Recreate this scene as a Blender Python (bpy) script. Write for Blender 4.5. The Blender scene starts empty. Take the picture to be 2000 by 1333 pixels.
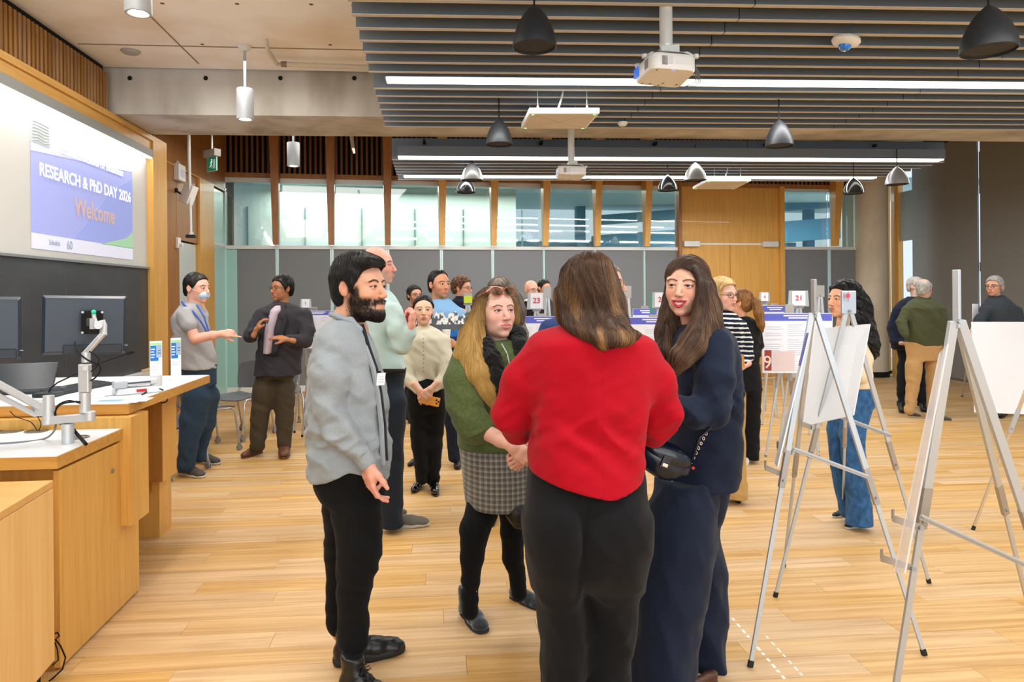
import bpy, bmesh, math, random
import numpy as np
from mathutils import Vector, Matrix
random.seed(7); rng = np.random.default_rng(7)
SC = bpy.context.scene
COL = SC.collection
# ---------------------------------------------------------------- camera
FPX = 1350.0
CX0, CY0 = 961.0, 576.3
YAW = math.atan((CX0 - 848.0) / FPX)
ROLL = math.radians(0.46)
EYE = np.array([0.0, 0.0, 1.57])
_F = np.array([math.sin(YAW), math.cos(YAW), 0.0])
_R0 = np.array([math.cos(YAW), -math.sin(YAW), 0.0])
_Z = np.array([0.0, 0.0, 1.0])
_R = _R0 * math.cos(ROLL) - _Z * math.sin(ROLL)
_U = _Z * math.cos(ROLL) + _R0 * math.sin(ROLL)
cam_d = bpy.data.cameras.new('camera')
cam = bpy.data.objects.new('camera', cam_d)
COL.objects.link(cam)
SC.camera = cam
cam_d.sensor_fit = 'HORIZONTAL'
cam_d.sensor_width = 36.0
cam_d.lens = FPX / 2000.0 * 36.0
cam_d.shift_x = (1000.0 - CX0) / 2000.0
cam_d.shift_y = -(666.5 - CY0) / 2000.0
cam_d.clip_start = 0.05
M = Matrix.Identity(4)
for i in range(3):
    M[i][0] = _R[i]; M[i][1] = _U[i]; M[i][2] = -_F[i]; M[i][3] = EYE[i]
cam.matrix_world = M

def ray(px, py):
    return _F + (px - CX0) / FPX * _R + (CY0 - py) / FPX * _U
def U(px, py, d):                  # point seen at a pixel, d metres along the view axis
    return EYE + ray(px, py) * d
def PZ(px, py, z=0.0):             # ... on the level z
    r = ray(px, py); return EYE + r * ((z - EYE[2]) / r[2])
def PXp(px, py, x):                # ... on the plane X = x
    r = ray(px, py); return EYE + r * (x / r[0])
def PYp(px, py, y):
    r = ray(px, py); return EYE + r * (y / r[1])
def depth_at(px, py, z=0.0):
    return float(np.dot(PZ(px, py, z) - EYE, _F))
# ---------------------------------------------------------------- colour management, world, lights
SC.view_settings.view_transform = 'Standard'
SC.view_settings.look = 'None'
SC.view_settings.gamma = 1.0
SC.view_settings.use_curve_mapping = False
SC.view_settings.exposure = -0.2
SC.cycles.max_bounces = 8
SC.cycles.diffuse_bounces = 4
SC.cycles.glossy_bounces = 4
SC.cycles.transparent_max_bounces = 12
SC.cycles.transmission_bounces = 6
SC.cycles.use_denoising = True
SC.cycles.caustics_reflective = False
SC.cycles.caustics_refractive = False
SC.cycles.sample_clamp_indirect = 4.0
world = bpy.data.worlds.new('world'); SC.world = world
world.use_nodes = True
bg = world.node_tree.nodes['Background']
bg.inputs[0].default_value = (0.74, 0.87, 1.0, 1)
bg.inputs[1].default_value = 1.25

def area_light(name, loc, sx, sy, power, color=(1, .97, .92), rot=(0, 0, 0), spread=math.pi):
    l = bpy.data.lights.new(name, 'AREA'); l.shape = 'RECTANGLE'
    l.size = sx; l.size_y = sy; l.energy = power; l.color = color; l.spread = spread
    o = bpy.data.objects.new(name, l); COL.objects.link(o)
    o.location = loc; o.rotation_euler = rot
    return o
# the linear lamps of the slatted ceiling, in rows across the room (also behind the camera)
LEDW = (.97, .985, 1.0)
for (yy, x0, x1, pw) in ((5.02, -.3, 9.0, 150), (1.8, -.3, 9.0, 150), (-1.6, -.3, 9.0, 150)):
    area_light('linear_lamp_light', ((x0 + x1) / 2, yy, 3.04), x1 - x0, .10, pw, LEDW)
area_light('linear_lamp_light', (3.4, 7.95, 3.04), 7.0, .08, 110, LEDW)
area_light('linear_lamp_light', (3.2, 10.4, 3.04), 6.6, .08, 100, LEDW)
# added area light as rear daylight, tilted up to brighten the concrete ceiling
area_light('rear_daylight_fill', (1.5, -5.0, 1.7), 10.0, 3.2, 380, (.90, .96, 1.0), (math.radians(100), 0, 0))
area_light('downlight_pool', (-1.9, 1.2, 3.6), 1.6, 5.5, 85, (1.0, .97, .92))
area_light('downlight_pool', (-1.7, 5.1, 3.6), 1.2, 2.4, 45, (1.0, .97, .92))
area_light('downlight_pool', (-1.4, 8.9, 3.6), 2.4, 2.0, 60, (1.0, .97, .92))

# ---------------------------------------------------------------- materials
def lin(c):
    if isinstance(c, str):
        c = c.lstrip('#'); c = [int(c[i:i + 2], 16) / 255 for i in (0, 2, 4)]
    return tuple((x / 12.92 if x <= .04045 else ((x + .055) / 1.055) ** 2.4) for x in c[:3])
_mats = {}
def mat(name, color='#808080', rough=.6, metal=0.0, emit=None, estr=0.0, coat=0.0, spec=.5, sheen=0.0, alpha=1.0,
        noise=None, bump=None, sss=0.0, trans=0.0, ior=1.45):
    """noise=(scale xyz, second colour, contrast lo, hi)  bump=(scale xyz, strength, distance)"""
    if name in _mats: return _mats[name]
    m = bpy.data.materials.new(name); m.use_nodes = True; _mats[name] = m
    nt = m.node_tree; b = nt.nodes['Principled BSDF']
    c = lin(color)
    b.inputs['Base Color'].default_value = (*c, 1)
    b.inputs['Roughness'].default_value = rough
    b.inputs['Metallic'].default_value = metal
    b.inputs['Specular IOR Level'].default_value = spec
    b.inputs['Coat Weight'].default_value = coat
    b.inputs['Sheen Weight'].default_value = sheen
    b.inputs['Alpha'].default_value = alpha
    b.inputs['IOR'].default_value = ior
    b.inputs['Transmission Weight'].default_value = trans
    if sss:
        b.inputs['Subsurface Weight'].default_value = sss
        b.inputs['Subsurface Radius'].default_value = (.012, .005, .003)
        b.inputs['Subsurface Scale'].default_value = 1.0
    if emit is not None:
        b.inputs['Emission Color'].default_value = (*lin(emit), 1)
        b.inputs['Emission Strength'].default_value = estr
    if noise or bump:
        tc = nt.nodes.new('ShaderNodeTexCoord')
    if noise:
        sc, c2, lo, hi = noise
        mp = nt.nodes.new('ShaderNodeMapping'); mp.inputs['Scale'].default_value = sc
        nt.links.new(tc.outputs['Object'], mp.inputs[0])
        n = nt.nodes.new('ShaderNodeTexNoise'); n.inputs['Scale'].default_value = 1.0; n.inputs['Detail'].default_value = 4
        nt.links.new(mp.outputs[0], n.inputs['Vector'])
        mr = nt.nodes.new('ShaderNodeMapRange'); mr.inputs['From Min'].default_value = lo; mr.inputs['From Max'].default_value = hi
        nt.links.new(n.outputs['Fac'], mr.inputs['Value'])
        mx = nt.nodes.new('ShaderNodeMix'); mx.data_type = 'RGBA'
        mx.inputs[6].default_value = (*c, 1); mx.inputs[7].default_value = (*lin(c2), 1)
        nt.links.new(mr.outputs[0], mx.inputs[0]); nt.links.new(mx.outputs[2], b.inputs['Base Color'])
    if bump:
        sc, st, di = bump
        mp2 = nt.nodes.new('ShaderNodeMapping'); mp2.inputs['Scale'].default_value = sc
        nt.links.new(tc.outputs['Object'], mp2.inputs[0])
        n2 = nt.nodes.new('ShaderNodeTexNoise'); n2.inputs['Scale'].default_value = 1.0; n2.inputs['Detail'].default_value = 3
        nt.links.new(mp2.outputs[0], n2.inputs['Vector'])
        bp = nt.nodes.new('ShaderNodeBump'); bp.inputs['Strength'].default_value = st; bp.inputs['Distance'].default_value = di
        nt.links.new(n2.outputs['Fac'], bp.inputs['Height']); nt.links.new(bp.outputs[0], b.inputs['Normal'])
    return m

def vcol_mat(name, rough=.6, sss=0.0, sheen=0.0, spec=.4, bump=None, noisy=0.0, metal=0.0):
    """base colour read from the mesh attribute Col (own colours of the thing: lips, beard, stripes)"""
    if name in _mats: return _mats[name]
    m = mat(name, '#808080', rough, metal=metal, sss=sss, sheen=sheen, spec=spec, bump=bump)
    nt = m.node_tree; b = nt.nodes['Principled BSDF']
    a = nt.nodes.new('ShaderNodeVertexColor'); a.layer_name = 'Col'
    nt.links.new(a.outputs['Color'], b.inputs['Base Color'])
    return m

def wood_mat(name, c1, c2, axis='Z', scale=1.0, rough=.42, coat=.1, varied=False, vary=.09):
    if name in _mats: return _mats[name]
    m = mat(name, c1, rough, coat=coat); nt = m.node_tree; b = nt.nodes['Principled BSDF']
    tc = nt.nodes.new('ShaderNodeTexCoord')
    mp = nt.nodes.new('ShaderNodeMapping')
    s = {'X': (1.1, 26, 26), 'Y': (26, 1.1, 26), 'Z': (26, 26, 1.1)}[axis]
    mp.inputs['Scale'].default_value = tuple(v * scale for v in s)
    src = tc.outputs['Object']
    if varied:
        oi = nt.nodes.new('ShaderNodeObjectInfo'); gi = nt.nodes.new('ShaderNodeNewGeometry')
        ad = nt.nodes.new('ShaderNodeMath'); ad.operation = 'ADD'
        nt.links.new(oi.outputs['Random'], ad.inputs[0]); nt.links.new(gi.outputs['Random Per Island'], ad.inputs[1])
        fr = nt.nodes.new('ShaderNodeMath'); fr.operation = 'FRACT'; nt.links.new(ad.outputs[0], fr.inputs[0])
        mu = nt.nodes.new('ShaderNodeVectorMath'); mu.operation = 'SCALE'; mu.inputs[0].default_value = (17, 11, 7)
        nt.links.new(fr.outputs[0], mu.inputs['Scale'])
        av = nt.nodes.new('ShaderNodeVectorMath'); av.operation = 'ADD'
        nt.links.new(gi.outputs['Position'], av.inputs[0]); nt.links.new(mu.outputs[0], av.inputs[1])
        src = av.outputs[0]
    nt.links.new(src, mp.inputs[0])
    n = nt.nodes.new('ShaderNodeTexNoise'); n.inputs['Scale'].default_value = 1; n.inputs['Detail'].default_value = 6
    n.inputs['Roughness'].default_value = .62; n.inputs['Distortion'].default_value = .6
    nt.links.new(mp.outputs[0], n.inputs['Vector'])
    mr = nt.nodes.new('ShaderNodeMapRange'); mr.inputs['From Min'].default_value = .36; mr.inputs['From Max'].default_value = .68
    nt.links.new(n.outputs['Fac'], mr.inputs['Value'])
    mx = nt.nodes.new('ShaderNodeMix'); mx.data_type = 'RGBA'
    mx.inputs[6].default_value = (*lin(c1), 1); mx.inputs[7].default_value = (*lin(c2), 1)
    nt.links.new(mr.outputs[0], mx.inputs[0])
    out = mx.outputs[2]
    if varied:
        hs = nt.nodes.new('ShaderNodeHueSaturation')
        mv = nt.nodes.new('ShaderNodeMapRange'); mv.inputs['To Min'].default_value = 1 - vary; mv.inputs['To Max'].default_value = 1 + vary
        nt.links.new(fr.outputs[0], mv.inputs['Value']); nt.links.new(mv.outputs[0], hs.inputs['Value'])
        ms = nt.nodes.new('ShaderNodeMapRange'); ms.inputs['To Min'].default_value = 1.12; ms.inputs['To Max'].default_value = .88
        nt.links.new(fr.outputs[0], ms.inputs['Value']); nt.links.new(ms.outputs[0], hs.inputs['Saturation'])
        nt.links.new(out, hs.inputs['Color']); out = hs.outputs[0]
    nt.links.new(out, b.inputs['Base Color'])
    return m

# ---------------------------------------------------------------- mesh building
def base_of(o):
    v = np.zeros(3)
    while o is not None:
        v += np.array(o.location); o = o.parent
    return v
def V(*a): return np.array(a, float)
def unit(v): v = np.asarray(v, float); return v / (np.linalg.norm(v) + 1e-12)

class MB:
    def __init__(s): s.v = []; s.f = []; s.n = 0; s.mi = []; s.cur = 0
    def add(s, vs, fs):
        s.v.append(np.asarray(vs, float).reshape(-1, 3)); k = s.n
        s.f += [tuple(i + k for i in f) for f in fs]; s.mi += [s.cur] * len(fs)
        s.n += len(s.v[-1]); return s
    def box(s, x0, x1, y0, y1, z0, z1):
        vs = [(x, y, z) for z in (z0, z1) for y in (y0, y1) for x in (x0, x1)]
        return s.add(vs, [(0, 2, 3, 1), (4, 5, 7, 6), (0, 1, 5, 4), (2, 6, 7, 3), (0, 4, 6, 2), (1, 3, 7, 5)])
    def hexa(s, a, b):             # two quads (4 pts each) joined
        vs = list(a) + list(b)
        return s.add(vs, [(3, 2, 1, 0), (4, 5, 6, 7), (0, 1, 5, 4), (1, 2, 6, 5), (2, 3, 7, 6), (3, 0, 4, 7)])
    def obox(s, c, ax, ay, az, hx, hy, hz):
        c, ax, ay, az = map(np.asarray, (c, ax, ay, az))
        vs = [c + ax * hx * i + ay * hy * j + az * hz * k for k in (-1, 1) for j in (-1, 1) for i in (-1, 1)]
        return s.add(vs, [(0, 2, 3, 1), (4, 5, 7, 6), (0, 1, 5, 4), (2, 6, 7, 3), (0, 4, 6, 2), (1, 3, 7, 5)])
    def bar(s, p0, p1, w, t, side=None):
        """square section bar, w along side, t across"""
        p0, p1 = np.asarray(p0, float), np.asarray(p1, float)
        d = unit(p1 - p0)
        sd = unit(np.cross(d, [0, 0, 1]) if side is None else np.asarray(side, float) - d * np.dot(side, d))
        if np.linalg.norm(sd) < .5: sd = V(1, 0, 0)
        up = np.cross(sd, d)
        return s.obox((p0 + p1) / 2, sd, up, d, w / 2, t / 2, np.linalg.norm(p1 - p0) / 2)
    def tube(s, pts, r, n=8, cap=True, close=False):
        pts = np.asarray(pts, float); m = len(pts)
        r = np.broadcast_to(np.asarray(r, float), (m,))
        t = np.gradient(pts, axis=0); t /= np.linalg.norm(t, axis=1)[:, None] + 1e-12
        a = np.cross(t[0], [0, 0, 1.0])
        if np.linalg.norm(a) < .1: a = np.cross(t[0], [1.0, 0, 0])
        a = unit(a); vs = []
        for i in range(m):
            a = unit(a - t[i] * np.dot(a, t[i])); b = np.cross(t[i], a)
            for k in range(n):
                w = 2 * math.pi * k / n
                vs.append(pts[i] + r[i] * (a * math.cos(w) + b * math.sin(w)))
        fs = [(i * n + k, i * n + (k + 1) % n, (i + 1) * n + (k + 1) % n, (i + 1) * n + k) for i in range(m - 1) for k in range(n)]
        if close: fs += [((m - 1) * n + k, (m - 1) * n + (k + 1) % n, (k + 1) % n, k) for k in range(n)]
        elif cap: fs += [tuple(range(n - 1, -1, -1)), tuple((m - 1) * n + k for k in range(n))]
        return s.add(vs, fs)
    def cyl(s, c, r, h, n=24, axis=(0, 0, 1)):
        c = np.asarray(c, float); return s.tube([c, c + np.asarray(axis, float) * h], r, n)
    def lathe(s, c, prof, n=32, axis=(0, 0, 1), ref=(1, 0, 0)):
        """prof = [(radius, height)] along the axis"""
        c = np.asarray(c, float); ax = unit(axis); a = unit(np.asarray(ref, float) - ax * np.dot(ref, ax))
        b = np.cross(ax, a); vs = []
        for (r, h) in prof:
            for k in range(n):
                w = 2 * math.pi * k / n; vs.append(c + ax * h + max(r, 1e-4) * (a * math.cos(w) + b * math.sin(w)))
        m = len(prof)
        fs = [(i * n + k, i * n + (k + 1) % n, (i + 1) * n + (k + 1) % n, (i + 1) * n + k) for i in range(m - 1) for k in range(n)]
        return s.add(vs, fs)
    def prism(s, poly, d):
        """planar polygon (3-d points) extruded by the vector d"""
        poly = [np.asarray(p, float) for p in poly]; n = len(poly); d = np.asarray(d, float)
        return s.add(poly + [p + d for p in poly],
                     [tuple(range(n - 1, -1, -1)), tuple(range(n, 2 * n))] + [(i, (i + 1) % n, n + (i + 1) % n, n + i) for i in range(n)])
    def sphere(s, c, r, n=16, m=10, sc=(1, 1, 1)):
        vs = []; c = np.asarray(c, float)
        for i in range(m + 1):
            th = math.pi * i / m
            for k in range(n):
                w = 2 * math.pi * k / n
                vs.append(c + r * np.array([math.sin(th) * math.cos(w) * sc[0], math.sin(th) * math.sin(w) * sc[1], math.cos(th) * sc[2]]))
        return s.add(vs, [(i * n + k, (i + 1) * n + k, (i + 1) * n + (k + 1) % n, i * n + (k + 1) % n) for i in range(m) for k in range(n)])
    def quad(s, a, b, c, d): return s.add([a, b, c, d], [(0, 1, 2, 3)])
    def build(s, name, m, parent=None, smooth=False, bevel=0.0, loc=None, fix=True):
        me = bpy.data.meshes.new(name)
        vs = np.concatenate(s.v) if s.v else np.zeros((0, 3))
        o = bpy.data.objects.new(name, me)
        if parent is not None: off = base_of(parent)
        elif loc is not None: off = np.asarray(loc, float); o.location = off
        else: off = np.zeros(3)
        me.from_pydata((vs - off).tolist(), [], s.f); 
        for mm in (m if isinstance(m, (list, tuple)) else [m]): me.materials.append(mm)
        if isinstance(m, (list, tuple)): me.polygons.foreach_set('material_index', s.mi)
        if fix:
            b = bmesh.new(); b.from_mesh(me); bmesh.ops.recalc_face_normals(b, faces=b.faces); b.to_mesh(me); b.free()
        if smooth:
            me.polygons.foreach_set('use_smooth', [True] * len(me.polygons))
            me.set_sharp_from_angle(angle=math.radians(40))
        COL.objects.link(o)
        if parent is not None: o.parent = parent
        if bevel:
            md = o.modifiers.new('bevel', 'BEVEL'); md.width = bevel; md.segments = 2; md.limit_method = 'ANGLE'; md.angle_limit = math.radians(40)
        return o

def tag(o, label=None, cat=None, group=None, kind=None):
    if label: o['label'] = label
    if cat: o['category'] = cat
    if group: o['group'] = group
    if kind: o['kind'] = kind
    return o
def thing(name, loc, label, cat, group=None):
    o = bpy.data.objects.new(name, None); COL.objects.link(o); o.location = tuple(loc)
    o.empty_display_size = .1
    return tag(o, label, cat, group)
def structure(name, loc=(0, 0, 0)):
    o = bpy.data.objects.new(name, None); COL.objects.link(o); o.location = tuple(loc); o['kind'] = 'structure'; return o
def copy_tree(o, parent=None):
    c = o.copy(); COL.objects.link(c)
    if parent is not None: c.parent = parent
    for ch in list(o.children): copy_tree(ch, c)
    return c
def text(name, body, size, origin, right, up, m, parent, extrude=.0006, align='CENTER', offset=0.0, squash=1.0):
    """lettering as a thin mesh lying on the plane of right / up"""
    cu = bpy.data.curves.new(name, 'FONT'); cu.body = body; cu.size = size; cu.align_x = align; cu.align_y = 'CENTER'
    cu.extrude = extrude; cu.offset = offset; cu.resolution_u = 3
    tmp = bpy.data.objects.new(name, cu); COL.objects.link(tmp)
    dg = bpy.context.evaluated_depsgraph_get(); me = bpy.data.meshes.new_from_object(tmp.evaluated_get(dg))
    bpy.data.objects.remove(tmp); bpy.data.curves.remove(cu)
    n = len(me.vertices); co = np.empty(n * 3); me.vertices.foreach_get('co', co); co = co.reshape(-1, 3)
    right, up = unit(right), unit(up); nrm = np.cross(right, up)
    w = np.asarray(origin, float) + co[:, :1] * right * squash + co[:, 1:2] * up + co[:, 2:] * nrm
    w -= base_of(parent) if parent is not None else 0
    me.vertices.foreach_set('co', w.ravel()); me.materials.clear(); me.materials.append(m)
    o = bpy.data.objects.new(name, me); COL.objects.link(o)
    if parent is not None: o.parent = parent
    return o
# ================================================================ materials of the room
M_floor = wood_mat('floor_wood', '#d8b27c', '#b38850', 'X', .8, rough=.44, coat=0, varied=True, vary=.022)
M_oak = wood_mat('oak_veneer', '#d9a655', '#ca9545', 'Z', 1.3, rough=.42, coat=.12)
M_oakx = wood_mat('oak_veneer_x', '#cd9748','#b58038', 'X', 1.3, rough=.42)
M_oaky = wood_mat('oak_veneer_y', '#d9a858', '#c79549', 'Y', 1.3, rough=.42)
M_walnut = wood_mat('brown_veneer', '#a5703a', '#8a5a2c', 'Z', 1.2, rough=.5)
M_slatw = wood_mat('slat_wood', '#a37743', '#80592f', 'Z', 1.0, rough=.55, varied=True)
M_slatd = wood_mat('slat_wood_dark', '#80512a', '#5c3819', 'Z', 1.0, rough=.6, varied=True)
M_maple = wood_mat('maple_veneer', '#e6bb78', '#d9aa64', 'Z', .6, rough=.45)
M_black = mat('gap_black', '#0c0b0b', .9)
M_conc = mat('concrete', '#f4f0e8', .85, noise=((1.1, 1.1, 1.1), '#e0d0b8', .45, .72), bump=((9, 9, 9), .15, .004))
M_concb = mat('concrete_beam', '#c2beb5', .85, noise=((2.2, 2.2, .7), '#9a9284', .40, .66), bump=((9, 9, 9), .2, .004))
M_baf = mat('baffle_grey', '#5b636b', .4, spec=.5)
M_baf_lit = mat('baffle_bottom_lit', '#bdb4a8', .45)  # floor light reflected on the baffle undersides, put into their colour
M_led = mat('led_diffuser', '#ffffff', .5, emit='#fffaf0', estr=9.0)
M_white = mat('white_paint', '#e8e8e6', .5)
M_offw = mat('off_white_plastic', '#e4e2dd', .45)
M_grey = mat('grey_metal', '#9da0a2', .38, metal=.7)
M_pan = mat('shade_fabric', '#777b7e', .75, bump=((300, 300, 300), .1, .001))
M_pan2 = mat('shade_fabric_dark', '#82817d', .8, bump=((260, 260, 260), .12, .001))
M_frame = mat('aluminium_frame', '#d5d6d2', .4, metal=.15)
M_chalk = mat('chalkboard', '#3b3d41', .38, noise=((1.3, 1.3, 2.2), '#4a4c50', .45, .75))
M_screen = mat('projection_screen', '#cfcfcb', .6)

def glass_mat(name, tint, refl=.10, alpha_t=.9):
    m = bpy.data.materials.new(name); m.use_nodes = True; nt = m.node_tree; nt.nodes.clear()
    out = nt.nodes.new('ShaderNodeOutputMaterial'); tr = nt.nodes.new('ShaderNodeBsdfTransparent'); gl = nt.nodes.new('ShaderNodeBsdfGlossy')
    tr.inputs[0].default_value = (*lin(tint), 1); gl.inputs['Roughness'].default_value = .03
    fr = nt.nodes.new('ShaderNodeFresnel'); fr.inputs[0].default_value = 1.5
    ma = nt.nodes.new('ShaderNodeMath'); ma.operation = 'MULTIPLY_ADD'; ma.inputs[1].default_value = 1.6; ma.inputs[2].default_value = refl
    nt.links.new(fr.outputs[0], ma.inputs[0])
    mx = nt.nodes.new('ShaderNodeMixShader'); nt.links.new(ma.outputs[0], mx.inputs[0])
    nt.links.new(tr.outputs[0], mx.inputs[1]); nt.links.new(gl.outputs[0], mx.inputs[2]); nt.links.new(mx.outputs[0], out.inputs[0])
    return m
M_glass = glass_mat('glass_clear', '#ecf4f1', .07)

# ================================================================ floor: planks one by one where they show large
fl = structure('floor')
PW, PL = .152, 1.22
sub = MB().box(-3.6, 9.4, -5.2, 13.2, -.08, -.012); sub.build('subfloor', M_black, fl)
cells = []
rowi = 0; y = -1.4
while y < 13.0:
    x = -3.5 - (rowi * .437) % PL
    while x < 9.3:
        x0, x1 = max(x, -3.5), min(x + PL, 9.3)
        if x1 - x0 > .05: cells.append((x0, x1, y, y + PW))
        x += PL
    y += PW; rowi += 1
def seen(c):
    p = np.array([(c[0] + c[1]) / 2, (c[2] + c[3]) / 2, 0]) - EYE
    d = p @ _F
    if d < 1.9: return 99
    sx = CX0 + FPX * (p @ _R) / d
    return d if -250 < sx < 2250 and CY0 - FPX * (p @ _U) / d < 1400 else 99
order = sorted(range(len(cells)), key=lambda i: seen(cells[i]))
near = set(i for i in order[:290] if seen(cells[i]) < 99)
g = .0007
pm = MB().box(-PL / 2 + g, PL / 2 - g, -PW / 2 + g, PW / 2 - g, -.012, 0)
proto = pm.build('floor_plank', M_floor); pme = proto.data; bpy.data.objects.remove(proto)
rest = MB()
for i, c in enumerate(cells):
    if i in near:
        if abs((c[1] - c[0]) - PL) < 1e-6:
            o = bpy.data.objects.new('floor_plank', pme); COL.objects.link(o)
            o.parent = fl; o.location = ((c[0] + c[1]) / 2, (c[2] + c[3]) / 2, 0)
        else:
            o = MB().box(c[0] + g, c[1] - g, c[2] + g, c[3] - g, -.012, 0).build('floor_plank', M_floor, fl)
    else:
        rest.box(c[0] + g, c[1] - g, c[2] + g, c[3] - g, -.012, 0)
rest.box(-3.5, 9.3, -5.1, -1.4, -.012, 0)
tag(rest.build('floor_plank_field', M_floor, fl), kind='stuff')
# worn strips of white masking tape on the floor
Mtape = mat('tape_white', '#f2f0ea', .6)
tp = thing('floor_tape', PZ(1480, 1270), 'broken dashes of white tape stuck on the floor beside the easel leg', 'tape')
for (a, b, n) in (((1429, 1207), (1536, 1331), 11), ((1495, 1242), (1572, 1326), 7)):
    for k in range(n):
        t0, t1 = (k + .12) / n, (k + .62 + .2 * ((k * 7) % 3 - 1) * .5) / n
        p0 = PZ(a[0] + (b[0] - a[0]) * t0, a[1] + (b[1] - a[1]) * t0); p1 = PZ(a[0] + (b[0] - a[0]) * t1, a[1] + (b[1] - a[1]) * t1)
        MB().bar(p0 + V(0, 0, .0006), p1 + V(0, 0, .0006), .012 if b[0] < 1550 else .008, .0008, side=V(1, 0, 0)).build('tape_dash', Mtape, tp)

# ================================================================ back wall (slightly askew to the hall)
BA = PZ(600, 768); BB = PZ(1525, 739); BT = unit(BB - BA); BN = V(-BT[1], BT[0], 0)
def BW(px, py, off=0.0):
    r = ray(px, py); A2 = BA + BN * off
    return EYE + r * (np.dot(A2 - EYE, BN) / np.dot(r, BN))
def bs(px, py=470): return float(np.dot(BW(px, py) - BA, BT))
def bbox(mb, s0, s1, d0, d1, z0, z1):
    c = BA + BT * (s0 + s1) / 2 + BN * (d0 + d1) / 2; c = V(c[0], c[1], (z0 + z1) / 2)
    return mb.obox(c, BT, BN, V(0, 0, 1), (s1 - s0) / 2, abs(d1 - d0) / 2, (z1 - z0) / 2)
wb = structure('wall_back')
S0, S1 = bs(440), bs(1693)
sd0, sd1 = bs(1325), bs(1524)                     # the double door zone
ZT, ZG1, ZG0, ZP = 3.46, 3.40, 2.40, .13           # header, glass top, glass bottom, panel bottom
# header boards and white head frame
bbox(MB(), S0 - .1, S1, -.06, .06, 3.475, 3.55).build('header_board', M_walnut, wb)
bbox(MB(), S0, sd0, -.03, .03, 3.40, 3.475).build('head_frame', M_frame, wb)
bbox(MB(), sd1, S1, -.03, .03, 3.43, 3.475).build('head_frame', M_frame, wb)
# transom rail, plinth
bbox(MB(), S0, sd0, -.04, .03, 2.335, 2.39).build('transom_rail', M_frame, wb)
bbox(MB(), sd1, S1, -.04, .03, 2.355, 2.41).build('transom_rail', M_frame, wb)
bbox(MB(), S0, sd0, -.03, .03, .02, .125).build('plinth', M_white, wb)
bbox(MB(), sd1, S1, -.03, .03, .02, .125).build('plinth', M_white, wb)
bbox(MB(), S0, sd0, -.035, .035, 0, .03).build('floor_trim', M_oakx, wb)
# upper slatted timber screen
sl = MB(); s = S0
while s < S1:
    bbox(sl, s, s + .035, -.05, .0, 3.55, 4.35); s += .082
bbox(sl, S0, S1, .05, .08, 3.5, 4.4)
tag(sl.build('timber_slat_screen', [M_slatd], wb), kind='stuff')
bbox(MB(), S0, S1, .012, .04, 3.5, 4.4).build('screen_backing', M_black, wb)
# fins, panels and panes, bay by bay
fins = [541, 648, 757, 862, 962, 1062, 1162, 1258]
edges = [440] + fins + [1325]
jm = mat('glass_joint', '#b3cecb', .3)
for k in range(len(edges) - 1):
    a, b = bs(edges[k]) + (.0 if k else .02), bs(edges[k + 1])
    bbox(MB(), a + .025, b - .025, -.01, .01, .125, 2.335).build('wall_panel', M_pan, wb)
    bbox(MB(), a + .01, b - .01, -.006, .006, 2.39, 3.40).build('glass_pane', M_glass, wb)
for k, e in enumerate(fins):
    s = bs(e)
    m = MB()
    p = lambda sx, d, z: BA + BT * sx + BN * d + V(0, 0, z)
    wt, wbm = (.075, .045)
    m.hexa([p(s - wt, -.06, 4.3), p(s + wt, -.06, 4.3), p(s + wt, -.34, 4.3), p(s - wt, -.34, 4.3)],
           [p(s - wbm, -.06, 2.40), p(s + wbm, -.06, 2.40), p(s + wbm, -.16, 2.40), p(s - wbm, -.16, 2.40)])
    m.build('timber_fin', M_walnut if k < 3 else M_oak, wb)
    bbox(MB(), s - .014, s + .014, -.02, .02, .02, 2.335).build('glass_joint_strip', jm, wb)
# right of the doors
s5 = bs(1618)
for a, b in ((sd1 + .03, s5 - .03), (s5 + .03, bs(1684))):
    bbox(MB(), a, b, -.01, .01, .125, 2.355).build('wall_panel', M_pan, wb)
    bbox(MB(), a - .02, b, -.006, .006, 2.41, 3.43).build('glass_pane', M_glass, wb)
m = MB(); m.hexa([p(s5 - .02, -.06, 4.3), p(s5 + .17, -.06, 4.3), p(s5 + .17, -.3, 4.3), p(s5 - .02, -.3, 4.3)],
                 [p(s5 - .0, -.06, 2.42), p(s5 + .1, -.06, 2.42), p(s5 + .1, -.16, 2.42), p(s5 - .0, -.16, 2.42)])
m.build('timber_fin', M_oak, wb)
bbox(MB(), s5 - .03, s5 + .03, -.02, .02, .02, 2.36).build('glass_joint_strip', mat('glass_joint_blue', '#bfe3ef', .3), wb)
bbox(MB(), sd1 - .06, sd1 + .03, -.10, .08, 0, 3.5).build('door_jamb', M_oak, wb)
bbox(MB(), bs(1683), bs(1694), -.10, .08, 0, 3.55).build('end_post', M_oak, wb)
bbox(MB(), bs(1322), bs(1327.5), -.10, .08, 0, 3.5).build('door_jamb', M_walnut, wb)
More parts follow.
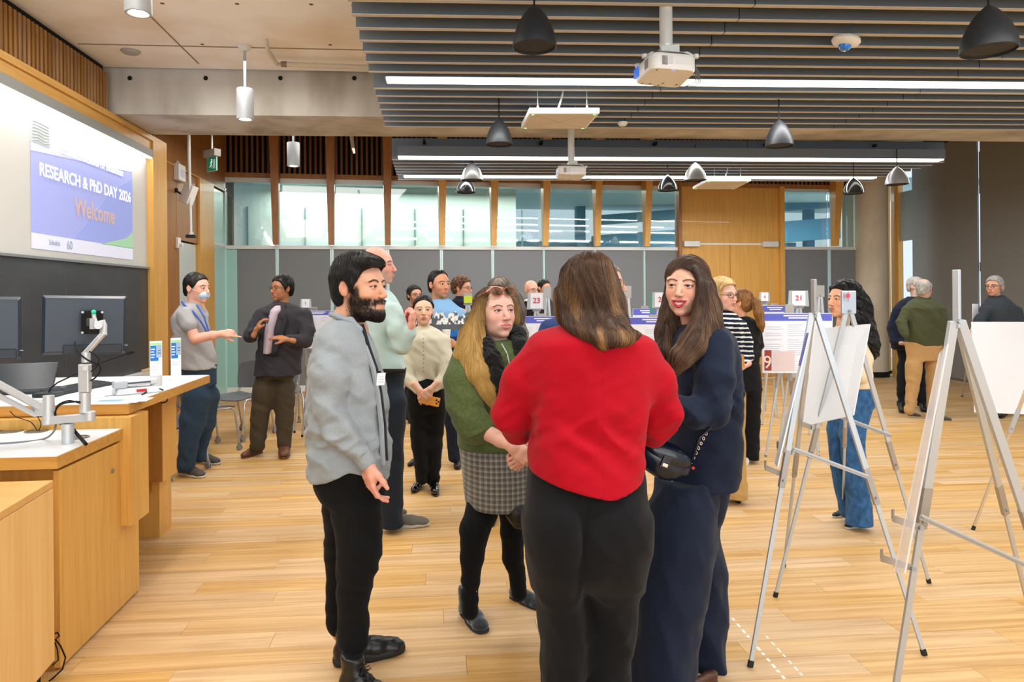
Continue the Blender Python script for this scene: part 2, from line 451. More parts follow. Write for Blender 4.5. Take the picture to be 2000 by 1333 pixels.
# double doors and their tall overpanel
dz = 2.44
dm = (sd0 + sd1) / 2 + .0
door = structure('door_1', BA + BT * dm)
bbox(MB(), sd0 + .03, sd1 - .06, -.03, .03, dz + .03, 3.49).build('overpanel', M_oak, door)
dc = bs(1424)
bbox(MB(), sd0 + .03, dc - .006, -.03, .03, .02, dz).build('door_leaf', M_oak, door)
bbox(MB(), dc + .006, sd1 - .06, -.03, .03, .02, dz).build('door_leaf', M_oak, door)
bbox(MB(), sd0 + .03, sd1 - .06, -.02, .02, dz, dz + .03).build('door_head_gap', M_white, door)
for px in (1347, 1500):
    c = bs(px); mm = MB(); bbox(mm, c - .15, c + .15, -.11, -.03, dz - .04, dz + .06)
    mm.build('door_closer', M_frame, door, bevel=.008)
bbox(MB(), sd0 + .03, sd1 - .06, -.035, -.03, .02, .27).build('kick_plate', M_oakx, door)
# ---- corridor beyond the glass
cor = structure('corridor')
mteal = mat('corridor_wall', '#dde3dc', .55, noise=((.5, .5, .5), '#ccd8d2', .4, .6))
mblue = mat('corridor_wall_blue', '#6fa4bd', .5)
bbox(MB(), S0 - 1.5, bs(1062) , 2.3, 2.4, 0, 4.4).build('corridor_partition', mteal, cor)
bbox(MB(), bs(1062), S1 + 2.0, 5.2, 5.3, 0, 2.9).build('corridor_far_wall', mblue, cor)
bbox(MB(), S0 - 1.5, S1 + 3, .3, 5.4, 3.72, 3.8).build('corridor_ceiling', mat('corridor_ceiling', '#a9c4c8', .7), cor)
bbox(MB(), S0 - 1.5, S1 + 3, .1, 5.4, -.1, 0).build('corridor_floor', mat('corridor_floor', '#b8b8b0', .6), cor)
for px in (462, 575, 686, 790, 885, 1000, 1048):
    c = bs(px) * 1.2; mm = MB(); bbox(mm, c - .012, c + .012, 2.26, 2.3, 0, 3.3); mm.build('partition_joint', mat('joint_dark', '#6f8580', .5), cor)
mgird = mat('steel_blue', '#4d87a6', .5)
for (x0, x1, z0, z1, d) in ((6.4, 12.5, 2.75, 3.25, 4.6), (6.4, 12.5, 3.5, 3.72, 4.4)):
    q0 = BA + BT * x0 + BN * d; q1 = BA + BT * x1 + BN * (d - 1.2)
    m = MB(); m.hexa([q0 + V(0, 0, z0 - .25), q1 + V(0, 0, z0 + .15), q1 + V(0, .3, z0 + .15), q0 + V(0, .3, z0 - .25)],
                     [q0 + V(0, 0, z1 - .25), q1 + V(0, 0, z1 + .15), q1 + V(0, .3, z1 + .15), q0 + V(0, .3, z1 - .25)])
    m.build('girder', mgird, cor)
for sx in (6.0, 9.7, 10.9, 12.2):
    m = MB(); bbox(m, sx, sx + .22, 4.7, 4.9, 0, 3.72); m.build('corridor_post', mgird, cor)
al = area_light('corridor_light', (1.5, 13.2, 3.6), 9.0, .9, 330, (.96, 1.0, .97))
al = area_light('corridor_light', (7.5, 14.2, 3.6), 4.0, 1.2, 260, (.85, .95, 1.0))

# ================================================================ right side: round column and the tall shaded window wall
wr = structure('wall_right')
XR = 9.05
cc = PZ(1722, 738); cc = V(cc[0], cc[1] + .28, 0)
colm = MB(); colm.lathe(cc, [(.285, .0), (.285, 4.3)], 40)
M_col = mat('column_concrete', '#cfc4b0', .8, noise=((2, 2, .8), '#b5a78f', .4, .65), bump=((12, 12, 12), .1, .003))
oc = colm.build('column_shaft', M_col, wr, smooth=True)
MB().lathe(cc, [(.295, 0), (.295, .1), (.28, .1)], 40).build('column_base', M_black, wr, smooth=True)
cb = 12.55
def rbox(y0, y1, z0, z1, x0=XR, x1=XR + .03): return MB().box(x0, x1, y0, y1, z0, z1)
yg = PXp(1912, 500, XR)[1]
y1782 = PXp(1783, 600, XR)[1]
rbox(yg + .03, y1782, .05, 4.2).build('roller_shade', M_pan2, wr)
rbox(yg - 1.9, yg - .03, .05, 4.2).build('roller_shade', M_pan2, wr)
rbox(yg - 3.9, yg - 1.96, .05, 4.2).build('roller_shade', M_pan2, wr)
rbox(y1782, y1782 + .32, 2.55, 3.5).build('roller_shade', M_pan2, wr)
for zz in ((1.9, 2.05), (3.2, 3.9)):
    MB().box(XR + .05, XR + .11, yg - .045, yg + .045, *zz).build('window_mullion', M_black, wr)
MB().box(XR + .06, XR + .14, 3.0, 12.9, -.02, .05).build('window_sill_rail', M_grey, wr)
MB().box(XR - .02, XR + .05, 3.0, 12.9, 4.2, 4.4).build('shade_cassette', M_black, wr)
for yy in (y1782 + .34, y1782 + .72):
    MB().box(XR - .04, XR + .06, yy, yy + .09, 0, 4.3).build('window_mullion', M_oak, wr)
MB().box(XR - .9, XR + .1, y1782 + .8, y1782 + .85, 0, 4.3).build('window_return', M_frame, wr)
MB().box(8.55, 8.62, 12.2, 12.3, 0, 4.3).build('window_mullion', M_oak, wr)
# ================================================================ ceilings
ce = structure('ceiling')
MB().box(-3.4, 9.3, -5.2, 6.75, 3.735, 3.9).build('concrete_slab', M_conc, ce)
MB().box(-3.6, 9.3, 7.5, 12.6, 4.35, 4.45).build('rear_slab', M_concb, ce)
e0 = PZ(290, 263, 3.31); e1 = PZ(2000, 277, 3.31); dr = unit(e1 - e0); nb = V(-dr[1], dr[0], 0)
pA = e0 - dr * .9; pB = e0 + dr * 14
fr0 = pA - nb * .84; fr1 = pB - nb * .84
m = MB(); m.hexa([fr0, fr1, pB, pA], [q + V(0, 0, 1.05) for q in (fr0, fr1, pB, pA)])
beam = m.build('concrete_beam', M_concb, ce)
hm = MB()
for px in (254, 402, 548, 692):
    q = PXp(px, 152, 0); r = ray(px, 153); q = EYE + r * (np.dot(fr0 - EYE, nb) / np.dot(r, nb)) - nb * .002
    hm.lathe(q, [(.0, 0), (.016, 0), (.022, .004), (.02, -.002)], 12, axis=-nb)
hm.build('tie_holes', M_black, ce)
# form joints of the slab, sealed grooves
MB().box(-2.16, -2.15, 3.0, 6.6, 3.729, 3.736).build('slab_joint', mat('joint_line', '#8f7c66', .9), ce)
MB().box(-3.0, 0, 6.14, 6.15, 3.729, 3.736).build('slab_joint', mat('joint_line', '#8f7c66', .9), ce)
MB().box(-3.0, 0, 4.02, 4.03, 3.729, 3.736).build('slab_joint', mat('joint_line', '#8f7c66', .9), ce)
nail = MB()
for px, py in ((317, 7), (463, 8), (608, 9), (395, 87), (645, 88), (690, 11)):
    nail.cyl(PZ(px, py, 3.733), .016, .004, 10)
nail.build('slab_anchor_marks', mat('rust_mark', '#6d5334', .9), ce)

# ---- slatted baffle ceiling, front field: every baffle segment its own piece
SLZ, SLH, SLT = 3.08, .17, .032
def baffle_field(name, rows, x_left, x_right, slope, joints, lamps, fascia=None):
    f = structure(name)
    for y0 in rows:
        xs = [x_left] + [j for j in joints if x_left < j < x_right] + [x_right]
        for a, b in zip(xs[:-1], xs[1:]):
            a2, b2 = a + .003, b - .003
            h = .24 if fascia is not None and abs(y0 - fascia) < 1e-6 else SLH
            ya, yb = y0 - slope * (a2 - x_left), y0 - slope * (b2 - x_left)
            mb = MB(); c4 = [V(a2, ya, 0), V(b2, yb, 0), V(b2, yb + SLT, 0), V(a2, ya + SLT, 0)]
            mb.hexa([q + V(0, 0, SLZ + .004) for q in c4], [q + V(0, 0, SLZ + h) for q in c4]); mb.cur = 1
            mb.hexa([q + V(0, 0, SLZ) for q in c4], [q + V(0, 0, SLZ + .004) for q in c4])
            mb.build('ceiling_baffle', [M_baf, M_baf_lit], f)
    for (ly, xa, xb) in lamps:
        ya, yb = ly - slope * (xa - x_left), ly - slope * (xb - x_left)
        hw = .055
        c0, c1 = V(xa, ya, SLZ), V(xb, yb, SLZ)
        t = thing('linear_lamp', c0, None, 'lamp', 'recessed linear lamps'); lamp_list.append(t)
        MB().hexa([c0 + V(0, -hw - .01, .012), c1 + V(0, -hw - .01, .012), c1 + V(0, hw + .01, .012), c0 + V(0, hw + .01, .012)],
                  [c0 + V(0, -hw - .01, .12), c1 + V(0, -hw - .01, .12), c1 + V(0, hw + .01, .12), c0 + V(0, hw + .01, .12)]).build('housing', M_baf, t)
        MB().hexa([c0 + V(.01, -hw, -.002), c1 + V(-.01, -hw, -.002), c1 + V(-.01, hw, -.002), c0 + V(.01, hw, -.002)],
                  [c0 + V(.01, -hw, .012), c1 + V(-.01, -hw, .012), c1 + V(-.01, hw, .012), c0 + V(.01, hw, .012)]).build('diffuser', M_led, t)
    # carrier rails above the baffles
    ymin, ymax = min(rows), max(rows)
    for xx in np.arange(x_left + .35, x_right, 1.3):
        MB().box(xx, xx + .03, ymin - slope * 8, ymax, SLZ + h_rail, SLZ + h_rail + .03).build('carrier_rail', M_black, f)
    return f
h_rail = SLH
lamp_list = []
LY = PZ(750, 152, 3.08)[1]
rows1 = [6.22 - .19 * i for i in range(0, 32) if i not in (7, 23)]
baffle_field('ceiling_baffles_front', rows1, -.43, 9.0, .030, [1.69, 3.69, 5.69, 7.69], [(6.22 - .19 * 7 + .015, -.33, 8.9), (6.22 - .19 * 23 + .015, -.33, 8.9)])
rows2 = [7.74 + .19 * i for i in (0, 1, 2, 3, 4, 5, 7)]
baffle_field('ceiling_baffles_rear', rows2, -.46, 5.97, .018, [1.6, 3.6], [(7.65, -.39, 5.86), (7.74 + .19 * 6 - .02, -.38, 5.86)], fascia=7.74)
for t, l in zip(lamp_list, ('long bright white strip lamp in the front baffle ceiling, behind the near projector',
                            'strip lamp of the baffle ceiling above the camera, out of the picture',
                            'white strip lamp along the front edge of the rear baffle field',
                            'shorter white strip lamp deeper in the rear baffle field near the back windows')):
    t['label'] = l

# ================================================================ left wall
wl = structure('wall_left')
XL = -3.0
ye = PXp(322, 300, XL)[1]; yi = PXp(297, 500, XL)[1]
# upper slatted lining (slats too fine to pick singly)
m = MB(); y = 2.0
while y < 6.66:
    m.box(XL - .05, XL, y, y + .033, 3.30, 3.66); y += .056
tag(m.build('wall_slat_lining', M_slatw, wl), kind='stuff')
MB().box(XL - .12, XL - .06, 1.0, 6.72, 3.2, 3.75).build('lining_backing', M_black, wl)
MB().box(XL - .3, XL - .12, -5, ye, 0, 4.4).build('wall_core', M_black, wl)
MB().box(-3.5, -3.36, ye, 12, 0, 4.4).build('wall_core', M_black, wl)
# timber frame round the screen and board
MB().box(XL - .1, XL + .02, 1.0, ye, 3.245, 3.30).build('frame_head', M_oaky, wl)
MB().box(XL - .1, XL + .0, 1.0, ye, 3.14, 3.245).build('frame_soffit', M_oaky, wl)
MB().box(XL - .1, XL + .02, yi, ye, 0, 3.245).build('frame_post', M_oak, wl)
# screen, ledge strip, chalk board
yv = PXp(131, 600, XL - .04)[1]
MB().box(XL - .07, XL - .045, 1.0, yi, 1.885, 3.14).build('projection_screen', M_screen, wl)
MB().box(XL - .07, XL - .02, 1.0, yi, 1.875, 1.895).build('screen_bottom_trim', M_grey, wl)
MB().box(XL - .07, XL - .045, yv + .004, yi, .80, 1.875).build('chalkboard_panel', M_chalk, wl)
MB().box(XL - .07, XL - .045, 1.0, yv - .004, .80, 1.875).build('chalkboard_panel', M_chalk, wl)
MB().box(XL - .072, XL - .047, yv - .004, yv + .004, .80, 1.875).build('board_joint', M_grey, wl)
MB().box(XL - .07, XL + .05, 1.0, yi, .76, .80).build('chalk_ledge', M_frame, wl)
MB().box(XL - .07, XL - .02, 1.0, yi, 0, .76).build('lower_wall', M_oaky, wl)
# wash light over the screen
wlt = thing('screen_wash_lamp', (XL + .06, 4.4, 3.07), 'long grey strip lamp washing the projection screen from above', 'lamp')
MB().box(XL - .045, XL + .03, 1.0, yi - .03, 3.06, 3.14).build('housing', mat('lamp_grey', '#8f9290', .45), wlt)
MB().box(XL - .02, XL + .02, 1.0, yi - .03, 3.050, 3.06).build('diffuser', M_led, wlt)
a = area_light('screen_wash_light', (XL + .01, 4.3, 3.045), .03, 6.4, 42, (1, 1, .97), (0, math.radians(-32), 0))
# wall beyond the board: veneer panels, door with sidelight, glazed corner
XB = -3.3
y330 = PXp(328, 500, XB)[1]; y388 = PXp(388, 500, XB)[1]; y415 = PXp(415, 500, XB)[1]; y345 = PXp(345, 500, XB)[1]
yc = float((BA + BT * S0)[1])
MB().box(XB - .04, XB, ye - .3, y345, 0, 3.25).build('veneer_panel', M_walnut, wl)
MB().box(XB - .04, XB, ye - .3, yc, 3.27, 4.35).build('veneer_panel', M_walnut, wl)
MB().box(XB - .04, XB + .01, ye - .3, yc, 3.25, 3.27).build('panel_joint', M_oaky, wl)
MB().box(XB - .04, XB, y345 + .006, y388, 2.32, 3.24).build('veneer_panel', M_walnut, wl)
d2 = structure('door_2', (XB, y345, 0))
MB().box(XB - .05, XB - .01, y345 + .01, y345 + .12, 0, 2.32).build('door_stile', M_walnut, d2)
MB().box(XB - .05, XB - .01, y345 + .12, y388 - .04, 0, .9).build('door_rail', M_walnut, d2)
MB().box(XB - .035, XB - .025, y345 + .12, y388 - .04, .9, 2.3).build('vision_glass', mat('frosted_glass', '#c3cfcd', .3), d2)
MB().box(XB - .06, XB + .03, y388 - .02, y415, 0, 3.25).build('door_post', M_oak, d2)
MB().box(XB - .02, XB - .01, y415, yc + .02, 0, 3.22).build('side_glass', mat('side_glass', '#a9cfc9', .12, spec=.6), wl)
for zz in (2.36,): MB().box(XB - .01, XB, y415, yc, zz, zz + .05).build('glass_rail', M_frame, wl)
MB().box(XB - .01, XB + .01, yc - .03, yc, 0, 3.3).build('corner_strip', mat('corner_glass', '#bfe0da', .2), wl)
bbox(MB(), S0, S0 + .18, -.015, -.005, .02, 2.33).build('corner_pane', mat('side_glass2', '#9fc9c4', .15), wb)
# ================================================================ things on and under the ceiling
def downlight(px, py_top, py_bot, z_top, D, r, label, stem):
    b = U(px, py_bot, D); zt = stem
    t = thing('pendant_downlight', (b[0], b[1], b[2]), label, 'lamp', 'cylinder pendant lamps')
    h = U(px, py_top, D)[2] - b[2]
    MB().lathe(b, [(r * .80, .0), (r * .98, 0), (r, .006), (r, h - .006), (r * .97, h), (.02, h + .002)], 40).build('cylinder', M_lampgrey, t, smooth=True)
    MB().lathe(b, [(0, .012), (r * .62, .012), (r * .80, 0)], 32).build('reflector', M_frame, t, smooth=True)
    MB().lathe(b, [(.0, .004), (r * .55, .004), (r * .55, .012)], 32).build('lens', M_led, t)
    MB().tube([b + V(0, 0, h), V(b[0], b[1], zt - .03)], .012, 12).build('stem', M_lampgrey, t, smooth=True)
    MB().lathe(V(b[0], b[1], zt), [(.055, 0), (.055, -.02), (.03, -.045), (0.012, -.05)], 28).build('canopy', M_frame, t, smooth=True)
    l = bpy.data.lights.new('downlight', 'SPOT'); l.energy = 60; l.spot_size = 1.5; l.spot_blend = .8; l.shadow_soft_size = .05; l.color = (1, .96, .9)
    o = bpy.data.objects.new('downlight', l); COL.objects.link(o); o.parent = t; o.location = (0, 0, -.02)
    return t
M_lampgrey = mat('lamp_housing_grey', '#a9adb0', .4, metal=.25)
downlight(270, -40, 27, 3.735, 3.75, .069, 'grey cylinder lamp at the top edge, nearest of the hanging cylinder lamps', 3.735)
downlight(479, 174, 234, 3.735, 5.95, .071, 'grey cylinder lamp on a stem in front of the concrete beam', 3.735)
downlight(573, 279, 325, 4.35, 8.1, .072, 'grey cylinder lamp hanging before the timber slats, farthest of its kind', 4.35)

def bell(px, py_rim, D, r, h, m, label, tilt=None, stem=.20, group='bell pendants under the baffles'):
    b = U(px, py_rim, D)
    t = thing('pendant_speaker', b, label, 'speaker', group)
    pr = [(0.0, .012), (r * .93, .012), (r * .95, -.004), (r, 0)]
    for k in range(1, 15):
        u = k / 14; pr.append((r * (1 - u ** 1.75) ** .72 if u < 1 else .008, h * u))
    pr = [(max(a, .008) if i > 1 else a, z) for i, (a, z) in enumerate(pr)]
    MB().lathe(b, pr[2:], 40).build('shell', m, t, smooth=True)
    MB().lathe(b, [(0, .006), (r * .94, .006), (r * .95, -.003)], 40).build('grille', mat('grille_dark', '#26282b', .7), t, smooth=True)
    MB().tube([b + V(0, 0, h - .01), V(b[0], b[1], b[2] + h + stem)], .005, 8).build('stem', M_black, t)
    return t
M_bell = mat('bell_black', '#232528', .45, spec=.4)
M_bell3 = mat('bell_silver', '#888c90', .32, metal=.35)
M_bell4 = mat('bell_gloss', '#2a2c2e', .16, metal=.5, spec=.8)
bell(1044, 92, 3.35, .107, .205, M_bell, 'large black bell speaker near the top edge, left of the near projector')
bell(975, 282, 5.45, .105, .205, M_bell, 'black bell speaker against the beam, left of the square white panel')
bell(1522, 285, 5.40, .105, .205, M_bell, 'black bell speaker in front of the beam over the timber doors')
bell(1931, 99, 3.05, .112, .20, M_bell, 'large black bell speaker at the top right corner')
bell(922, 352, 7.86, .127, .20, M_bell3, 'silver bell speaker left of the far projector')
bell(1358, 352, 7.86, .124, .20, M_bell3, 'silver bell speaker above the top left corner of the timber doors')
bell(1752, 360, 7.86, .122, .20, M_bell3, 'silver bell speaker in front of the concrete column')
bell(910, 376, 8.1, .114, .175, M_bell4, 'glossy dark bell speaker just below the leftmost silver one')
bell(1304, 372, 8.1, .114, .18, M_bell4, 'glossy dark bell speaker before the last window left of the doors')
bell(1667, 378, 8.1, .114, .18, M_bell4, 'glossy dark bell speaker before the window right of the doors')

# ---- projectors
def projector(c4, z, hgt, pole_px, pole_r, label, ztop, facing_led=True):
    """c4: bottom corners (near-left, near-right, far-right, far-left) as pixels on level z"""
    P = [PZ(x, y, z) for x, y in c4]
    cen = sum(P) / 4; ux = unit(P[1] - P[0] + P[2] - P[3]); uy = unit(np.cross([0, 0, 1], ux)); w = np.linalg.norm(P[1] - P[0]) ; d = np.linalg.norm(P[3] - P[0])
    t = thing('ceiling_projector', cen, label, 'projector', 'ceiling projectors')
    # rounded body
    def ring(k, zz):
        pts = []
        for i in range(4):
            a, b, c = P[i - 1], P[i], P[(i + 1) % 4]
            da, dc = unit(a - b), unit(c - b); rr = .055
            for q in np.linspace(0, 1, 6):
                s0 = b + da * rr * (1 - q) ** 2 + dc * rr * q ** 2
                s0 = s0 * 1.0 + (cen - b) * 0
                pts.append(cen + (s0 - cen) * k + V(0, 0, zz))
        return pts
    rs = [ring(.96, 0), ring(1.0, .012), ring(1.0, hgt - .012), ring(.95, hgt)]
    n = len(rs[0]); vs = [v for r_ in rs for v in r_]
    fs = [(i * n + k, i * n + (k + 1) % n, (i + 1) * n + (k + 1) % n, (i + 1) * n + k) for i in range(3) for k in range(n)]
    fs += [tuple(range(n))[::-1], tuple(range(3 * n, 4 * n))]
    MB().add(vs, fs).build('body', M_offw, t, smooth=True)
    MB().add([v + V(0, 0, .001) for v in ring(.90, hgt)] + [v + V(0, 0, .022) for v in ring(.72, hgt)], [(k, (k + 1) % n, n + (k + 1) % n, n + k) for k in range(n)] + [tuple(range(n, 2 * n))]).build('mount_plate', M_grey, t)
    # vents on the near left corner and lens on the left side
    lf = P[0]; lb = P[3]; e = unit(lb - lf); nl = unit(np.cross(e, [0, 0, 1])); nl = nl if np.dot(nl, lf - cen) > 0 else -nl
    vm = MB()
    e2 = unit(unit(P[1] - P[0]) * .25 - e * 1.0)
    for k in range(9):
        z0 = .02 + k * (hgt - .035) / 9
        a = P[0] + e * .055 + nl * .0012 + V(0, 0, z0)
        vm.bar(a, a + e * .05, .003, .004, side=nl)
        a = P[0] + unit(P[1] - P[0]) * .058 + V(0, 0, z0) - unit(np.cross([0, 0, 1], P[1] - P[0])) * .001
        vm.bar(a, a + unit(P[1] - P[0]) * .03, .003, .004, side=nl)
    tag(vm.build('vent_slots', mat('vent_dark', '#8b8b88', .6), t), kind='stuff')
    lc = lf + e * d * .82 + V(0, 0, hgt * .55) + nl * .002
    MB().obox(lc, e, nl, V(0, 0, 1), .035, .004, hgt * .32).build('lens_window', mat('lens_blue', '#2d6fe0', .15, emit='#2d6fe0', estr=.6), t, bevel=.002)
    # label on the near side, led dots
    fn = -unit(np.cross([0, 0, 1], unit(P[1] - P[0]))); a0 = P[0] + unit(P[1] - P[0]) * w * .30
    MB().obox(a0 + unit(P[1] - P[0]) * .02 + V(0, 0, hgt * .55) + fn * .0006, unit(P[1] - P[0]), fn, V(0, 0, 1), .022, .0008, hgt * .26).build('rating_label', mat('label_grey', '#d0d0ce', .5), t)
    MB().obox(a0 + unit(P[1] - P[0]) * .10 + V(0, 0, hgt * .52) + fn * .0006, unit(P[1] - P[0]), fn, V(0, 0, 1), .045, .0008, hgt * .2).build('rating_label', mat('label_grey2', '#dadad8', .5), t)
    fm = MB()
    for uu, vv in ((.16, .12), (.14, .9), (.30, .86), (.5, .92), (.55, .78), (.86, .8)):
        q = P[0] * (1 - uu) * (1 - vv) + P[1] * uu * (1 - vv) + P[2] * uu * vv + P[3] * (1 - uu) * vv
        fm.cyl(q + V(0, 0, -.0015), .006, .003, 10)
    tag(fm.build('screw_caps', mat('screw_dark', '#5a4a40', .6), t), kind='stuff')
    q = P[0] * .5 + P[1] * .5 + uy * .015
    MB().obox(q + V(0, 0, .0), unit(P[1] - P[0]), uy, V(0, 0, 1), .008, .004, .002).build('status_light', mat('led_blue', '#5a7dff', .3, emit='#5a7dff', estr=3), t)
    # head and pole
    top = PZ(pole_px, c4[0][1], z + hgt + .05); top = V(cen[0] + ux[0] * .0, cen[1], z + hgt)
    pc = U(pole_px, 60, depth_at(c4[0][0], c4[0][1], z)) if False else cen
    r = ray(pole_px, 100); s = (cen[1] - .02) / r[1]; pc = V(r[0] * s, cen[1] - .02, 0)
    MB().tube([V(pc[0], pc[1], z + hgt + .085), V(pc[0], pc[1], ztop)], pole_r, 28).build('pole', M_frame, t, smooth=True)
    hm = MB(); hm.lathe(V(pc[0], pc[1], z + hgt + .085), [(pole_r, 0), (pole_r * .8, -.035), (.004, -.036)], 24)
    hm.obox(V(pc[0] + .01, pc[1] - .0, z + hgt + .045), V(1, 0, 0), V(0, 1, 0), V(0, 0, 1), .045, .035, .022)
    hm.obox(V(pc[0] + .01, pc[1] - .036, z + hgt + .045), unit(V(1, 0, .1)), V(0, 1, 0), V(0, 0, 1), .05, .003, .03)
    hm.obox(V(pc[0] + .075, pc[1] - .02, z + hgt + .03), unit(V(1, 0, -.2)), V(0, 1, 0), V(0, 0, 1), .05, .02, .008)
    for dx, dy in ((-.13, -.04), (.14, -.05), (.12, .1), (-.12, .1)):
        hm.tube([V(pc[0], pc[1], z + hgt + .035), V(pc[0] + dx * .7, pc[1] + dy, z + hgt + .03), V(pc[0] + dx, pc[1] + dy * 1.1, z + hgt + .004)], .008, 8)
        hm.cyl(V(pc[0] + dx, pc[1] + dy * 1.1, z + hgt - .0), .016, .02, 14)
    hm.build('mount_head', M_frame, t, smooth=True, bevel=.002)
    bx = P[1] * .4 + P[2] * .6 + V(0, 0, hgt)
    cm = MB()
    for k in range(4):
        cm.tube([bx + ux * (.0) + V(0, 0, .03) - ux * .08, bx + ux * .03 + V(0, 0, .02 + .01 * k), bx + ux * (.06 + .008 * k) + V(0, 0, -.03), bx + ux * (.055 + .01 * k) + V(0, 0, -.08), bx + ux * .02 + V(0, 0, -.10 - .008 * k), bx - ux * .03 + V(0, 0, -.115)], .003, 6)
    cm.build('cables', mat('cable_grey', '#55585a', .5), t, smooth=True)
    return t
projector([(1273, 131), (1362, 138), (1327, 173), (1238, 165)], 2.72, .082, 1301, .034, 'white projector nearest the camera, on a thick ceiling pole', 3.7)
projector([(1090, 340), (1146, 341), (1134, 352), (1086, 351)], 2.80, .085, 1114, .034, 'smaller-looking white projector in the rear field, behind the square panel', 4.2)

# ---- square hanging microphone panels
def mic_panel(c4, z, th, label, wires):
    P = [PZ(x, y, z) for x, y in c4]; cen = sum(P) / 4
    # square it
    ux = unit(P[1] - P[0]); w = np.linalg.norm(P[1] - P[0]); uy = unit(P[3] - P[0]); d = np.linalg.norm(P[3] - P[0])
    t = thing('ceiling_microphone_panel', cen, label, 'panel', 'square hanging panels')
    MB().hexa(P, [q + V(0, 0, th) for q in P]).build('tray', M_white, t, bevel=.004)
    k = .93
    MB().hexa([cen + (q - cen) * k - V(0, 0, .0025) for q in P], [cen + (q - cen) * k + V(0, 0, .002) for q in P]).build('fabric_face', mat('panel_fabric', '#cfc6ba', .8), t)
    cr = MB()
    for a, b in ((0, 2), (1, 3)): cr.bar(cen + (P[a] - cen) * k - V(0, 0, .003), cen + (P[b] - cen) * k - V(0, 0, .003), .003, .001, side=V(1, 0, 0))
    cr.build('crease', mat('crease', '#b5a999', .8), t)
    lm = MB()
    for q in P: lm.cyl(cen + (q - cen) * .88 - V(0, 0, .004), .011, .004, 12)
    lm.build('status_lights', mat('led_green', '#8dffa0', .3, emit='#7dff90', estr=2.2), t)
    wm = MB()
    for (a, b) in wires:
        q = P[0] * (1 - a) * (1 - b) + P[1] * a * (1 - b) + P[2] * a * b + P[3] * (1 - a) * b + V(0, 0, th)
        wm.tube([q, q + V(0, 0, .40)], .0028, 6); wm.cyl(q, .008, .02, 10)
    wm.build('suspension_wires', M_frame, t)
    q = P[0] * .5 + P[1] * .5 + uy * .05 + V(0, 0, th)
    MB().tube([q - ux * .04, q + V(0, 0, .09) + ux * -.01, q + V(0, 0, .2) + ux * .012, q + V(0, 0, .38) + ux * .015], .008, 8).build('data_cable', M_frame, t, smooth=True)
mic_panel([(1033.5, 221.5), (1171, 221.5), (1144, 252), (1018, 251.5)], 2.93, .042, 'white square panel hanging on wires in front of the beam', ((.13, .05), (.83, .05), (.13, .95), (.83, .95)))
mic_panel([(1381, 354), (1467, 354), (1434, 370), (1353, 370)], 2.93, .035, 'white square panel hanging before the timber doors', ((.2, .1), (.8, .1), (.2, .9), (.8, .9)))

# ---- tilted dome sensor and small discs
c = PZ(1652, 82, 3.045)
t = thing('ceiling_sensor', c, 'white tilted disc with a blue dome under the front baffles', 'sensor')
ax = unit(V(.22, -.05, 1))
MB().lathe(c, [(.0, -.022), (.045, -.022), (.072, -.010), (.080, .004), (.076, .018), (.0, .022)], 40, axis=ax).build('housing', M_offw, t, smooth=True)
MB().lathe(c - ax * .022, [(.036, .004), (.034, -.012), (.024, -.026), (.0, -.032)], 28, axis=ax).build('dome', mat('dome_blue', '#1377d6', .2, coat=.5), t, smooth=True)
c = PZ(1216, 241, 3.07); t = thing('ceiling_sensor', c, 'small plain white disc under the last front baffle', 'sensor')
MB().lathe(c, [(0, -.025), (.03, -.022), (.042, -.006), (.042, .01)], 28).build('housing', M_offw, t, smooth=True)
c = PZ(255, 100, 3.733); t = thing('ceiling_sensor', c, 'flat grey disc flush on the concrete ceiling', 'sensor')
MB().lathe(c, [(0, -.022), (.065, -.02), (.08, -.006), (.08, .0)], 32).build('housing', mat('disc_grey', '#a39c92', .5), t, smooth=True)
# sprinkler branch
c = PZ(520, 78, 3.73); e = PZ(545, 121, 3.69)
t = thing('sprinkler_pipe', c, 'pale bent pipe running along the beam top into the baffles', 'pipe')
MB().tube([c, c + V(.005, 0, -.05), c + V(.0, .05, -.075), e + V(-.02, 0, -.02), e + V(.05, 0, -.02)], [.012, .015, .02, .018, .014], 12).build('flexible_hose', mat('pipe_cream', '#c9bda6', .5), t, smooth=True)
MB().tube([e + V(.05, 0, -.02), e + V(1.0, .02, -.03), e + V(2.2, .04, -.03)], .022, 14).build('pipe', mat('pipe_cream', '#c9bda6', .5), t, smooth=True)
MB().cyl(e + V(.02, 0, -.02), .026, .05, 12, axis=(1, 0, 0)).build('coupling', mat('pipe_rust', '#7d6a50', .5), t, smooth=True)

# ---- exit sign on its drop rod, boxes and camera by the left door
c = U(414, 300, 8.6)
t = thing('exit_sign', c, 'green running man exit sign hanging from a grey box near the left corner', 'sign')
a1 = unit(V(.75, -.66, 0)); a2 = V(-a1[1], a1[0], 0)
w = .006371
MB().obox(c + V(0, 0, .0), a1, a2, V(0, 0, 1), .125, .045, .045).build('junction_box', mat('sign_box', '#a19a90', .5), t, bevel=.004)
MB().tube([c + V(0, 0, .04), V(c[0], c[1], 4.36)], .012, 10).build('drop_rod', M_frame, t, smooth=True)
s0 = c + V(.0, 0, -.135) + a1 * .0
MB().obox(s0, a1, a2, V(0, 0, 1), .105, .008, .088).build('sign_plate', mat('exit_edge', '#9fd4cc', .3), t)
mg = mat('exit_green', '#0f7d62', .35, emit='#0f8a6a', estr=.25)
nf = -a2 if np.dot(-a2, EYE - s0) > 0 else a2
MB().obox(s0 + nf * .009, a1, a2, V(0, 0, 1), .098, .0015, .081).build('sign_face', mg, t)
mw = mat('exit_white', '#e6fff6', .4, emit='#e6fff6', estr=.5)
rr = MB(); f0 = s0 + nf * .0112
def fig(ox, oz): return f0 + a1 * ox + V(0, 0, oz)
rr.sphere(fig(.012, .05), .011, 10, 6)
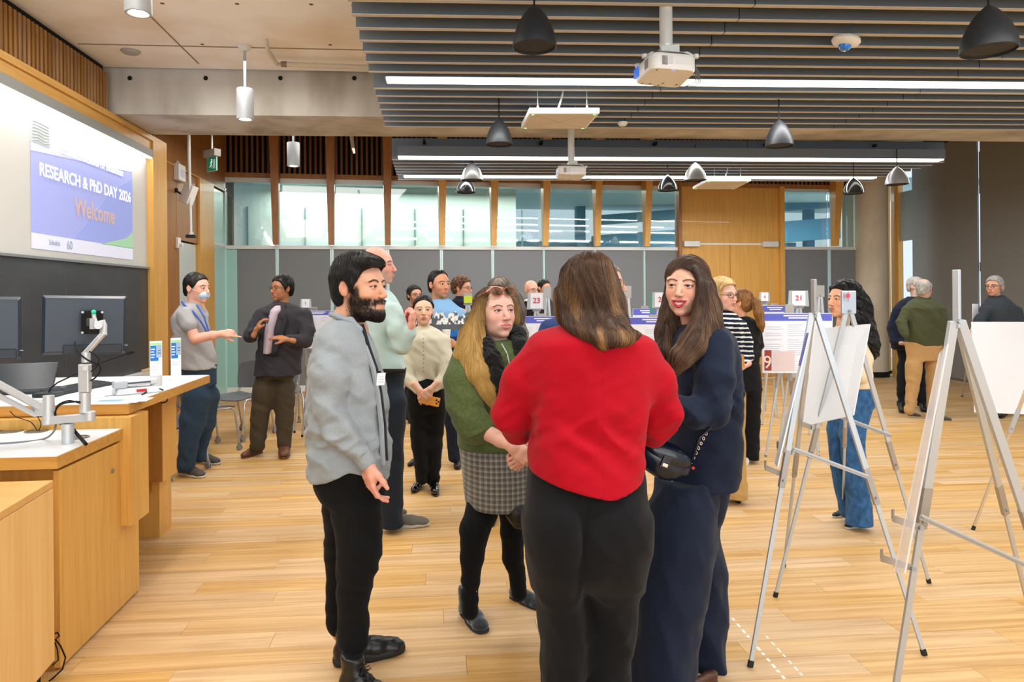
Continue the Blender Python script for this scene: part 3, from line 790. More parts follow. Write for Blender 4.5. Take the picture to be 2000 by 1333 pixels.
for a, b, wd in (((.005, .035), (-.006, .0), .018), ((-.006, .0), (.018, -.022), .011), ((.018, -.022), (.008, -.052), .009), ((-.006, .0), (-.022, -.03), .011), ((-.022, -.03), (-.04, -.035), .009), ((.004, .033), (.028, .018), .008), ((.004, .033), (-.022, .022), .008)):
    rr.bar(fig(*a), fig(*b), wd, .0012, side=a1)
for a, b in (((.05, -.06), (.05, .055)), ((.05, .055), (.075, .055)), ((.075, .055), (.075, -.06))): rr.bar(fig(*a), fig(*b), .006, .0012, side=a1)
rr.build('running_man_symbol', mw, t)
# white control box, tilted white speaker box, hanging rod with small camera, round switch
def wallbox(name, px, py, sx, sz, dep, m, label, cat, x=XB):
    c = PXp(px, py, x + dep / 2); t = thing(name, c, label, cat)
    MB().obox(c, V(0, 1, 0), V(1, 0, 0), V(0, 0, 1), sx / 2, dep / 2, sz / 2).build('case', m, t, bevel=.008); return t, c
t, c = wallbox('wall_control_box', 351, 338, .24, .21, .07, M_white, 'white rectangular box on the veneer wall right of the board frame', 'box', XB)
MB().obox(c + V(.0365, .0, -.01), V(0, 1, 0), V(1, 0, 0), V(0, 0, 1), .07, .002, .05).build('faceplate', mat('plate_lilac', '#cdd0ea', .4), t)
MB().tube([c + V(-.03, -.05, .10), c + V(-.02, -.02, .15), c + V(-.02, .05, .14), c + V(-.02, .07, .10)], .006, 8).build('cable_loop', M_white, t, smooth=True)
t, c = wallbox('wall_switch', 348, 475, .10, .14, .04, M_white, 'small white switch plate low on the veneer wall beside the door', 'switch', XB)
MB().cyl(c + V(.02, .0, -.02), .025, .035, 18, axis=(1, 0, 0)).build('rotary_knob', M_white, t, smooth=True)
c = U(368, 380, 8.4); t = thing('wall_speaker', c, 'white rectangular speaker tilted on a black wall arm', 'speaker')
up = unit(V(.33, 0, .94)); rt = unit(V(.8, -.55, -.28)); rt = unit(rt - up * np.dot(rt, up)); nn = np.cross(rt, up)
MB().obox(c, rt, nn, up, .085, .045, .115).build('cabinet', M_white, t, bevel=.006)
MB().tube([c - V(.08, 0, 0), PXp(344, 373, XB)], .012, 8).build('wall_arm', M_black, t)
MB().cyl(PXp(343, 372, XB), .03, .02, 14, axis=(1, 0, 0)).build('wall_bracket', M_black, t)
c = U(373, 462, 8.35); t = thing('ceiling_camera', c, 'small black camera at the end of a long white rod by the door', 'camera')
MB().tube([c + V(0, 0, .05), c + V(-.015, 0, .9), V(c[0] - .025, c[1], 4.36)], [.016, .02, .025], 12).build('drop_rod', M_frame, t, smooth=True)
MB().obox(c, V(1, 0, 0), V(0, 1, 0), V(0, 0, 1), .055, .03, .02).build('camera_body', M_bell, t, bevel=.006)
MB().cyl(c + V(0, 0, .018), .03, .03, 16).build('camera_mount', M_frame, t, smooth=True)
# white conduit drop in front of the timber slats
c = U(690, 300, 9.5); t = thing('hanging_cable', c, 'thin cream cable drop in front of the dark timber slats', 'cable')
MB().tube([U(686, 262, 9.5), U(689, 285, 9.5), U(692, 300, 9.5)], [.03, .024, .014], 8).build('cable_sheath', mat('pipe_cream', '#c9bda6', .5), t, smooth=True)

# ================================================================ projected slide on the screen
XS = XL - .043
sl_tl = PXp(59, 232, XS); sl_br = PXp(259, 508, XS); sl_bl = PXp(64, 484, XS); sl_tr = PXp(256, 315, XS)
ya, yb = sl_tl[1], sl_br[1]; za, zb = sl_bl[2] - .005, sl_tl[2] + .05
t = thing('projected_slide', (XS, (ya + yb) / 2, za), 'blue projected welcome slide on the white screen', 'slide')
RT, UPV = V(0, 1, 0), V(0, 0, 1)     # reading direction runs away from the camera
m_slide = mat('slide_blue', '#a6b0ea', .7, emit='#7f8ce4', estr=.2)
def sp(u, v, dx=0.0): return V(XS + dx, ya + (yb - ya) * u, za + (zb - za) * v)
def sbox(name, pts, m, dx): MB().prism([sp(u, v, dx) for u, v in pts], V(.0012, 0, 0)).build(name, m, t)
sbox('slide_ground', [(0, .0), (1, 0), (1, 1), (0, 1)], m_slide, 0)
sbox('slide_light_band', [(0, .72), (1, .86), (1, 1), (0, 1)], mat('slide_pale', '#c9cff4', .7, emit='#aab4f0', estr=.2), .0013)
sbox('slide_tint', [(.35, .12), (.75, .62), (1, .80), (1, .3), (.75, .12)], mat('slide_blue2', '#9dacee', .7, emit='#7488e4', estr=.16), .0013)
sbox('slide_green', [(.62, .11), (1, .11), (1, .27), (.92, .2)], mat('slide_green', '#a9d9b4', .7, emit='#8fd0a0', estr=.15), .0018)
sbox('slide_footer', [(0, 0), (1, 0), (1, .115), (0, .115)], mat('slide_white', '#dfe4f7', .7, emit='#d5dcf5', estr=.2), .0018)
sbox('slide_emblem', [(.0, .79), (.15, .79), (.15, .97), (.0, .97)], mat('slide_emblem', '#c4d0cc', .7), .0026)
mt = mat('slide_text_white', '#f4f6ff', .7, emit='#eef1ff', estr=.35); mo = mat('slide_text_orange', '#cdb2b6', .7, emit='#b99aa0', estr=.2); mgx = mat('slide_text_grey', '#a9b6cf', .7)
W = yb - ya
def stext(body, size, u, v, m, align='CENTER', sq=1.0): text('slide_lettering', body, size, sp(u, v, .004), RT, UPV, m, t, align=align, offset=.0024 * size / .1, squash=sq)
stext('Schulich School of Business', .105, .56, .815, mt, sq=.98)
stext('RESEARCH & PhD DAY 2026', .142, .52, .60, mt, sq=.93)
stext('Welcome', .22, .57, .375, mo, sq=.85)
stext('Schulich', .055, .18, .06, mgx, sq=.9)
stext('60', .10, .31, .055, mgx, sq=.9)
rg = MB(); rg.lathe(sp(.075, .06, .003), [(.024, 0), (.034, 0), (.034, .001), (.024, .001)], 20, axis=(1, 0, 0)); rg.build('slide_ring_mark', mgx, t)
em = MB()
for k in range(7):
    em.tube([sp(.01, .8 + k * .024, .0042), sp(.05, .815 + k * .022, .0042), sp(.1, .80 + k * .024, .0042), sp(.14, .818 + k * .02, .0042)], .003, 4)
em.build('emblem_lines', mgx, t)
# ================================================================ lectern desk, left
M_lam = mat('laminate_white', '#dcdfe3', .35, noise=((3, 3, 3), '#cfd4da', .4, .7))
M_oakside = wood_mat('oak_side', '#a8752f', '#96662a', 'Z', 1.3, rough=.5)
XD = -1.57
dk = thing('lectern_desk', (XD, 3.4, 0), 'long yellow oak lectern desk with two white tops at different heights', 'desk')
YN = 3.02; YM = PXp(251, 800, XD)[1]; YF = PXp(410, 738, XD)[1]
zl = PXp(110, 893, XD)[2]; zu = PXp(410, 733, XD)[2]
# lower top
MB().box(-3.0, XD + .0, YN, YM + .02, zl - .052, zl - .001).build('lower_top_edge', M_oakx, dk)
MB().box(-2.95, XD - .004, YN + .003, YM - .005, zl - .001, zl + .0015).build('lower_top', M_lam, dk)
# upper top
MB().box(-3.0, XD + .0, YM, YF, zu - .052, zu - .001).build('upper_top_edge', M_oakx, dk)
MB().box(-2.97, XD - .004, YM + .004, YF - .004, zu - .001, zu + .0015).build('upper_top', M_lam, dk)
MB().box(-3.0, XD - .02, YM + .015, YM + .035, zl + .0015, zu - .052).build('riser_panel', M_oakx, dk)
# cabinet body and door with lock
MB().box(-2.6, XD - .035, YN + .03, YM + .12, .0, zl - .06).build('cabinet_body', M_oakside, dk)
dr = MB().box(XD - .035, XD - .012, YN + .035, YM + .14, .012, zl - .068).build('door', M_oak, dk)
lk = PXp(220, 920, XD - .01)
MB().cyl(lk, .010, .006, 18, axis=(1, 0, 0)).build('lock', M_grey, dr, smooth=True)
hg = PXp(247, 862, XD)
MB().box(hg[0] - .03, hg[0] + .012, hg[1] - .02, hg[1] + .02, hg[2] - .004, hg[2] + .004).build('hinge', M_black, dr)
# recess between the pedestals
y277 = PXp(277, 1150, XD)[1]
XP1 = -1.53
y1a, y1b = PXp(257, 1000, XP1)[1], PXp(291, 1000, XP1)[1]
MB().box(-2.5, XP1, y1a, y1b, .42, zu - .058).build('drop_panel', M_oak, dk)
MB().box(-2.5, XD - .014, YM + .13, y277, 0, .42).build('pedestal_base', M_oak, dk)
XP2 = -1.74
y2a, y2b = PXp(318, 900, XP2)[1], PXp(345, 900, XP2)[1]
MB().box(-2.5, XP2, y2a, y2b, .39, zu - .058).build('drop_panel', M_oak, dk)
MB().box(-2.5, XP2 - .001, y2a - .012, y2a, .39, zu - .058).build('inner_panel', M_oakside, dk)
y3 = PZ(335, 1030)[1]
MB().box(-2.5, PZ(335, 1030)[0], y2a + .1, y3, 0, .39).build('pedestal_base', M_oak, dk)
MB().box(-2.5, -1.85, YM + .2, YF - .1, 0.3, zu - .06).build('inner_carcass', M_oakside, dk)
# grommets in the lower top
for (px, py, rx) in ((20, 843, .058), (71, 843, .052), (152, 855, .05)):
    c = PZ(px, py, zl + .002)
    MB().lathe(c, [(rx, 0), (rx, .003), (rx * .8, .004), (rx * .78, .001), (0, .001)], 28).build('grommet', mat('grommet', '#6e6a62', .4, metal=.4), dk)

# ---- maple cart in the corner, on castors
ct = thing('maple_cart', (XD - .3, 2.5, 0), 'low pale maple cart on black castors in the bottom left corner', 'cart')
ca = PZ(107, 1290, .125); ya = ca[1]; xa = ca[0]; ztop = PXp(97, 942, xa)[2]
d = unit(PZ(0, 1000, ztop) - PZ(97, 942, ztop)); L = 1.05
sd = unit(V(-1, .0, 0)) * .62
q = V(xa, ya, 0); q2 = q + V(d[0], d[1], 0) * L
def slab(z0, z1, name, m, g=0.0): MB().hexa([q + V(g, g, z0), q2 + V(g, -g, z0), q2 + sd + V(0, 0, z0), q + sd + V(0, 0, z0)], [q + V(g, g, z1), q2 + V(g, -g, z1), q2 + sd + V(0, 0, z1), q + sd + V(0, 0, z1)]).build(name, m, ct, bevel=.002)
slab(ztop - .028, ztop, 'top', wood_mat('maple_top', '#d8a763', '#cf9c56', 'X', .6, rough=.4))
slab(.125, ztop - .03, 'side_panels', M_maple)
cw = MB()
def castor(mb, c, r=.03):
    mb.cyl(c + V(-.012, 0, r), r, .01, 16, axis=(1, 0, 0)); mb.cyl(c + V(.004, 0, r), r, .01, 16, axis=(1, 0, 0))
for f, s in ((.08, .07), (.9, .07), (.08, .9), (.9, .9)):
    c = q + (q2 - q) * f + sd * s
    mb = MB(); castor(mb, c, .038); mb.box(c[0] - .015, c[0] + .015, c[1] - .02, c[1] + .02, .05, .125); mb.build('castor', M_black, ct)
cb_ = thing('floor_cable', PZ(115, 1300, .0), 'thin black cable drooping to the floor between cart and desk', 'cable')
p0 = PZ(104, 1245, .1)
MB().tube([U(104, 1240, 2.85), U(112, 1236, 2.85), U(116, 1243, 2.85), U(108, 1250, 2.85), U(118, 1262, 2.85), U(128, 1285, 2.85), U(122, 1308, 2.85), U(104, 1325, 2.85), U(96, 1331, 2.83)], .0032, 8).build('cable', M_black, cb_, smooth=True)
MB().tube([U(103, 1300, 2.84), U(114, 1290, 2.84), U(112, 1270, 2.84), U(107, 1255, 2.84)], .0025, 8).build('cable', M_black, cb_, smooth=True)

# ---- monitors on a twin arm
M_moni = mat('monitor_back', '#2b3440', .32, spec=.5)
M_monid = mat('monitor_dark', '#1b2026', .4)
M_arm = mat('arm_silver', '#c3c6c8', .38, metal=.35)
def PD(px, py, D): return U(px, py, D)
def monitor(c, label, D, flip=1):
    """c = four corner pixels tl, tr, br, bl with their depths"""
    tl, tr, br, bl = [U(*k) for k in c]
    cen = (tl + tr + br + bl) / 4; rt = unit(tr - tl); up = unit(tl - bl); n = np.cross(rt, up); n = n if np.dot(n, EYE - cen) > 0 else -n
    t = thing('monitor', V(cen[0], cen[1], bl[2]), label, 'monitor', 'monitors on the desk arm')
    hw, hh = np.linalg.norm(tr - tl) / 2, np.linalg.norm(tl - bl) / 2
    bk = MB()
    A = [cen + rt * a * hw + up * b * hh for a, b in ((-1, -1), (1, -1), (1, 1), (-1, 1))]
    B = [cen + rt * a * hw * .93 + up * b * hh * .9 + n * .022 - up * .0 for a, b in ((-1, -1), (1, -1), (1, 1), (-1, 1))]
    bk.hexa([q - n * .014 for q in A], [q - n * .001 for q in A]); 
    bk.build('screen_frame', M_monid, t, bevel=.002)
    MB().hexa(A, B).build('back_shell', M_moni, t, bevel=.003)
    MB().obox(cen + up * hh * .80 + n * .0155, rt, n, up, hw * .70, .004, .0022).build('vent_slit', M_monid, t)
    MB().obox(cen - up * hh * .82 + n * .022 + rt * hw * .18, rt, n, up, hw * .70, .016, hh * .16).build('connector_hump', M_monid, t, bevel=.004)
    MB().obox(cen - up * hh * .72 + rt * hw * .96 + n * .01, rt, n, up, .014, .003, .0015).build('edge_button', M_grey, t)
    return t, cen, rt, up, n
D1 = 3.15
m1, cen, rt, up, n = monitor([(82, 577, 3.22), (247, 579, 3.42), (247, 689, 3.42), (80, 695, 3.22)], 'black monitor seen from behind with a green knob on its mount', D1)
MB().obox(U(180, 630, 3.28), rt, n, up, .045, .006, .055).build('vesa_frame', M_black, m1, bevel=.002)
vm = MB()
for a in (-1, 1):
    for b in (-1, 1): vm.cyl(U(180, 630, 3.272) + rt * a * .04 + up * b * .048, .006, .008, 10, axis=n)
vm.build('vesa_screws', M_grey, m1)
m2, *_ = monitor([(-120, 578, 3.05), (41, 580, 3.22), (44, 702, 3.22), (-120, 706, 3.05)], 'black monitor cut by the left picture edge', 3.1)
ar = thing('monitor_stand', PZ(133, 862, zl + .002), 'silver twin arm monitor stand clamped in the lower desk top', 'stand')
DA = 3.2
base = PZ(133, 866, zl + .002); DA = float(np.dot(base - EYE, _F))
def A_(px, py, dd=0.0): return U(px, py, DA + dd)
MB().tube([base, A_(132.5, 828)], .0255, 28).build('post', M_arm, ar, smooth=True)
MB().cyl(A_(132.5, 838), .028, .02, 28).build('post_collar', M_arm, ar, smooth=True)
# cross bar
L0, L1 = A_(94, 822), A_(176, 815)
mm = MB(); mm.bar(L0 + V(0, 0, -.0), L1, .036, .030, side=V(0, 0, 1)); mm.cyl(L0 + V(0, 0, -.018), .024, .04, 24); mm.cyl(L1 + V(0, 0, -.018), .022, .045, 24)
mm.build('cross_bar', M_arm, ar, smooth=True, bevel=.004)
MB().tube([A_(95, 822), A_(95, 773)], .0235, 26).build('left_pivot', M_arm, ar, smooth=True)
MB().tube([A_(166, 806), A_(166, 767)], .0235, 26).build('right_pivot', M_arm, ar, smooth=True)
mm = MB(); a, b = A_(166, 767), A_(166, 711); mm.obox((a + b) / 2, V(1, 0, 0), V(0, 1, 0), V(0, 0, 1), .0235, .018, np.linalg.norm(b - a) / 2)
rl = mm.build('right_lower_arm', M_arm, ar, bevel=.006)
MB().cyl(A_(171, 719) + V(0, -.022, 0), .011, .008, 18, axis=(0, 1, 0)).build('joint_disc', M_frame, rl, smooth=True)
MB().cyl(A_(168, 708), .0185, .045, 22).build('right_joint', M_arm, ar, smooth=True)
MB().bar(A_(165, 693), A_(202, 652, .02), .030, .022, side=V(0, 1, 0)).build('right_upper_arm', M_arm, ar, bevel=.006)
MB().bar(A_(170, 686) + V(0, -.014, 0), A_(199, 655, .02) + V(0, -.014, 0), .004, .010, side=V(0, 1, 0)).build('arm_groove', mat('arm_shade', '#a2a5a6', .4), ar, bevel=.002)
MB().tube([A_(202, 655, .02), A_(202, 633, .03)], .0155, 22).build('wrist_tube', M_arm, ar, smooth=True)
mm = MB(); mm.tube([A_(202, 640, .03), A_(201, 631, .03), A_(190, 635, .03)], .0165, 18); mm.cyl(A_(190, 635, .01) , .017, .04, 22, axis=n); mm.build('wrist_joint', M_arm, ar, smooth=True)
MB().cyl(A_(190, 635, .0), .012, .01, 22, axis=n).build('joint_ring', mat('arm_ring', '#5e5c58', .4, metal=.5), ar, smooth=True)
mm = MB(); mm.bar(A_(182, 643, .05), A_(182, 622, .05), .02, .025, side=V(1, 0, 0)); mm.tube([A_(189, 634, .05), A_(184, 622, .05), A_(183, 613, .05)], .009, 10); mm.build('tilt_head', M_arm, ar, smooth=True)
MB().sphere(A_(183, 610, .04), .0105, 18, 12).build('green_knob', mat('knob_green', '#1fc79a', .4), ar, smooth=True)
MB().obox(A_(172, 630, .05), rt, n, up, .008, .01, .018).build('mount_block', M_monid, ar, bevel=.002)
# left, long arm sloping to the picture edge
la = MB(); la.bar(A_(80, 796, 0), A_(-60, 720, -.2), .032, .036, side=V(0, 0, 1)); la.build('left_upper_arm', M_arm, ar, bevel=.008)
la = MB(); la.bar(A_(72, 812, 0), A_(-60, 744, -.2), .022, .03, side=V(0, 0, 1)); la.build('left_lower_arm', M_arm, ar, bevel=.006)
MB().obox(A_(78, 798), V(1, 0, 0), V(0, 1, 0), V(0, 0, 1), .028, .02, .034).build('left_knuckle', M_arm, ar, bevel=.006)
MB().cyl(A_(69, 801) + V(0, -.024, 0), .009, .006, 16, axis=(0, 1, 0)).build('knuckle_screw', M_grey, ar, smooth=True)
MB().bar(A_(40, 795, .02), A_(-60, 742, -.18), .008, .02, side=V(0, 0, 1)).build('cable_cover', M_monid, ar)
MB().tube([A_(-60, 722, -.2), A_(-62, 660, -.14), A_(-45, 642, -.10)], .016, 16).build('left_wrist_tube', M_arm, ar, smooth=True)
# cables
def cable(name, pts, r, label, m=None, group=None):
    P = np.array(pts, float)
    # catmull-rom
    Q = [];
    ext = np.vstack([2 * P[0] - P[1], P, 2 * P[-1] - P[-2]])
    for i in range(1, len(ext) - 2):
        for s in np.linspace(0, 1, 7)[:-1]:
            a, b, c_, d_ = ext[i - 1], ext[i], ext[i + 1], ext[i + 2]
            Q.append(.5 * ((2 * b) + (-a + c_) * s + (2 * a - 5 * b + 4 * c_ - d_) * s * s + (-a + 3 * b - 3 * c_ + d_) * s ** 3))
    Q.append(P[-1])
    t = MB().tube(Q, r, 8).build(name, m or M_black, None, smooth=True, loc=P[0])
    return tag(t, label, 'cable', group)
cable('display_cable', [A_(146, 668, .04), A_(150, 686, .0), A_(170, 703, -.03), A_(192, 713, -.03), A_(196, 724, -.03), A_(184, 740, -.02), A_(170, 746, .03)], .0035, 'black cable looping from the left side of the monitor down the arm')
cable('display_cable', [A_(163, 682, .03), A_(180, 690, -.02), A_(193, 702, -.03), A_(189, 716, -.03), A_(178, 726, .0)], .003, 'thinner black cable curling round the arm joint')
cable('arm_cable', [A_(165, 792, -.0), A_(150, 785, -.03), A_(120, 790, -.03), A_(108, 805, .0), A_(113, 822, .03), A_(120, 830, .04)], .004, 'black cable bundle arching between the two arm pivots')
cable('arm_cable', [A_(160, 790, .03), A_(135, 783, .03), A_(112, 793, .03), A_(109, 812, .03), A_(112, 828, .03)], .003, 'second thin cable behind the arm bundle')
cable('desk_cable', [PZ(-20, 868, zl + .005), PZ(40, 864, zl + .005), PZ(85, 858, zl + .005), A_(104, 845), A_(110, 828, .03)], .0042, 'grey cable lying on the lower white top', mat('cable_grey2', '#6f757a', .5))
cable('desk_cable', [PZ(168, 868, zl + .01), A_(152, 850, .03), A_(146, 843, .04), A_(142, 836, .05)], .008, 'thick black plugs going into the right hand grommet')
cable('desk_cable', [PZ(73, 842, zl + .004), U(60, 825, 3.4), U(32, 815, 3.3), U(20, 804, 3.2)], .002, 'thin wire from the middle grommet up to the left arm')
cable('desk_cable', [PZ(76, 842, zl + .004), U(80, 828, 3.4), U(72, 812, 3.3)], .002, 'short thin wire beside the middle grommet')
# gooseneck microphone
gb = PZ(94, 775, zu + .002)
gm = thing('gooseneck_microphone', gb, 'black gooseneck microphone reaching right over the desk', 'microphone')
gd = float(np.dot(gb - EYE, _F))
MB().tube([U(94, 772, gd), U(98, 760, gd), U(112, 748, gd), U(140, 735, gd), U(200, 708, gd), U(247, 692, gd)], .0038, 10).build('gooseneck', M_black, gm, smooth=True)
MB().tube([U(246, 693, gd), U(250, 690, gd), U(258, 688, gd), U(262, 688, gd)], [.006, .012, .012, .006], 14).build('windscreen', mat('foam_black', '#141416', .95), gm, smooth=True)
MB().obox(gb + V(0, 0, .012), V(1, 0, 0), V(0, 1, 0), V(0, 0, 1), .06, .05, .012).build('base', M_monid, gm, bevel=.005)

# ---- things on the upper top
def onz(px, py): return PZ(px, py, zu + .002)
# keyboard
k = thing('keyboard', onz(160, 765), 'dark keyboard lying on the upper white top behind the arm', 'keyboard')
a, b = onz(124, 772), onz(226, 751); u_ = unit(b - a); v_ = V(-u_[1], u_[0], 0)
MB().hexa([a, b, b + v_ * .14, a + v_ * .14], [a + V(0, 0, .012), b + V(0, 0, .012), b + v_ * .14 + V(0, 0, .028), a + v_ * .14 + V(0, 0, .028)]).build('case', M_monid, k, bevel=.002)
km = MB(); Lk = np.linalg.norm(b - a)
for r_ in range(5):
    for c_ in range(18):
        q_ = a + u_ * (.012 + c_ * (Lk - .024) / 18 + .009) + v_ * (.016 + r_ * .025) + V(0, 0, .0155 + r_ * .0028)
        km.obox(q_, u_, v_, V(0, 0, 1), .0085, .010, .002)
tag(km.build('keys', mat('key_grey', '#3d4248', .5), k), kind='stuff')
# document camera
dc_ = thing('document_camera', onz(265, 770), 'white document camera with a folded arm and a red sticker', 'camera')
o = onz(250, 770)
ux = unit(V(.82, .57, 0)); uy = V(-ux[1], ux[0], 0); Z1 = V(0, 0, 1)
M_dc = mat('doc_white', '#d9dcdf', .4)
MB().hexa([o + ux * -.07 + uy * -.05, o + ux * .17 + uy * -.05, o + ux * .17 + uy * .09, o + ux * -.07 + uy * .09], [o + ux * -.06 + uy * -.045 + Z1 * .038, o + ux * .14 + uy * -.04 + Z1 * .038, o + ux * .14 + uy * .085 + Z1 * .038, o + ux * -.06 + uy * .085 + Z1 * .038]).build('base', M_dc, dc_, bevel=.008)
MB().hexa([o + ux * -.07 + uy * -.04 + Z1 * .042, o + ux * .15 + uy * -.03 + Z1 * .050, o + ux * .15 + uy * .02 + Z1 * .050, o + ux * -.07 + uy * .03 + Z1 * .042], [o + ux * -.07 + uy * -.04 + Z1 * .075, o + ux * .15 + uy * -.03 + Z1 * .082, o + ux * .15 + uy * .02 + Z1 * .082, o + ux * -.07 + uy * .03 + Z1 * .075]).build('folded_arm', M_dc, dc_, bevel=.008)
MB().obox(o + ux * .04 + uy * -.037 + Z1 * .064, ux, uy, Z1, .07, .004, .004).build('arm_slot', mat('slot_grey', '#4c5155', .5), dc_)
MB().obox(o + ux * -.045 + uy * -.02 + Z1 * .06, ux, uy, Z1, .036, .030, .022).build('camera_head', mat('doc_grey', '#b3b8bc', .4), dc_, bevel=.01)
MB().tube([o + ux * .15 + uy * .01 + Z1 * .03, o + ux * .15 + uy * .01 + Z1 * .095], .032, 24).build('hinge_drum', M_dc, dc_, smooth=True)
MB().obox(o + ux * .06 + uy * -.049 + Z1 * .02, ux, uy, Z1, .026, .003, .007).build('red_sticker_backing', mat('sticker_red', '#c8231b', .5), dc_)
# acrylic table signs
def tent(px0, px1, py_b, py_t, label, kind):
    a, b = onz(px0, py_b), onz(px1, py_b - 1.5)
    D = float(np.dot(a - EYE, _F)); h = U(px0, py_t, D)[2] - a[2]
    t = thing('table_sign', (a + b) / 2, label, 'sign', 'acrylic table signs'); u = unit(b - a); v = V(-u[1], u[0], 0); v = v if np.dot(v, EYE - a) > 0 else -v
    w = np.linalg.norm(b - a)
    MB().hexa([a, b, b - v * .003, a - v * .003], [q + V(0, 0, h) for q in (a, b, b - v * .003, a - v * .003)]).build('acrylic_sheet', mat('acrylic', '#eef1f2', .15), t)
    MB().hexa([a - v * .003, b - v * .003, b - v * .07, a - v * .07], [q + V(0, 0, .003) for q in (a - v * .003, b - v * .003, b - v * .07, a - v * .07)]).build('foot', mat('acrylic', '#eef1f2', .15), t)
    def pl(name, x0, x1, z0, z1, m, o_): MB().hexa([a + u * w * x0 + v * o_ + V(0, 0, h * z0), a + u * w * x1 + v * o_ + V(0, 0, h * z0), a + u * w * x1 + v * (o_ + .0008) + V(0, 0, h * z0), a + u * w * x0 + v * (o_ + .0008) + V(0, 0, h * z0)], [a + u * w * x0 + v * o_ + V(0, 0, h * z1), a + u * w * x1 + v * o_ + V(0, 0, h * z1), a + u * w * x1 + v * (o_ + .0008) + V(0, 0, h * z1), a + u * w * x0 + v * (o_ + .0008) + V(0, 0, h * z1)]).build(name, m, t)
    pl('paper', .03, .97, .04, .98, mat('paper_white', '#f0f2f6', .6), .0006)
    pl('green_band', .04, .96, .90, .96, mat('band_green', '#a8dba0', .6), .0016)
    pl('blue_field', .04, .70, .52, .89, mat('field_blue', '#1573c8', .6), .0016)
    pl('photo_print', .52, .96, .60, .90, mat('photo_print', '#9db4cf', .6), .0022)
    for k_ in range(4): pl('white_line', .1, .42 - .06 * (k_ % 2), .79 - .065 * k_, .815 - .065 * k_, mat('paper_white', '#f0f2f6', .6), .003)
    for k_ in range(2): pl('print_stripe', .62 + .05 * k_, .9, .70 + .06 * k_, .715 + .06 * k_, mat('stripe_dark', '#3a4350', .6), .003)
    if kind == 0:
        for k_ in range(9): pl('text_line', .15, .85 - .05 * (k_ % 3), .44 - .045 * k_, .448 - .045 * k_, mat('line_grey', '#b9bfca', .6), .0016)
    else:
        for k_ in range(2): pl('text_line', .12, .88, .42 - .05 * k_, .43 - .05 * k_, mat('line_grey', '#b9bfca', .6), .0016)
tent(293, 317, 748, 667, 'upright acrylic sign with blue picture and text lines, left of its pair', 0)
tent(334, 354, 744, 661, 'upright acrylic sign with blue picture and blank lower sheet, right of its pair', 1)
# papers, laptop, chalk
pp = thing('paper_sheets', onz(205, 783), 'printed sheets lying flat on the upper top under the arm', 'paper')
a, b = onz(178, 789), onz(258, 785)
for k_, (dx, dy, rot) in enumerate(((0, 0, 0), (.03, .02, .1))):
    c = (a + b) / 2 + V(dx, dy + .05, .0008 * (k_ + 1)); u = unit(V(math.cos(rot), math.sin(rot), 0)); v = V(-u[1], u[0], 0)
    MB().obox(c, u, v, Z1, .13, .07, .0004).build('sheet', mat('paper_white', '#f0f2f6', .6), pp)
MB().obox((a + b) / 2 + V(-.03, .055, .003), V(1, 0, 0), V(0, 1, 0), Z1, .06, .03, .0004).build('blue_print', mat('print_blue', '#6fa0d6', .6), pp)
lp = thing('laptop', onz(50, 770), 'half open dark laptop at the left end of the upper top', 'laptop')
c = onz(60, 772)
MB().obox(c + V(-.15, .12, .01), unit(V(1, .15, 0)), unit(V(-.15, 1, 0)), Z1, .17, .11, .008).build('base', M_monid, lp, bevel=.003)
MB().obox(c + V(-.13, .16, .075), unit(V(1, .15, 0)), unit(V(-.06, .45, .8)), unit(V(.1, -.8, .45)), .17, .10, .004).build('lid', mat('laptop_lid', '#20262e', .2), lp, bevel=.003)
ph = thing('desk_phone', onz(95, 768), 'black curved handset base next to the laptop', 'phone')
MB().sphere(onz(98, 769) + V(0, .08, .01), .055, 20, 10, sc=(1.3, .9, .4)).build('case', M_monid, ph, smooth=True)
er = thing('board_eraser', PXp(285, 724, XL + .03), 'pale wooden stick resting on the chalk ledge', 'eraser')
MB().box(XL - .0, XL + .04, PXp(276, 720, XL)[1], PXp(292, 720, XL)[1], .80, .83).build('block', mat('stick_wood', '#d5b48c', .6), er, bevel=.004)
cable('usb_cable', [onz(277, 772), onz(293, 767) + V(0, 0, .012), onz(312, 765) + V(.01, 0, .012), U(326, 772, 4.35), U(326, 784, 4.28), U(315, 788, 4.25)], .004, 'black cable from the document camera hanging over the oak edge')
cable('usb_cable', [onz(300, 768), U(322, 764, 4.45), U(330, 772, 4.42), U(327, 783, 4.4)], .0035, 'white cable hanging over the oak edge beside the black one', M_white)
cable('usb_cable', [onz(205, 775), onz(225, 772), onz(245, 765), onz(250, 764)], .003, 'thin grey cable running into the document camera', mat('cable_grey2', '#6f757a', .5))
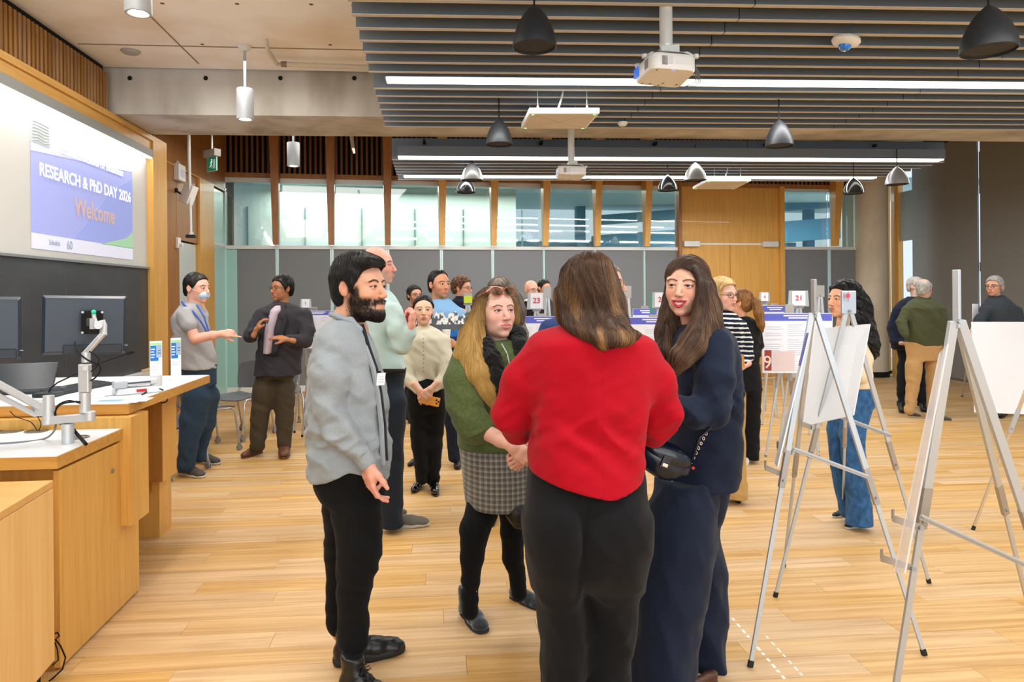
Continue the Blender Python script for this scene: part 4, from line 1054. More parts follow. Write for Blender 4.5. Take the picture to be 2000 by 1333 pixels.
# ================================================================ easels, posters, number cards
M_alu = mat('easel_aluminium', '#b9bec2', .38, metal=.45)
M_alud = mat('easel_bronze', '#a39e98', .4, metal=.5)
M_foot = mat('rubber_black', '#161616', .8)
M_board = mat('foam_board', '#dddfe2', .7)
M_acr = mat('acrylic_clear', '#f2f3f5', .25, alpha=.42)
M_pur = mat('header_purple', '#5a5fc0', .6); M_line = mat('print_grey', '#c9cddb', .7); M_paper = mat('poster_white', '#e6e7ee', .65)
M_plt = mat('plate_grey', '#a3a8ab', .45, metal=.2)
M_red_ink = mat('ink_red', '#cc2f3c', .6)
def legbar(t, a, b, w, m, name='leg', joints=(.45,), face=None):
    """channel leg with an overlapping extension section, clamp and rubber foot"""
    a, b = np.asarray(a, float), np.asarray(b, float); f = V(0, -1, 0) if face is None else face
    d = b - a; L = np.linalg.norm(d); u = d / L; j = joints[0]; sd = unit(np.cross(u, f)); nn = np.cross(sd, u)
    lg = MB().bar(a, a + d * (j + .06), w, w * .55, side=sd).build(name, m, t, bevel=.0012)
    MB().bar(a + d * j, b - u * .02, w * .74, w * .42, side=sd).build('extension', m, lg, bevel=.001)
    MB().bar(a + d * (j - .02), a + d * (j + .085), w * 1.08, w * .72, side=sd).build('clamp', M_alud, lg, bevel=.001)
    MB().bar(b - u * .028, b, w * .85, w * .55, side=sd).build('foot', M_foot, lg)
    rv = MB(); q = a + d * (j + .065); s_ = -1 if np.dot(nn, EYE - q) < 0 else 1
    rv.cyl(q, w * .22, .006 + w * .42, 12, axis=nn * s_); rv.build('rivet', M_grey, lg, smooth=True)
    return lg
def easel(label, top, fl, fr_, fb, w=.024, plate=(.05, .16), pm=None, bar=None, hooks=(), m=None, pdir=None, group=None):
    m = m or M_alu; top, fl, fr_, fb = [np.asarray(q, float) for q in (top, fl, fr_, fb)]
    c = (fl + fr_ + fb) / 3; t = thing('easel', (c[0], c[1], 0), label, 'easel', group)
    f = unit(np.cross(fr_ - fl, V(0, 0, 1))); f = f if np.dot(f, fb - fl) < 0 else -f
    legbar(t, top + unit(fl - fr_) * .012, fl, w, m, 'leg', (.42,), f); legbar(t, top + unit(fr_ - fl) * .012, fr_, w, m, 'leg', (.48,), f)
    legbar(t, top + unit(fb - (fl + fr_) / 2) * .02, fb, w * .85, m, 'leg', (.5,), f)
    rt = unit(fr_ - fl) if pdir is None else pdir; n = unit(np.cross(rt, V(0, 0, 1)))
    MB().obox(top + V(0, 0, plate[1] * .38), rt, n, unit(V(0, 0, 1) + n * .0), plate[0] / 2, .008, plate[1] / 2).build('head_plate', pm or M_alud, t, bevel=.003)
    MB().cyl(top - f * -.02, .007, .03, 12, axis=-f).build('pivot', M_grey, t)
    if bar is not None:
        MB().bar(bar[0], bar[1], .018, .010, side=V(0, 0, 1)).build('crossbar', M_alu, t, bevel=.001)
        MB().bar(bar[0] - f * -.006 + V(0, 0, .0), bar[1] - f * -.006, .006, .014, side=V(0, 0, 1)).build('crossbar_rib', M_alud, t)
    for h_ in hooks:
        mb = MB(); mb.bar(h_[0], h_[1], .022, .005, side=V(0, 0, 1)); mb.bar(h_[1], h_[1] + V(0, 0, .03), .012, .005, side=unit(h_[0] - h_[1])); mb.build('hook', M_alud, t, bevel=.001)
        MB().cyl(h_[0] + V(0, -.006, 0), .008, .01, 12, axis=(0, -1, 0)).build('hook_rivet', M_grey, t)
    return t
def board(name, P4, label, th=.006, m=None, cat='poster', parent=None):
    """P4 corners tl, tr, br, bl"""
    P4 = [np.asarray(q, float) for q in P4]; n = unit(np.cross(P4[1] - P4[0], P4[3] - P4[0]))
    t = thing(name, P4[3], label, cat)
    MB().hexa(P4, [q + n * th for q in P4]).build('board', m or M_board, t); return t, n
def on(P4, u, v): a = P4[0] + (P4[1] - P4[0]) * u; b = P4[3] + (P4[2] - P4[3]) * u; return a + (b - a) * v
def poster(D, x0, y0, x1, y1, label, hdr=.13, yaw=0.0, extras=(), D2=None, title=2):
    D2 = D2 or D
    P4 = [U(x0, y0, D), U(x1, y0, D2), U(x1, y1, D2 - .05), U(x0, y1, D - .05)]
    t, n = board('poster', P4, label, m=M_paper); nf = n if np.dot(n, EYE - P4[0]) > 0 else -n
    off = nf * (.0015 if np.dot(nf, n) < 0 else .0075)
    def pl(nm, u0, u1, v0, v1, m, k=1.0):
        q = [on(P4, u0, v0) + off * k, on(P4, u1, v0) + off * k, on(P4, u1, v1) + off * k, on(P4, u0, v1) + off * k]; MB().hexa(q, [a + nf * .0006 for a in q]).build(nm, m, t)
    pl('header', .01, .99, .01, hdr, M_pur)
    for i in range(title): pl('title_line', .30 + .07 * i, .80 - .05 * i, hdr * (.25 + .3 * i), hdr * (.42 + .3 * i), M_paper, 1.5)
    tl = MB(); rr = np.random.default_rng(int(x0))
    for cidx in range(3):
        for k in range(22):
            v = hdr + .06 + k * .036
            if v > .95 or rr.random() < .15: continue
            u0 = .04 + cidx * .32; q = [on(P4, u0, v) + off, on(P4, u0 + .27 * rr.uniform(.6, 1), v) + off, on(P4, u0 + .27 * .9, v + .010) + off, on(P4, u0, v + .010) + off]
            q[2] = q[1] + (q[3] - q[0]); tl.hexa(q, [a + nf * .0005 for a in q])
    tag(tl.build('text_lines', M_line, t), kind='stuff')
    for e in extras: pl(*e)
    return t
def lastposter(): return [o for o in COL.objects if o.name.startswith('poster') and o.parent is None][-1]
def card(D, x0, y0, x1, y1, txt, label, m=None, size=.5):
    P4 = [U(x0, y0, D), U(x1, y0, D), U(x1, y1, D - .02), U(x0, y1, D - .02)]
    t, n = board('number_card' if txt else 'card', P4, label, m=m or M_paper, cat='card'); nf = n if np.dot(n, EYE - P4[0]) > 0 else -n
    c = sum(P4) / 4 + nf * .009
    if txt:
        a_ = P4[1] - P4[0]; b_ = P4[3] - P4[0]; Q = [q - nf * .004 for q in (P4[0] - a_ * .22 - b_ * .04, P4[1] + a_ * .22 - b_ * .04, P4[2] + a_ * .3 + b_ * .06, P4[3] - a_ * .3 + b_ * .06)]
        MB().hexa(Q, [q - nf * .006 for q in Q]).build('clip_plate', M_plt, t, bevel=.002)
    if txt: text('lettering', txt, np.linalg.norm(P4[0] - P4[3]) * size, c, P4[1] - P4[0], P4[0] - P4[3], M_red_ink, t, offset=.0008)
    return t
# front easel at the right edge
D3 = 2.35
e3 = U(1869, 628, D3)
easel('large silver easel in front at the right picture edge', e3, PZ(1741, 1395), PZ(2130, 1388), PZ(2010, 1190), w=.030, plate=(.022, .20), bar=(U(1798, 1010, 2.33), U(2020, 1112, 2.45)),
      hooks=((U(1779, 1109, 2.30), U(1722, 1091, 2.18)), (U(1795, 1030, 2.32), U(1744, 1013, 2.22))), pm=M_alu, pdir=unit(V(.35, -1, 0)))
P4 = [U(1834, 690, 2.30), U(1850, 672, 2.00), U(1766, 1120, 1.90), U(1745, 1118, 2.18)]
t, n = board('acrylic_sheet', P4, 'clear acrylic sheet seen edge on, leaning on the large front easel', th=.004, m=M_acr, cat='sheet')
# middle pair
e1 = U(1590, 612, 3.05)
easel('silver easel with a dark head plate, left of the middle pair', e1, PZ(1465, 1304), PZ(1806, 1281), PZ(1531, 1108), w=.024, plate=(.022, .17), bar=(U(1548, 877, 3.02), U(1695, 932, 3.0)),
      hooks=((U(1530, 928, 3.0), U(1495, 914, 2.9)), (U(1546, 884, 3.02), U(1519, 876, 2.93))), pdir=unit(V(.3, -1, 0)))
P4 = [U(1576, 652, 2.98), U(1580, 650, 2.62), U(1518, 912, 2.55), U(1512, 905, 2.92)]
t, n = board('poster', P4, 'poster on a foam board seen edge on at the left easel of the middle pair', th=.005)
q = [a + V(-.001, 0, 0) for a in P4]; MB().hexa([on(q, 0, 0) - n * .002, on(q, 1, 0) - n * .002, on(q, 1, .25) - n * .002, on(q, 0, .25) - n * .002], [on(q, 0, 0) - n * .001, on(q, 1, 0) - n * .001, on(q, 1, .25) - n * .001, on(q, 0, .25) - n * .001]).build('header', M_pur, t)
e2 = U(1657, 608, 3.45)
easel('silver easel with a pale head plate bearing a red mark, right of the middle pair', e2, PZ(1514, 1167), PZ(1815, 1140), PZ(1646, 1010), w=.023, plate=(.078, .115), bar=(U(1604, 800, 3.5), U(1740, 852, 3.35)),
      hooks=((U(1585, 835, 3.4), U(1566, 828, 3.3)),), pm=mat('plate_pale', '#b9bfc6', .3, metal=.5))
lf = MB(); cq = U(1656, 578, 3.42); lf.lathe(cq, [(0, 0), (.012, 0), (.012, .002), (0, .002)], 16, axis=(0, -1, 0)); lf.bar(cq + V(0, -.003, -.03), cq + V(0, -.003, .018), .003, .001, side=V(1, 0, 0))
mk = thing('red_mark', cq, 'small red leaf shaped mark on the pale head plate of the right middle easel', 'mark'); lf.build('printed_mark', mat('mark_red', '#c04a60', .5), mk)
P4 = [U(1592, 643, 3.62), U(1699, 633, 3.40), U(1667, 811, 3.32), U(1566, 834, 3.55)]
board('poster', P4, 'white back of a tilted foam board resting on the middle pair of easels', th=.008)
P4 = [U(1897, 629, 5.1), U(2070, 629, 4.9), U(2068, 812, 4.8), U(1903, 806, 4.98)]
board('poster', P4, 'large white board back at the right picture edge before the man in charcoal', th=.008)
easel('tan legged easel carrying the white board at the right edge', U(2072, 590, 4.72), PZ(2010, 955), PZ(2190, 960), PZ(1900, 1036), w=.026, plate=(.07, .12), m=mat('easel_tan', '#b59a78', .4, metal=.5))
easel('distant easel behind the man in charcoal with a purple topped card', U(1908, 610, 9.0), PZ(1879, 775), PZ(1935, 775), PZ(1915, 765), w=.03, plate=(.05, .1))
card(8.9, 1899, 594, 1911, 640, '', 'purple topped narrow card left of the man in charcoal', m=M_paper)
# far posters on easels
def bg_easel(px, py_top, D, base_l, base_r, label, w=.026): 
    return easel(label, U(px, py_top, D), U(base_l, 576 + 1.57 * FPX / D, D), U(base_r, 576 + 1.57 * FPX / D, D), U((base_l + base_r) / 2, 576 + 1.57 * FPX / (D + .55), D + .55), w=w, plate=(.09, .13), pm=M_alud)
tq = poster(6.6, 1489, 612, 1626, 729, 'large poster with a purple header and a red box beside the ponytail woman', extras=(('red_box', .03, .13, .62, .96, mat('box_red', '#9b2f2a', .6)), ('pink_chart', .15, .46, .64, .97, mat('chart_pink', '#d9c4c2', .6)), ('side_chart', .78, .98, .2, .5, mat('chart_pale', '#d6dbe8', .6))))
text('red_box_mark', '9', .17, U(1499, 709, 6.50), V(1, 0, 0), V(0, 0, 1), mat('mark_cream', '#f0d9c4', .6), tq)
bg_easel(1542, 618, 6.625, 1495, 1600, 'easel under the large poster with the red box')
card(6.75, 1547, 569, 1573, 597, '21', 'white card reading 21 on top of an easel left of the middle easels')
bg_easel(1560, 600, 6.79, 1520, 1600, 'easel left of the middle pair, carrying the white card reading 21')
poster(8.2, 1480, 597, 1541, 660, 'purple headed poster behind the ponytail woman', hdr=.2)
card(8.6, 1487, 572, 1500, 588, '6', 'small white card reading 6 beside the timber door')
bg_easel(1494, 592, 8.64, 1470, 1520, 'distant easel under card 6')
bg_easel(1602, 578, 7.6, 1580, 1628, 'bare easel just behind the left middle easel')
poster(7.3, 1022, 618, 1092, 700, 'purple headed poster between the woman in green and the red sweater', hdr=.17)
card(7.5, 1036, 573, 1060, 603, '23', 'white card reading 23 above a purple headed poster')
bg_easel(1048, 606, 7.54, 1020, 1078, 'easel standing behind the white card that reads 23')
bg_easel(1069, 580, 8.0, 1050, 1092, 'second easel just right of card 23')
poster(7.3, 1222, 620, 1330, 720, 'purple headed poster between the red sweater and the navy suit', hdr=.14)
poster(8.4, 1236, 603, 1282, 640, 'low purple poster top behind the navy suited woman', hdr=.35)
bg_easel(1225, 580, 7.33, 1200, 1250, 'easel with a grey head right of the red sweater woman')
card(7.4, 1279, 572, 1298, 600, '2', 'white number card partly hidden by the long brown hair')
bg_easel(1288, 603, 7.44, 1262, 1314, 'easel topped by the half hidden number card')
card(8.0, 1269, 575, 1277, 612, '', 'narrow green card beside the half hidden number card', m=mat('card_green', '#4f9a78', .6))
poster(7.6, 572, 607, 652, 681, 'purple headed poster between the laughing man and the bearded man', hdr=.12)
card(7.8, 590, 585, 604, 601, '1', 'small number card left of the bearded man')
bg_easel(597, 604, 7.84, 575, 622, 'easel behind the poster left of the bearded man')
card(7.2, 906, 578, 922, 592, '', 'lime yellow card near the curly haired man', m=mat('card_lime', '#c4d62c', .6))
bg_easel(914, 594, 7.22, 895, 935, 'easel holding the lime yellow card')
bg_easel(1768, 640, 9.6, 1752, 1800, 'distant easel left of the man in the dark suit')

bg_easel(1512, 612, 8.215, 1488, 1536, 'easel hidden behind the small purple headed poster by the ponytail woman')
bg_easel(1057, 634, 7.315, 1034, 1080, 'easel hidden behind the poster under card 23')
bg_easel(1259, 616, 8.415, 1240, 1278, 'easel hidden behind the low purple poster top')
bg_easel(1276, 636, 7.315, 1250, 1302, 'easel hidden behind the poster between red sweater and navy suit')
bg_easel(612, 621, 7.615, 590, 634, 'easel hidden behind the poster beside the laughing man')
# ================================================================ chairs on castors
M_shell = mat('chair_shell', '#5f656b', .5); M_tube = mat('chair_chrome', '#b9bcbe', .28, metal=.8)
def chair(pos, yaw, label):
    t = thing('stacking_chair', (0, 0, 0), label, 'chair', 'grey stacking chairs')
    F_ = []
    vs = []; nx, ny = 10, 8
    for side_, z_ in ((0, .0), (1, -.012)):
        for j in range(ny + 1):
            for i in range(nx + 1):
                u, v = i / nx * 2 - 1, j / ny * 2 - 1
                x = u * .235 * (1 - .10 * v * v); y = v * .215; z = .452 + .018 * u * u - .02 * max(0, -v) ** 3 + z_; vs.append((x, y, z))
    n1 = (nx + 1) * (ny + 1); fs = []
    for j in range(ny):
        for i in range(nx):
            a = j * (nx + 1) + i; fs += [(a, a + 1, a + nx + 2, a + nx + 1), (n1 + a, n1 + a + nx + 1, n1 + a + nx + 2, n1 + a + 1)]
    bd = [i for i in range(nx + 1)] + [j * (nx + 1) + nx for j in range(1, ny + 1)] + [ny * (nx + 1) + i for i in range(nx - 1, -1, -1)] + [j * (nx + 1) for j in range(ny - 1, 0, -1)]
    fs += [(bd[k], n1 + bd[k], n1 + bd[(k + 1) % len(bd)], bd[(k + 1) % len(bd)]) for k in range(len(bd))]
    MB().add(vs, fs).build('seat', M_shell, t, smooth=True)
    vs = []
    for z_ in (0, .012):
        for j in range(ny + 1):
            for i in range(nx + 1):
                u, v = i / nx * 2 - 1, j / ny
                w = .225 * (1 - .16 * v ** 6) * (1 - .12 * (1 - v) ** 4); x = u * w; y = .205 + .045 * v - .05 * u * u + z_; z = .52 + .31 * v - .03 * u * u * v ** 3; vs.append((x, y, z))
    MB().add(vs, fs).build('backrest', M_shell, t, smooth=True)
    for sx in (-1, 1):
        MB().tube([(sx * .20, .19, .60), (sx * .215, .20, .50), (sx * .225, .14, .435), (sx * .225, -.16, .435), (sx * .235, -.20, .40), (sx * .245, -.24, .07)], .011, 10).build('leg', M_tube, t, smooth=True)
        MB().tube([(sx * .225, .10, .43), (sx * .235, .18, .38), (sx * .245, .26, .07)], .011, 10).build('leg', M_tube, t, smooth=True)
        for yy in (-.24, .26):
            MB().cyl(V(sx * .245 - .018, yy, .027), .027, .012, 16, axis=(1, 0, 0)).cyl(V(sx * .245 + .006, yy, .027), .027, .012, 16, axis=(1, 0, 0)).cyl(V(sx * .245, yy, .03), .018, .045, 12).build('castor', mat('castor_grey', '#83878a', .4), t, smooth=True)
    t.location = tuple(pos); t.rotation_euler = (0, 0, yaw); return t
chair(PZ(472, 852), -.5, 'grey shell chair with its back turned, right of the masked man')
chair(PZ(402, 880), 2.3, 'grey shell chair nearest the masked man, seat only showing')
chair(PZ(326, 925), 1.2, 'grey shell chair half hidden behind the oak desk')
chair(PZ(548, 836), .3, 'grey shell chair behind the laughing man')
# ================================================================ signed distance modelling (bodies, clothes, hair)
def smin(a, b, k):
    if k <= 0: return np.minimum(a, b)
    h = np.maximum(k - np.abs(a - b), 0) / k
    return np.minimum(a, b) - h * h * k * .25
def smax(a, b, k): return -smin(-a, -b, k)
def rotm(yaw=0, pitch=0, roll=0):
    """yaw 0 faces the camera side (-Y), positive turns to +X; pitch positive looks down; roll tilts to +X"""
    cy, sy = math.cos(yaw), math.sin(yaw); cp, sp_ = math.cos(pitch), math.sin(pitch); cr, sr = math.cos(roll), math.sin(roll)
    Rz = np.array([[cy, -sy, 0], [sy, cy, 0], [0, 0, 1.]]); Rx = np.array([[1, 0, 0], [0, cp, -sp_], [0, sp_, cp]]); Ry = np.array([[cr, 0, sr], [0, 1, 0], [-sr, 0, cr]])
    return Rz @ Rx @ Ry
class Fld:
    def __init__(s): s.ops = []; s.lo = np.full(3, 1e9); s.hi = -s.lo; s.clips = []; s.disps = []; s.cuts = []
    def _bb(s, lo, hi, grow=True):
        if grow: s.lo = np.minimum(s.lo, lo); s.hi = np.maximum(s.hi, hi)
    def ell(s, c, r, k=.01, op='u', R=None):
        c = np.asarray(c, float); r = np.broadcast_to(np.asarray(r, float), (3,)).copy(); m = r.max() if R is not None else r
        s._bb(c - m, c + m, op == 'u')
        def f(X, Y, Z):
            p = [X - c[0], Y - c[1], Z - c[2]]
            if R is not None: p = [R[0, i] * p[0] + R[1, i] * p[1] + R[2, i] * p[2] for i in range(3)]
            a = (p[0] / r[0]) ** 2 + (p[1] / r[1]) ** 2 + (p[2] / r[2]) ** 2
            b = (p[0] / r[0] ** 2) ** 2 + (p[1] / r[1] ** 2) ** 2 + (p[2] / r[2] ** 2) ** 2
            k0 = np.sqrt(a); return k0 * (k0 - 1) / (np.sqrt(b) + 1e-9)
        s.ops.append((f, c - m, c + m, k, op)); return s
    def tube(s, pts, rad, k=.02, op='u', flat=None):
        """chain of tapered segments; flat=(unit vector, factor): squashed along that direction"""
        pts = np.asarray(pts, float); rad = np.broadcast_to(np.asarray(rad, float), (len(pts),))
        for i in range(len(pts) - 1):
            a, b, ra, rb = pts[i], pts[i + 1], rad[i], rad[i + 1]; m = max(ra, rb)
            lo, hi = np.minimum(a, b) - m, np.maximum(a, b) + m
            s._bb(lo, hi, op == 'u')
            def f(X, Y, Z, a=a, b=b, ra=ra, rb=rb):
                d = b - a; L = d @ d + 1e-12
                px, py, pz = X - a[0], Y - a[1], Z - a[2]
                t = np.clip((px * d[0] + py * d[1] + pz * d[2]) / L, 0, 1)
                qx, qy, qz = px - t * d[0], py - t * d[1], pz - t * d[2]
                if flat is not None:
                    n, fc = flat; w = qx * n[0] + qy * n[1] + qz * n[2]; e = w * (1 / fc - 1)
                    qx, qy, qz = qx + e * n[0], qy + e * n[1], qz + e * n[2]
                    return (np.sqrt(qx * qx + qy * qy + qz * qz) - (ra + (rb - ra) * t)) * max(fc, .6)
                return np.sqrt(qx * qx + qy * qy + qz * qz) - (ra + (rb - ra) * t)
            s.ops.append((f, lo, hi, k if i == 0 else min(k, .015 if op == 'u' else k), op))
        return s
    def loft(s, secs, k=.03, op='u', n=2.2):
        """secs rows: z, cx, cy, half width x, half width y [, turn]"""
        S = np.array([list(q) + [0] * (6 - len(q)) for q in secs], float); S = S[np.argsort(S[:, 0])]
        m = max(S[:, 3].max(), S[:, 4].max())
        lo = np.array([(S[:, 1] - m).min(), (S[:, 2] - m).min(), S[0, 0]]); hi = np.array([(S[:, 1] + m).max(), (S[:, 2] + m).max(), S[-1, 0]])
        s._bb(lo, hi, op == 'u')
        def f(X, Y, Z):
            z = Z.ravel(); zc = np.clip(z, S[0, 0], S[-1, 0])
            # smooth interpolation (monotone-ish cubic)
            V5 = []
            for j in range(1, 6):
                y = S[:, j]; x = S[:, 0]
                if len(x) > 2:
                    dd = np.diff(y) / np.diff(x); mm = np.zeros(len(x)); mm[1:-1] = np.where(dd[:-1] * dd[1:] > 0, 2 * dd[:-1] * dd[1:] / (dd[:-1] + dd[1:] + 1e-12), 0); mm[0] = dd[0]; mm[-1] = dd[-1]
                    i = np.clip(np.searchsorted(x, zc) - 1, 0, len(x) - 2); h = x[i + 1] - x[i]; t = (zc - x[i]) / h
                    V5.append((2 * t ** 3 - 3 * t ** 2 + 1) * y[i] + (t ** 3 - 2 * t ** 2 + t) * h * mm[i] + (-2 * t ** 3 + 3 * t ** 2) * y[i + 1] + (t ** 3 - t ** 2) * h * mm[i + 1])
                else: V5.append(np.interp(zc, x, y))
            cx, cy, a, b, th = [q.reshape(Z.shape) for q in V5]
            px, py = X - cx, Y - cy
            ct, st = np.cos(th), np.sin(th); px, py = px * ct + py * st, -px * st + py * ct
            k0 = ((np.abs(px) / a) ** n + (np.abs(py) / b) ** n) ** (1 / n)
            rr = np.sqrt(px * px + py * py)
            d = np.where(k0 > 1e-3, rr * (1 - 1 / np.maximum(k0, 1e-3)), -np.minimum(a, b))
            d = np.maximum(d, -np.minimum(a, b))
            return smax(d, np.maximum(Z - S[-1, 0], S[0, 0] - Z) + 0 * d, .012)
        s.ops.append((f, lo, hi, k, op)); return s
    def clip(s, n, d, k=.004):          # keep where n.p < d
        s.clips.append((unit(n), d, k)); return s
    def disp(s, fn): s.disps.append(fn); return s
    def grid(s, h, pad=None):
        pad = 3 * h if pad is None else pad
        lo, hi = s.lo - pad, s.hi + pad
        n = np.ceil((hi - lo) / h).astype(int) + 1
        ax = [lo[i] + h * np.arange(n[i]) for i in range(3)]
        D = np.full(n, .08, np.float32)
        for (f, a, b, k, op) in s.ops:
            mg = k + 2.5 * h
            sl = []
            for i in range(3):
                i0 = max(0, int((a[i] - mg - lo[i]) / h)); i1 = min(n[i], int((b[i] + mg - lo[i]) / h) + 2)
                sl.append(slice(i0, max(i0, i1)))
            if min(q.stop - q.start for q in sl) <= 0: continue
            X = ax[0][sl[0]][:, None, None]; Y = ax[1][sl[1]][None, :, None]; Z = ax[2][sl[2]][None, None, :]
            v = f(X, Y, Z); sl = tuple(sl)
            if op == 'u': D[sl] = smin(D[sl], v, k)
            elif op == 's': D[sl] = smax(D[sl], -v, k)
        X, Y, Z = ax[0][:, None, None], ax[1][None, :, None], ax[2][None, None, :]
        for fn in s.disps:
            D += (fn(X, Y, Z)).astype(np.float32)
        for fn in s.cuts: D = smax(D, fn(X, Y, Z), .006)
        for (nv, d, k) in s.clips: D = smax(D, (X * nv[0] + Y * nv[1] + Z * nv[2]) - d, k)
        s.D, s.o, s.h = D, lo, h
        return D
    def sample(s, p):
        q = (p - s.o) / s.h; n = np.array(s.D.shape)
        i = np.clip(np.floor(q).astype(int), 0, n - 2); t = np.clip(q - i, 0, 1); D = s.D; r = 0
        for a in (0, 1):
            for b in (0, 1):
                for c in (0, 1):
                    w = (t[:, 0] if a else 1 - t[:, 0]) * (t[:, 1] if b else 1 - t[:, 1]) * (t[:, 2] if c else 1 - t[:, 2])
                    r = r + w * D[i[:, 0] + a, i[:, 1] + b, i[:, 2] + c]
        return r
    def grad(s, p):
        e = s.h * .8; g = np.stack([s.sample(p + V(e, 0, 0)) - s.sample(p - V(e, 0, 0)), s.sample(p + V(0, e, 0)) - s.sample(p - V(0, e, 0)), s.sample(p + V(0, 0, e)) - s.sample(p - V(0, 0, e))], 1)
        return g / (np.linalg.norm(g, axis=1)[:, None] + 1e-9)
    def mesh(s, h):
        D = s.grid(h)
        return nets(D, s.o, h)
def nets(D, o, h):
    ins = D < 0; nx, ny, nz = D.shape
    c = np.zeros((nx - 1, ny - 1, nz - 1), np.int8)
    for a in (0, 1):
        for b in (0, 1):
            for d in (0, 1): c += ins[a:nx - 1 + a, b:ny - 1 + b, d:nz - 1 + d]
    act = (c > 0) & (c < 8); idx = np.argwhere(act)
    if len(idx) == 0: return np.zeros((0, 3)), np.zeros((0, 4), int)
    num = np.full(act.shape, -1, np.int32); num[act] = np.arange(len(idx))
    corner = [(a, b, d) for a in (0, 1) for b in (0, 1) for d in (0, 1)]
    val = np.stack([D[idx[:, 0] + a, idx[:, 1] + b, idx[:, 2] + d] for a, b, d in corner], 1)
    acc = np.zeros((len(idx), 3)); cnt = np.zeros(len(idx))
    for i in range(8):
        for j in range(i + 1, 8):
            ca, cb = np.array(corner[i]), np.array(corner[j])
            if np.abs(ca - cb).sum() != 1: continue
            va, vb = val[:, i], val[:, j]; m = (va < 0) != (vb < 0)
            t = np.where(m, va / np.where(m, va - vb, 1), 0)
            acc[m] += (ca + (cb - ca) * t[:, None])[m]; cnt += m
    P = o + h * (idx + acc / cnt[:, None])
    F = []
    for ax in range(3):
        A = ins.take(range(0, D.shape[ax] - 1), ax); B = ins.take(range(1, D.shape[ax]), ax)
        e = np.argwhere(A != B); u, w = [(1, 2), (2, 0), (0, 1)][ax]
        ok = (e[:, u] > 0) & (e[:, w] > 0) & (e[:, u] < D.shape[u] - 1) & (e[:, w] < D.shape[w] - 1); e = e[ok]
        def cell(du, dw):
            q = e.copy(); q[:, u] += du; q[:, w] += dw; return num[q[:, 0], q[:, 1], q[:, 2]]
        q = np.stack([cell(-1, -1), cell(0, -1), cell(0, 0), cell(-1, 0)], 1)
        fl_ = ~A[e[:, 0], e[:, 1], e[:, 2]]
        q[fl_] = q[fl_][:, ::-1]
        F.append(q)
    F = np.concatenate(F); F = F[(F >= 0).all(1)]
    return P, F
def mesh_obj(name, parts, m, parent, cols=None, smooth=True):
    """parts = list of (verts, quads)"""
    vs, fs, k = [], [], 0
    for v, f in parts:
        vs.append(v); fs.append(np.asarray(f) + k); k += len(v)
    v = np.concatenate(vs) - base_of(parent); 
    nf = sum(len(f) for f in fs)
    me = bpy.data.meshes.new(name)
    me.vertices.add(len(v)); me.vertices.foreach_set('co', v.ravel().astype(np.float32))
    tot = np.concatenate([np.full(len(f), f.shape[1], np.int32) for f in fs if len(f)]); flat = np.concatenate([f.ravel() for f in fs if len(f)])
    me.loops.add(len(flat)); me.loops.foreach_set('vertex_index', flat.astype(np.int32))
    me.polygons.add(nf); st = np.concatenate([[0], np.cumsum(tot)[:-1]]).astype(np.int32)
    me.polygons.foreach_set('loop_start', st); me.polygons.foreach_set('loop_total', tot)
    me.update(calc_edges=True)
    me.polygons.foreach_set('use_smooth', np.full(nf, smooth))
    me.materials.append(m)
    if cols is not None:
        at = me.color_attributes.new('Col', 'FLOAT_COLOR', 'POINT')
        c = np.ones((len(v), 4), np.float32); c[:, :3] = cols; at.data.foreach_set('color', c.ravel())
    o = bpy.data.objects.new(name, me); COL.objects.link(o); o.parent = parent
    return o
def waves(amp, dirs, seed=0, warp=1.2, ridge=False):
    """folds: sum of warped sine sheets; dirs = list of wave vectors (radians per metre)"""
    r = np.random.default_rng(seed); ph = r.uniform(0, 6.28, (len(dirs), 3))
    def fn(X, Y, Z):
        out = 0
        for (k, p) in zip(dirs, ph):
            w = warp * np.sin(k[2] * .35 * X + k[0] * .3 * Z + p[1]) + .6 * warp * np.sin(6 * Y + 5 * Z + p[2])
            q = np.sin(k[0] * X + k[1] * Y + k[2] * Z + w + p[0])
            out = out + (1 - 2 * np.abs(q) if ridge else q)
        return amp * out / len(dirs)
    return fn
_lat = np.random.default_rng(99).uniform(-1, 1, (32, 32, 32)).astype(np.float32)
def lnoise(x, y, z, off=0):
    xi, yi, zi = np.floor(x).astype(np.int32), np.floor(y).astype(np.int32), np.floor(z).astype(np.int32)
    fx, fy, fz = x - xi, y - yi, z - zi; fx = fx * fx * (3 - 2 * fx); fy = fy * fy * (3 - 2 * fy); fz = fz * fz * (3 - 2 * fz)
    a = (xi + off) & 31; b = (yi + off * 3) & 31; c = (zi + off * 7) & 31; a1, b1, c1 = (a + 1) & 31, (b + 1) & 31, (c + 1) & 31
    L = _lat
    return ((L[a, b, c] * (1 - fx) + L[a1, b, c] * fx) * (1 - fy) + (L[a, b1, c] * (1 - fx) + L[a1, b1, c] * fx) * fy) * (1 - fz) + \
           ((L[a, b, c1] * (1 - fx) + L[a1, b, c1] * fx) * (1 - fy) + (L[a, b1, c1] * (1 - fx) + L[a1, b1, c1] * fx) * fy) * fz
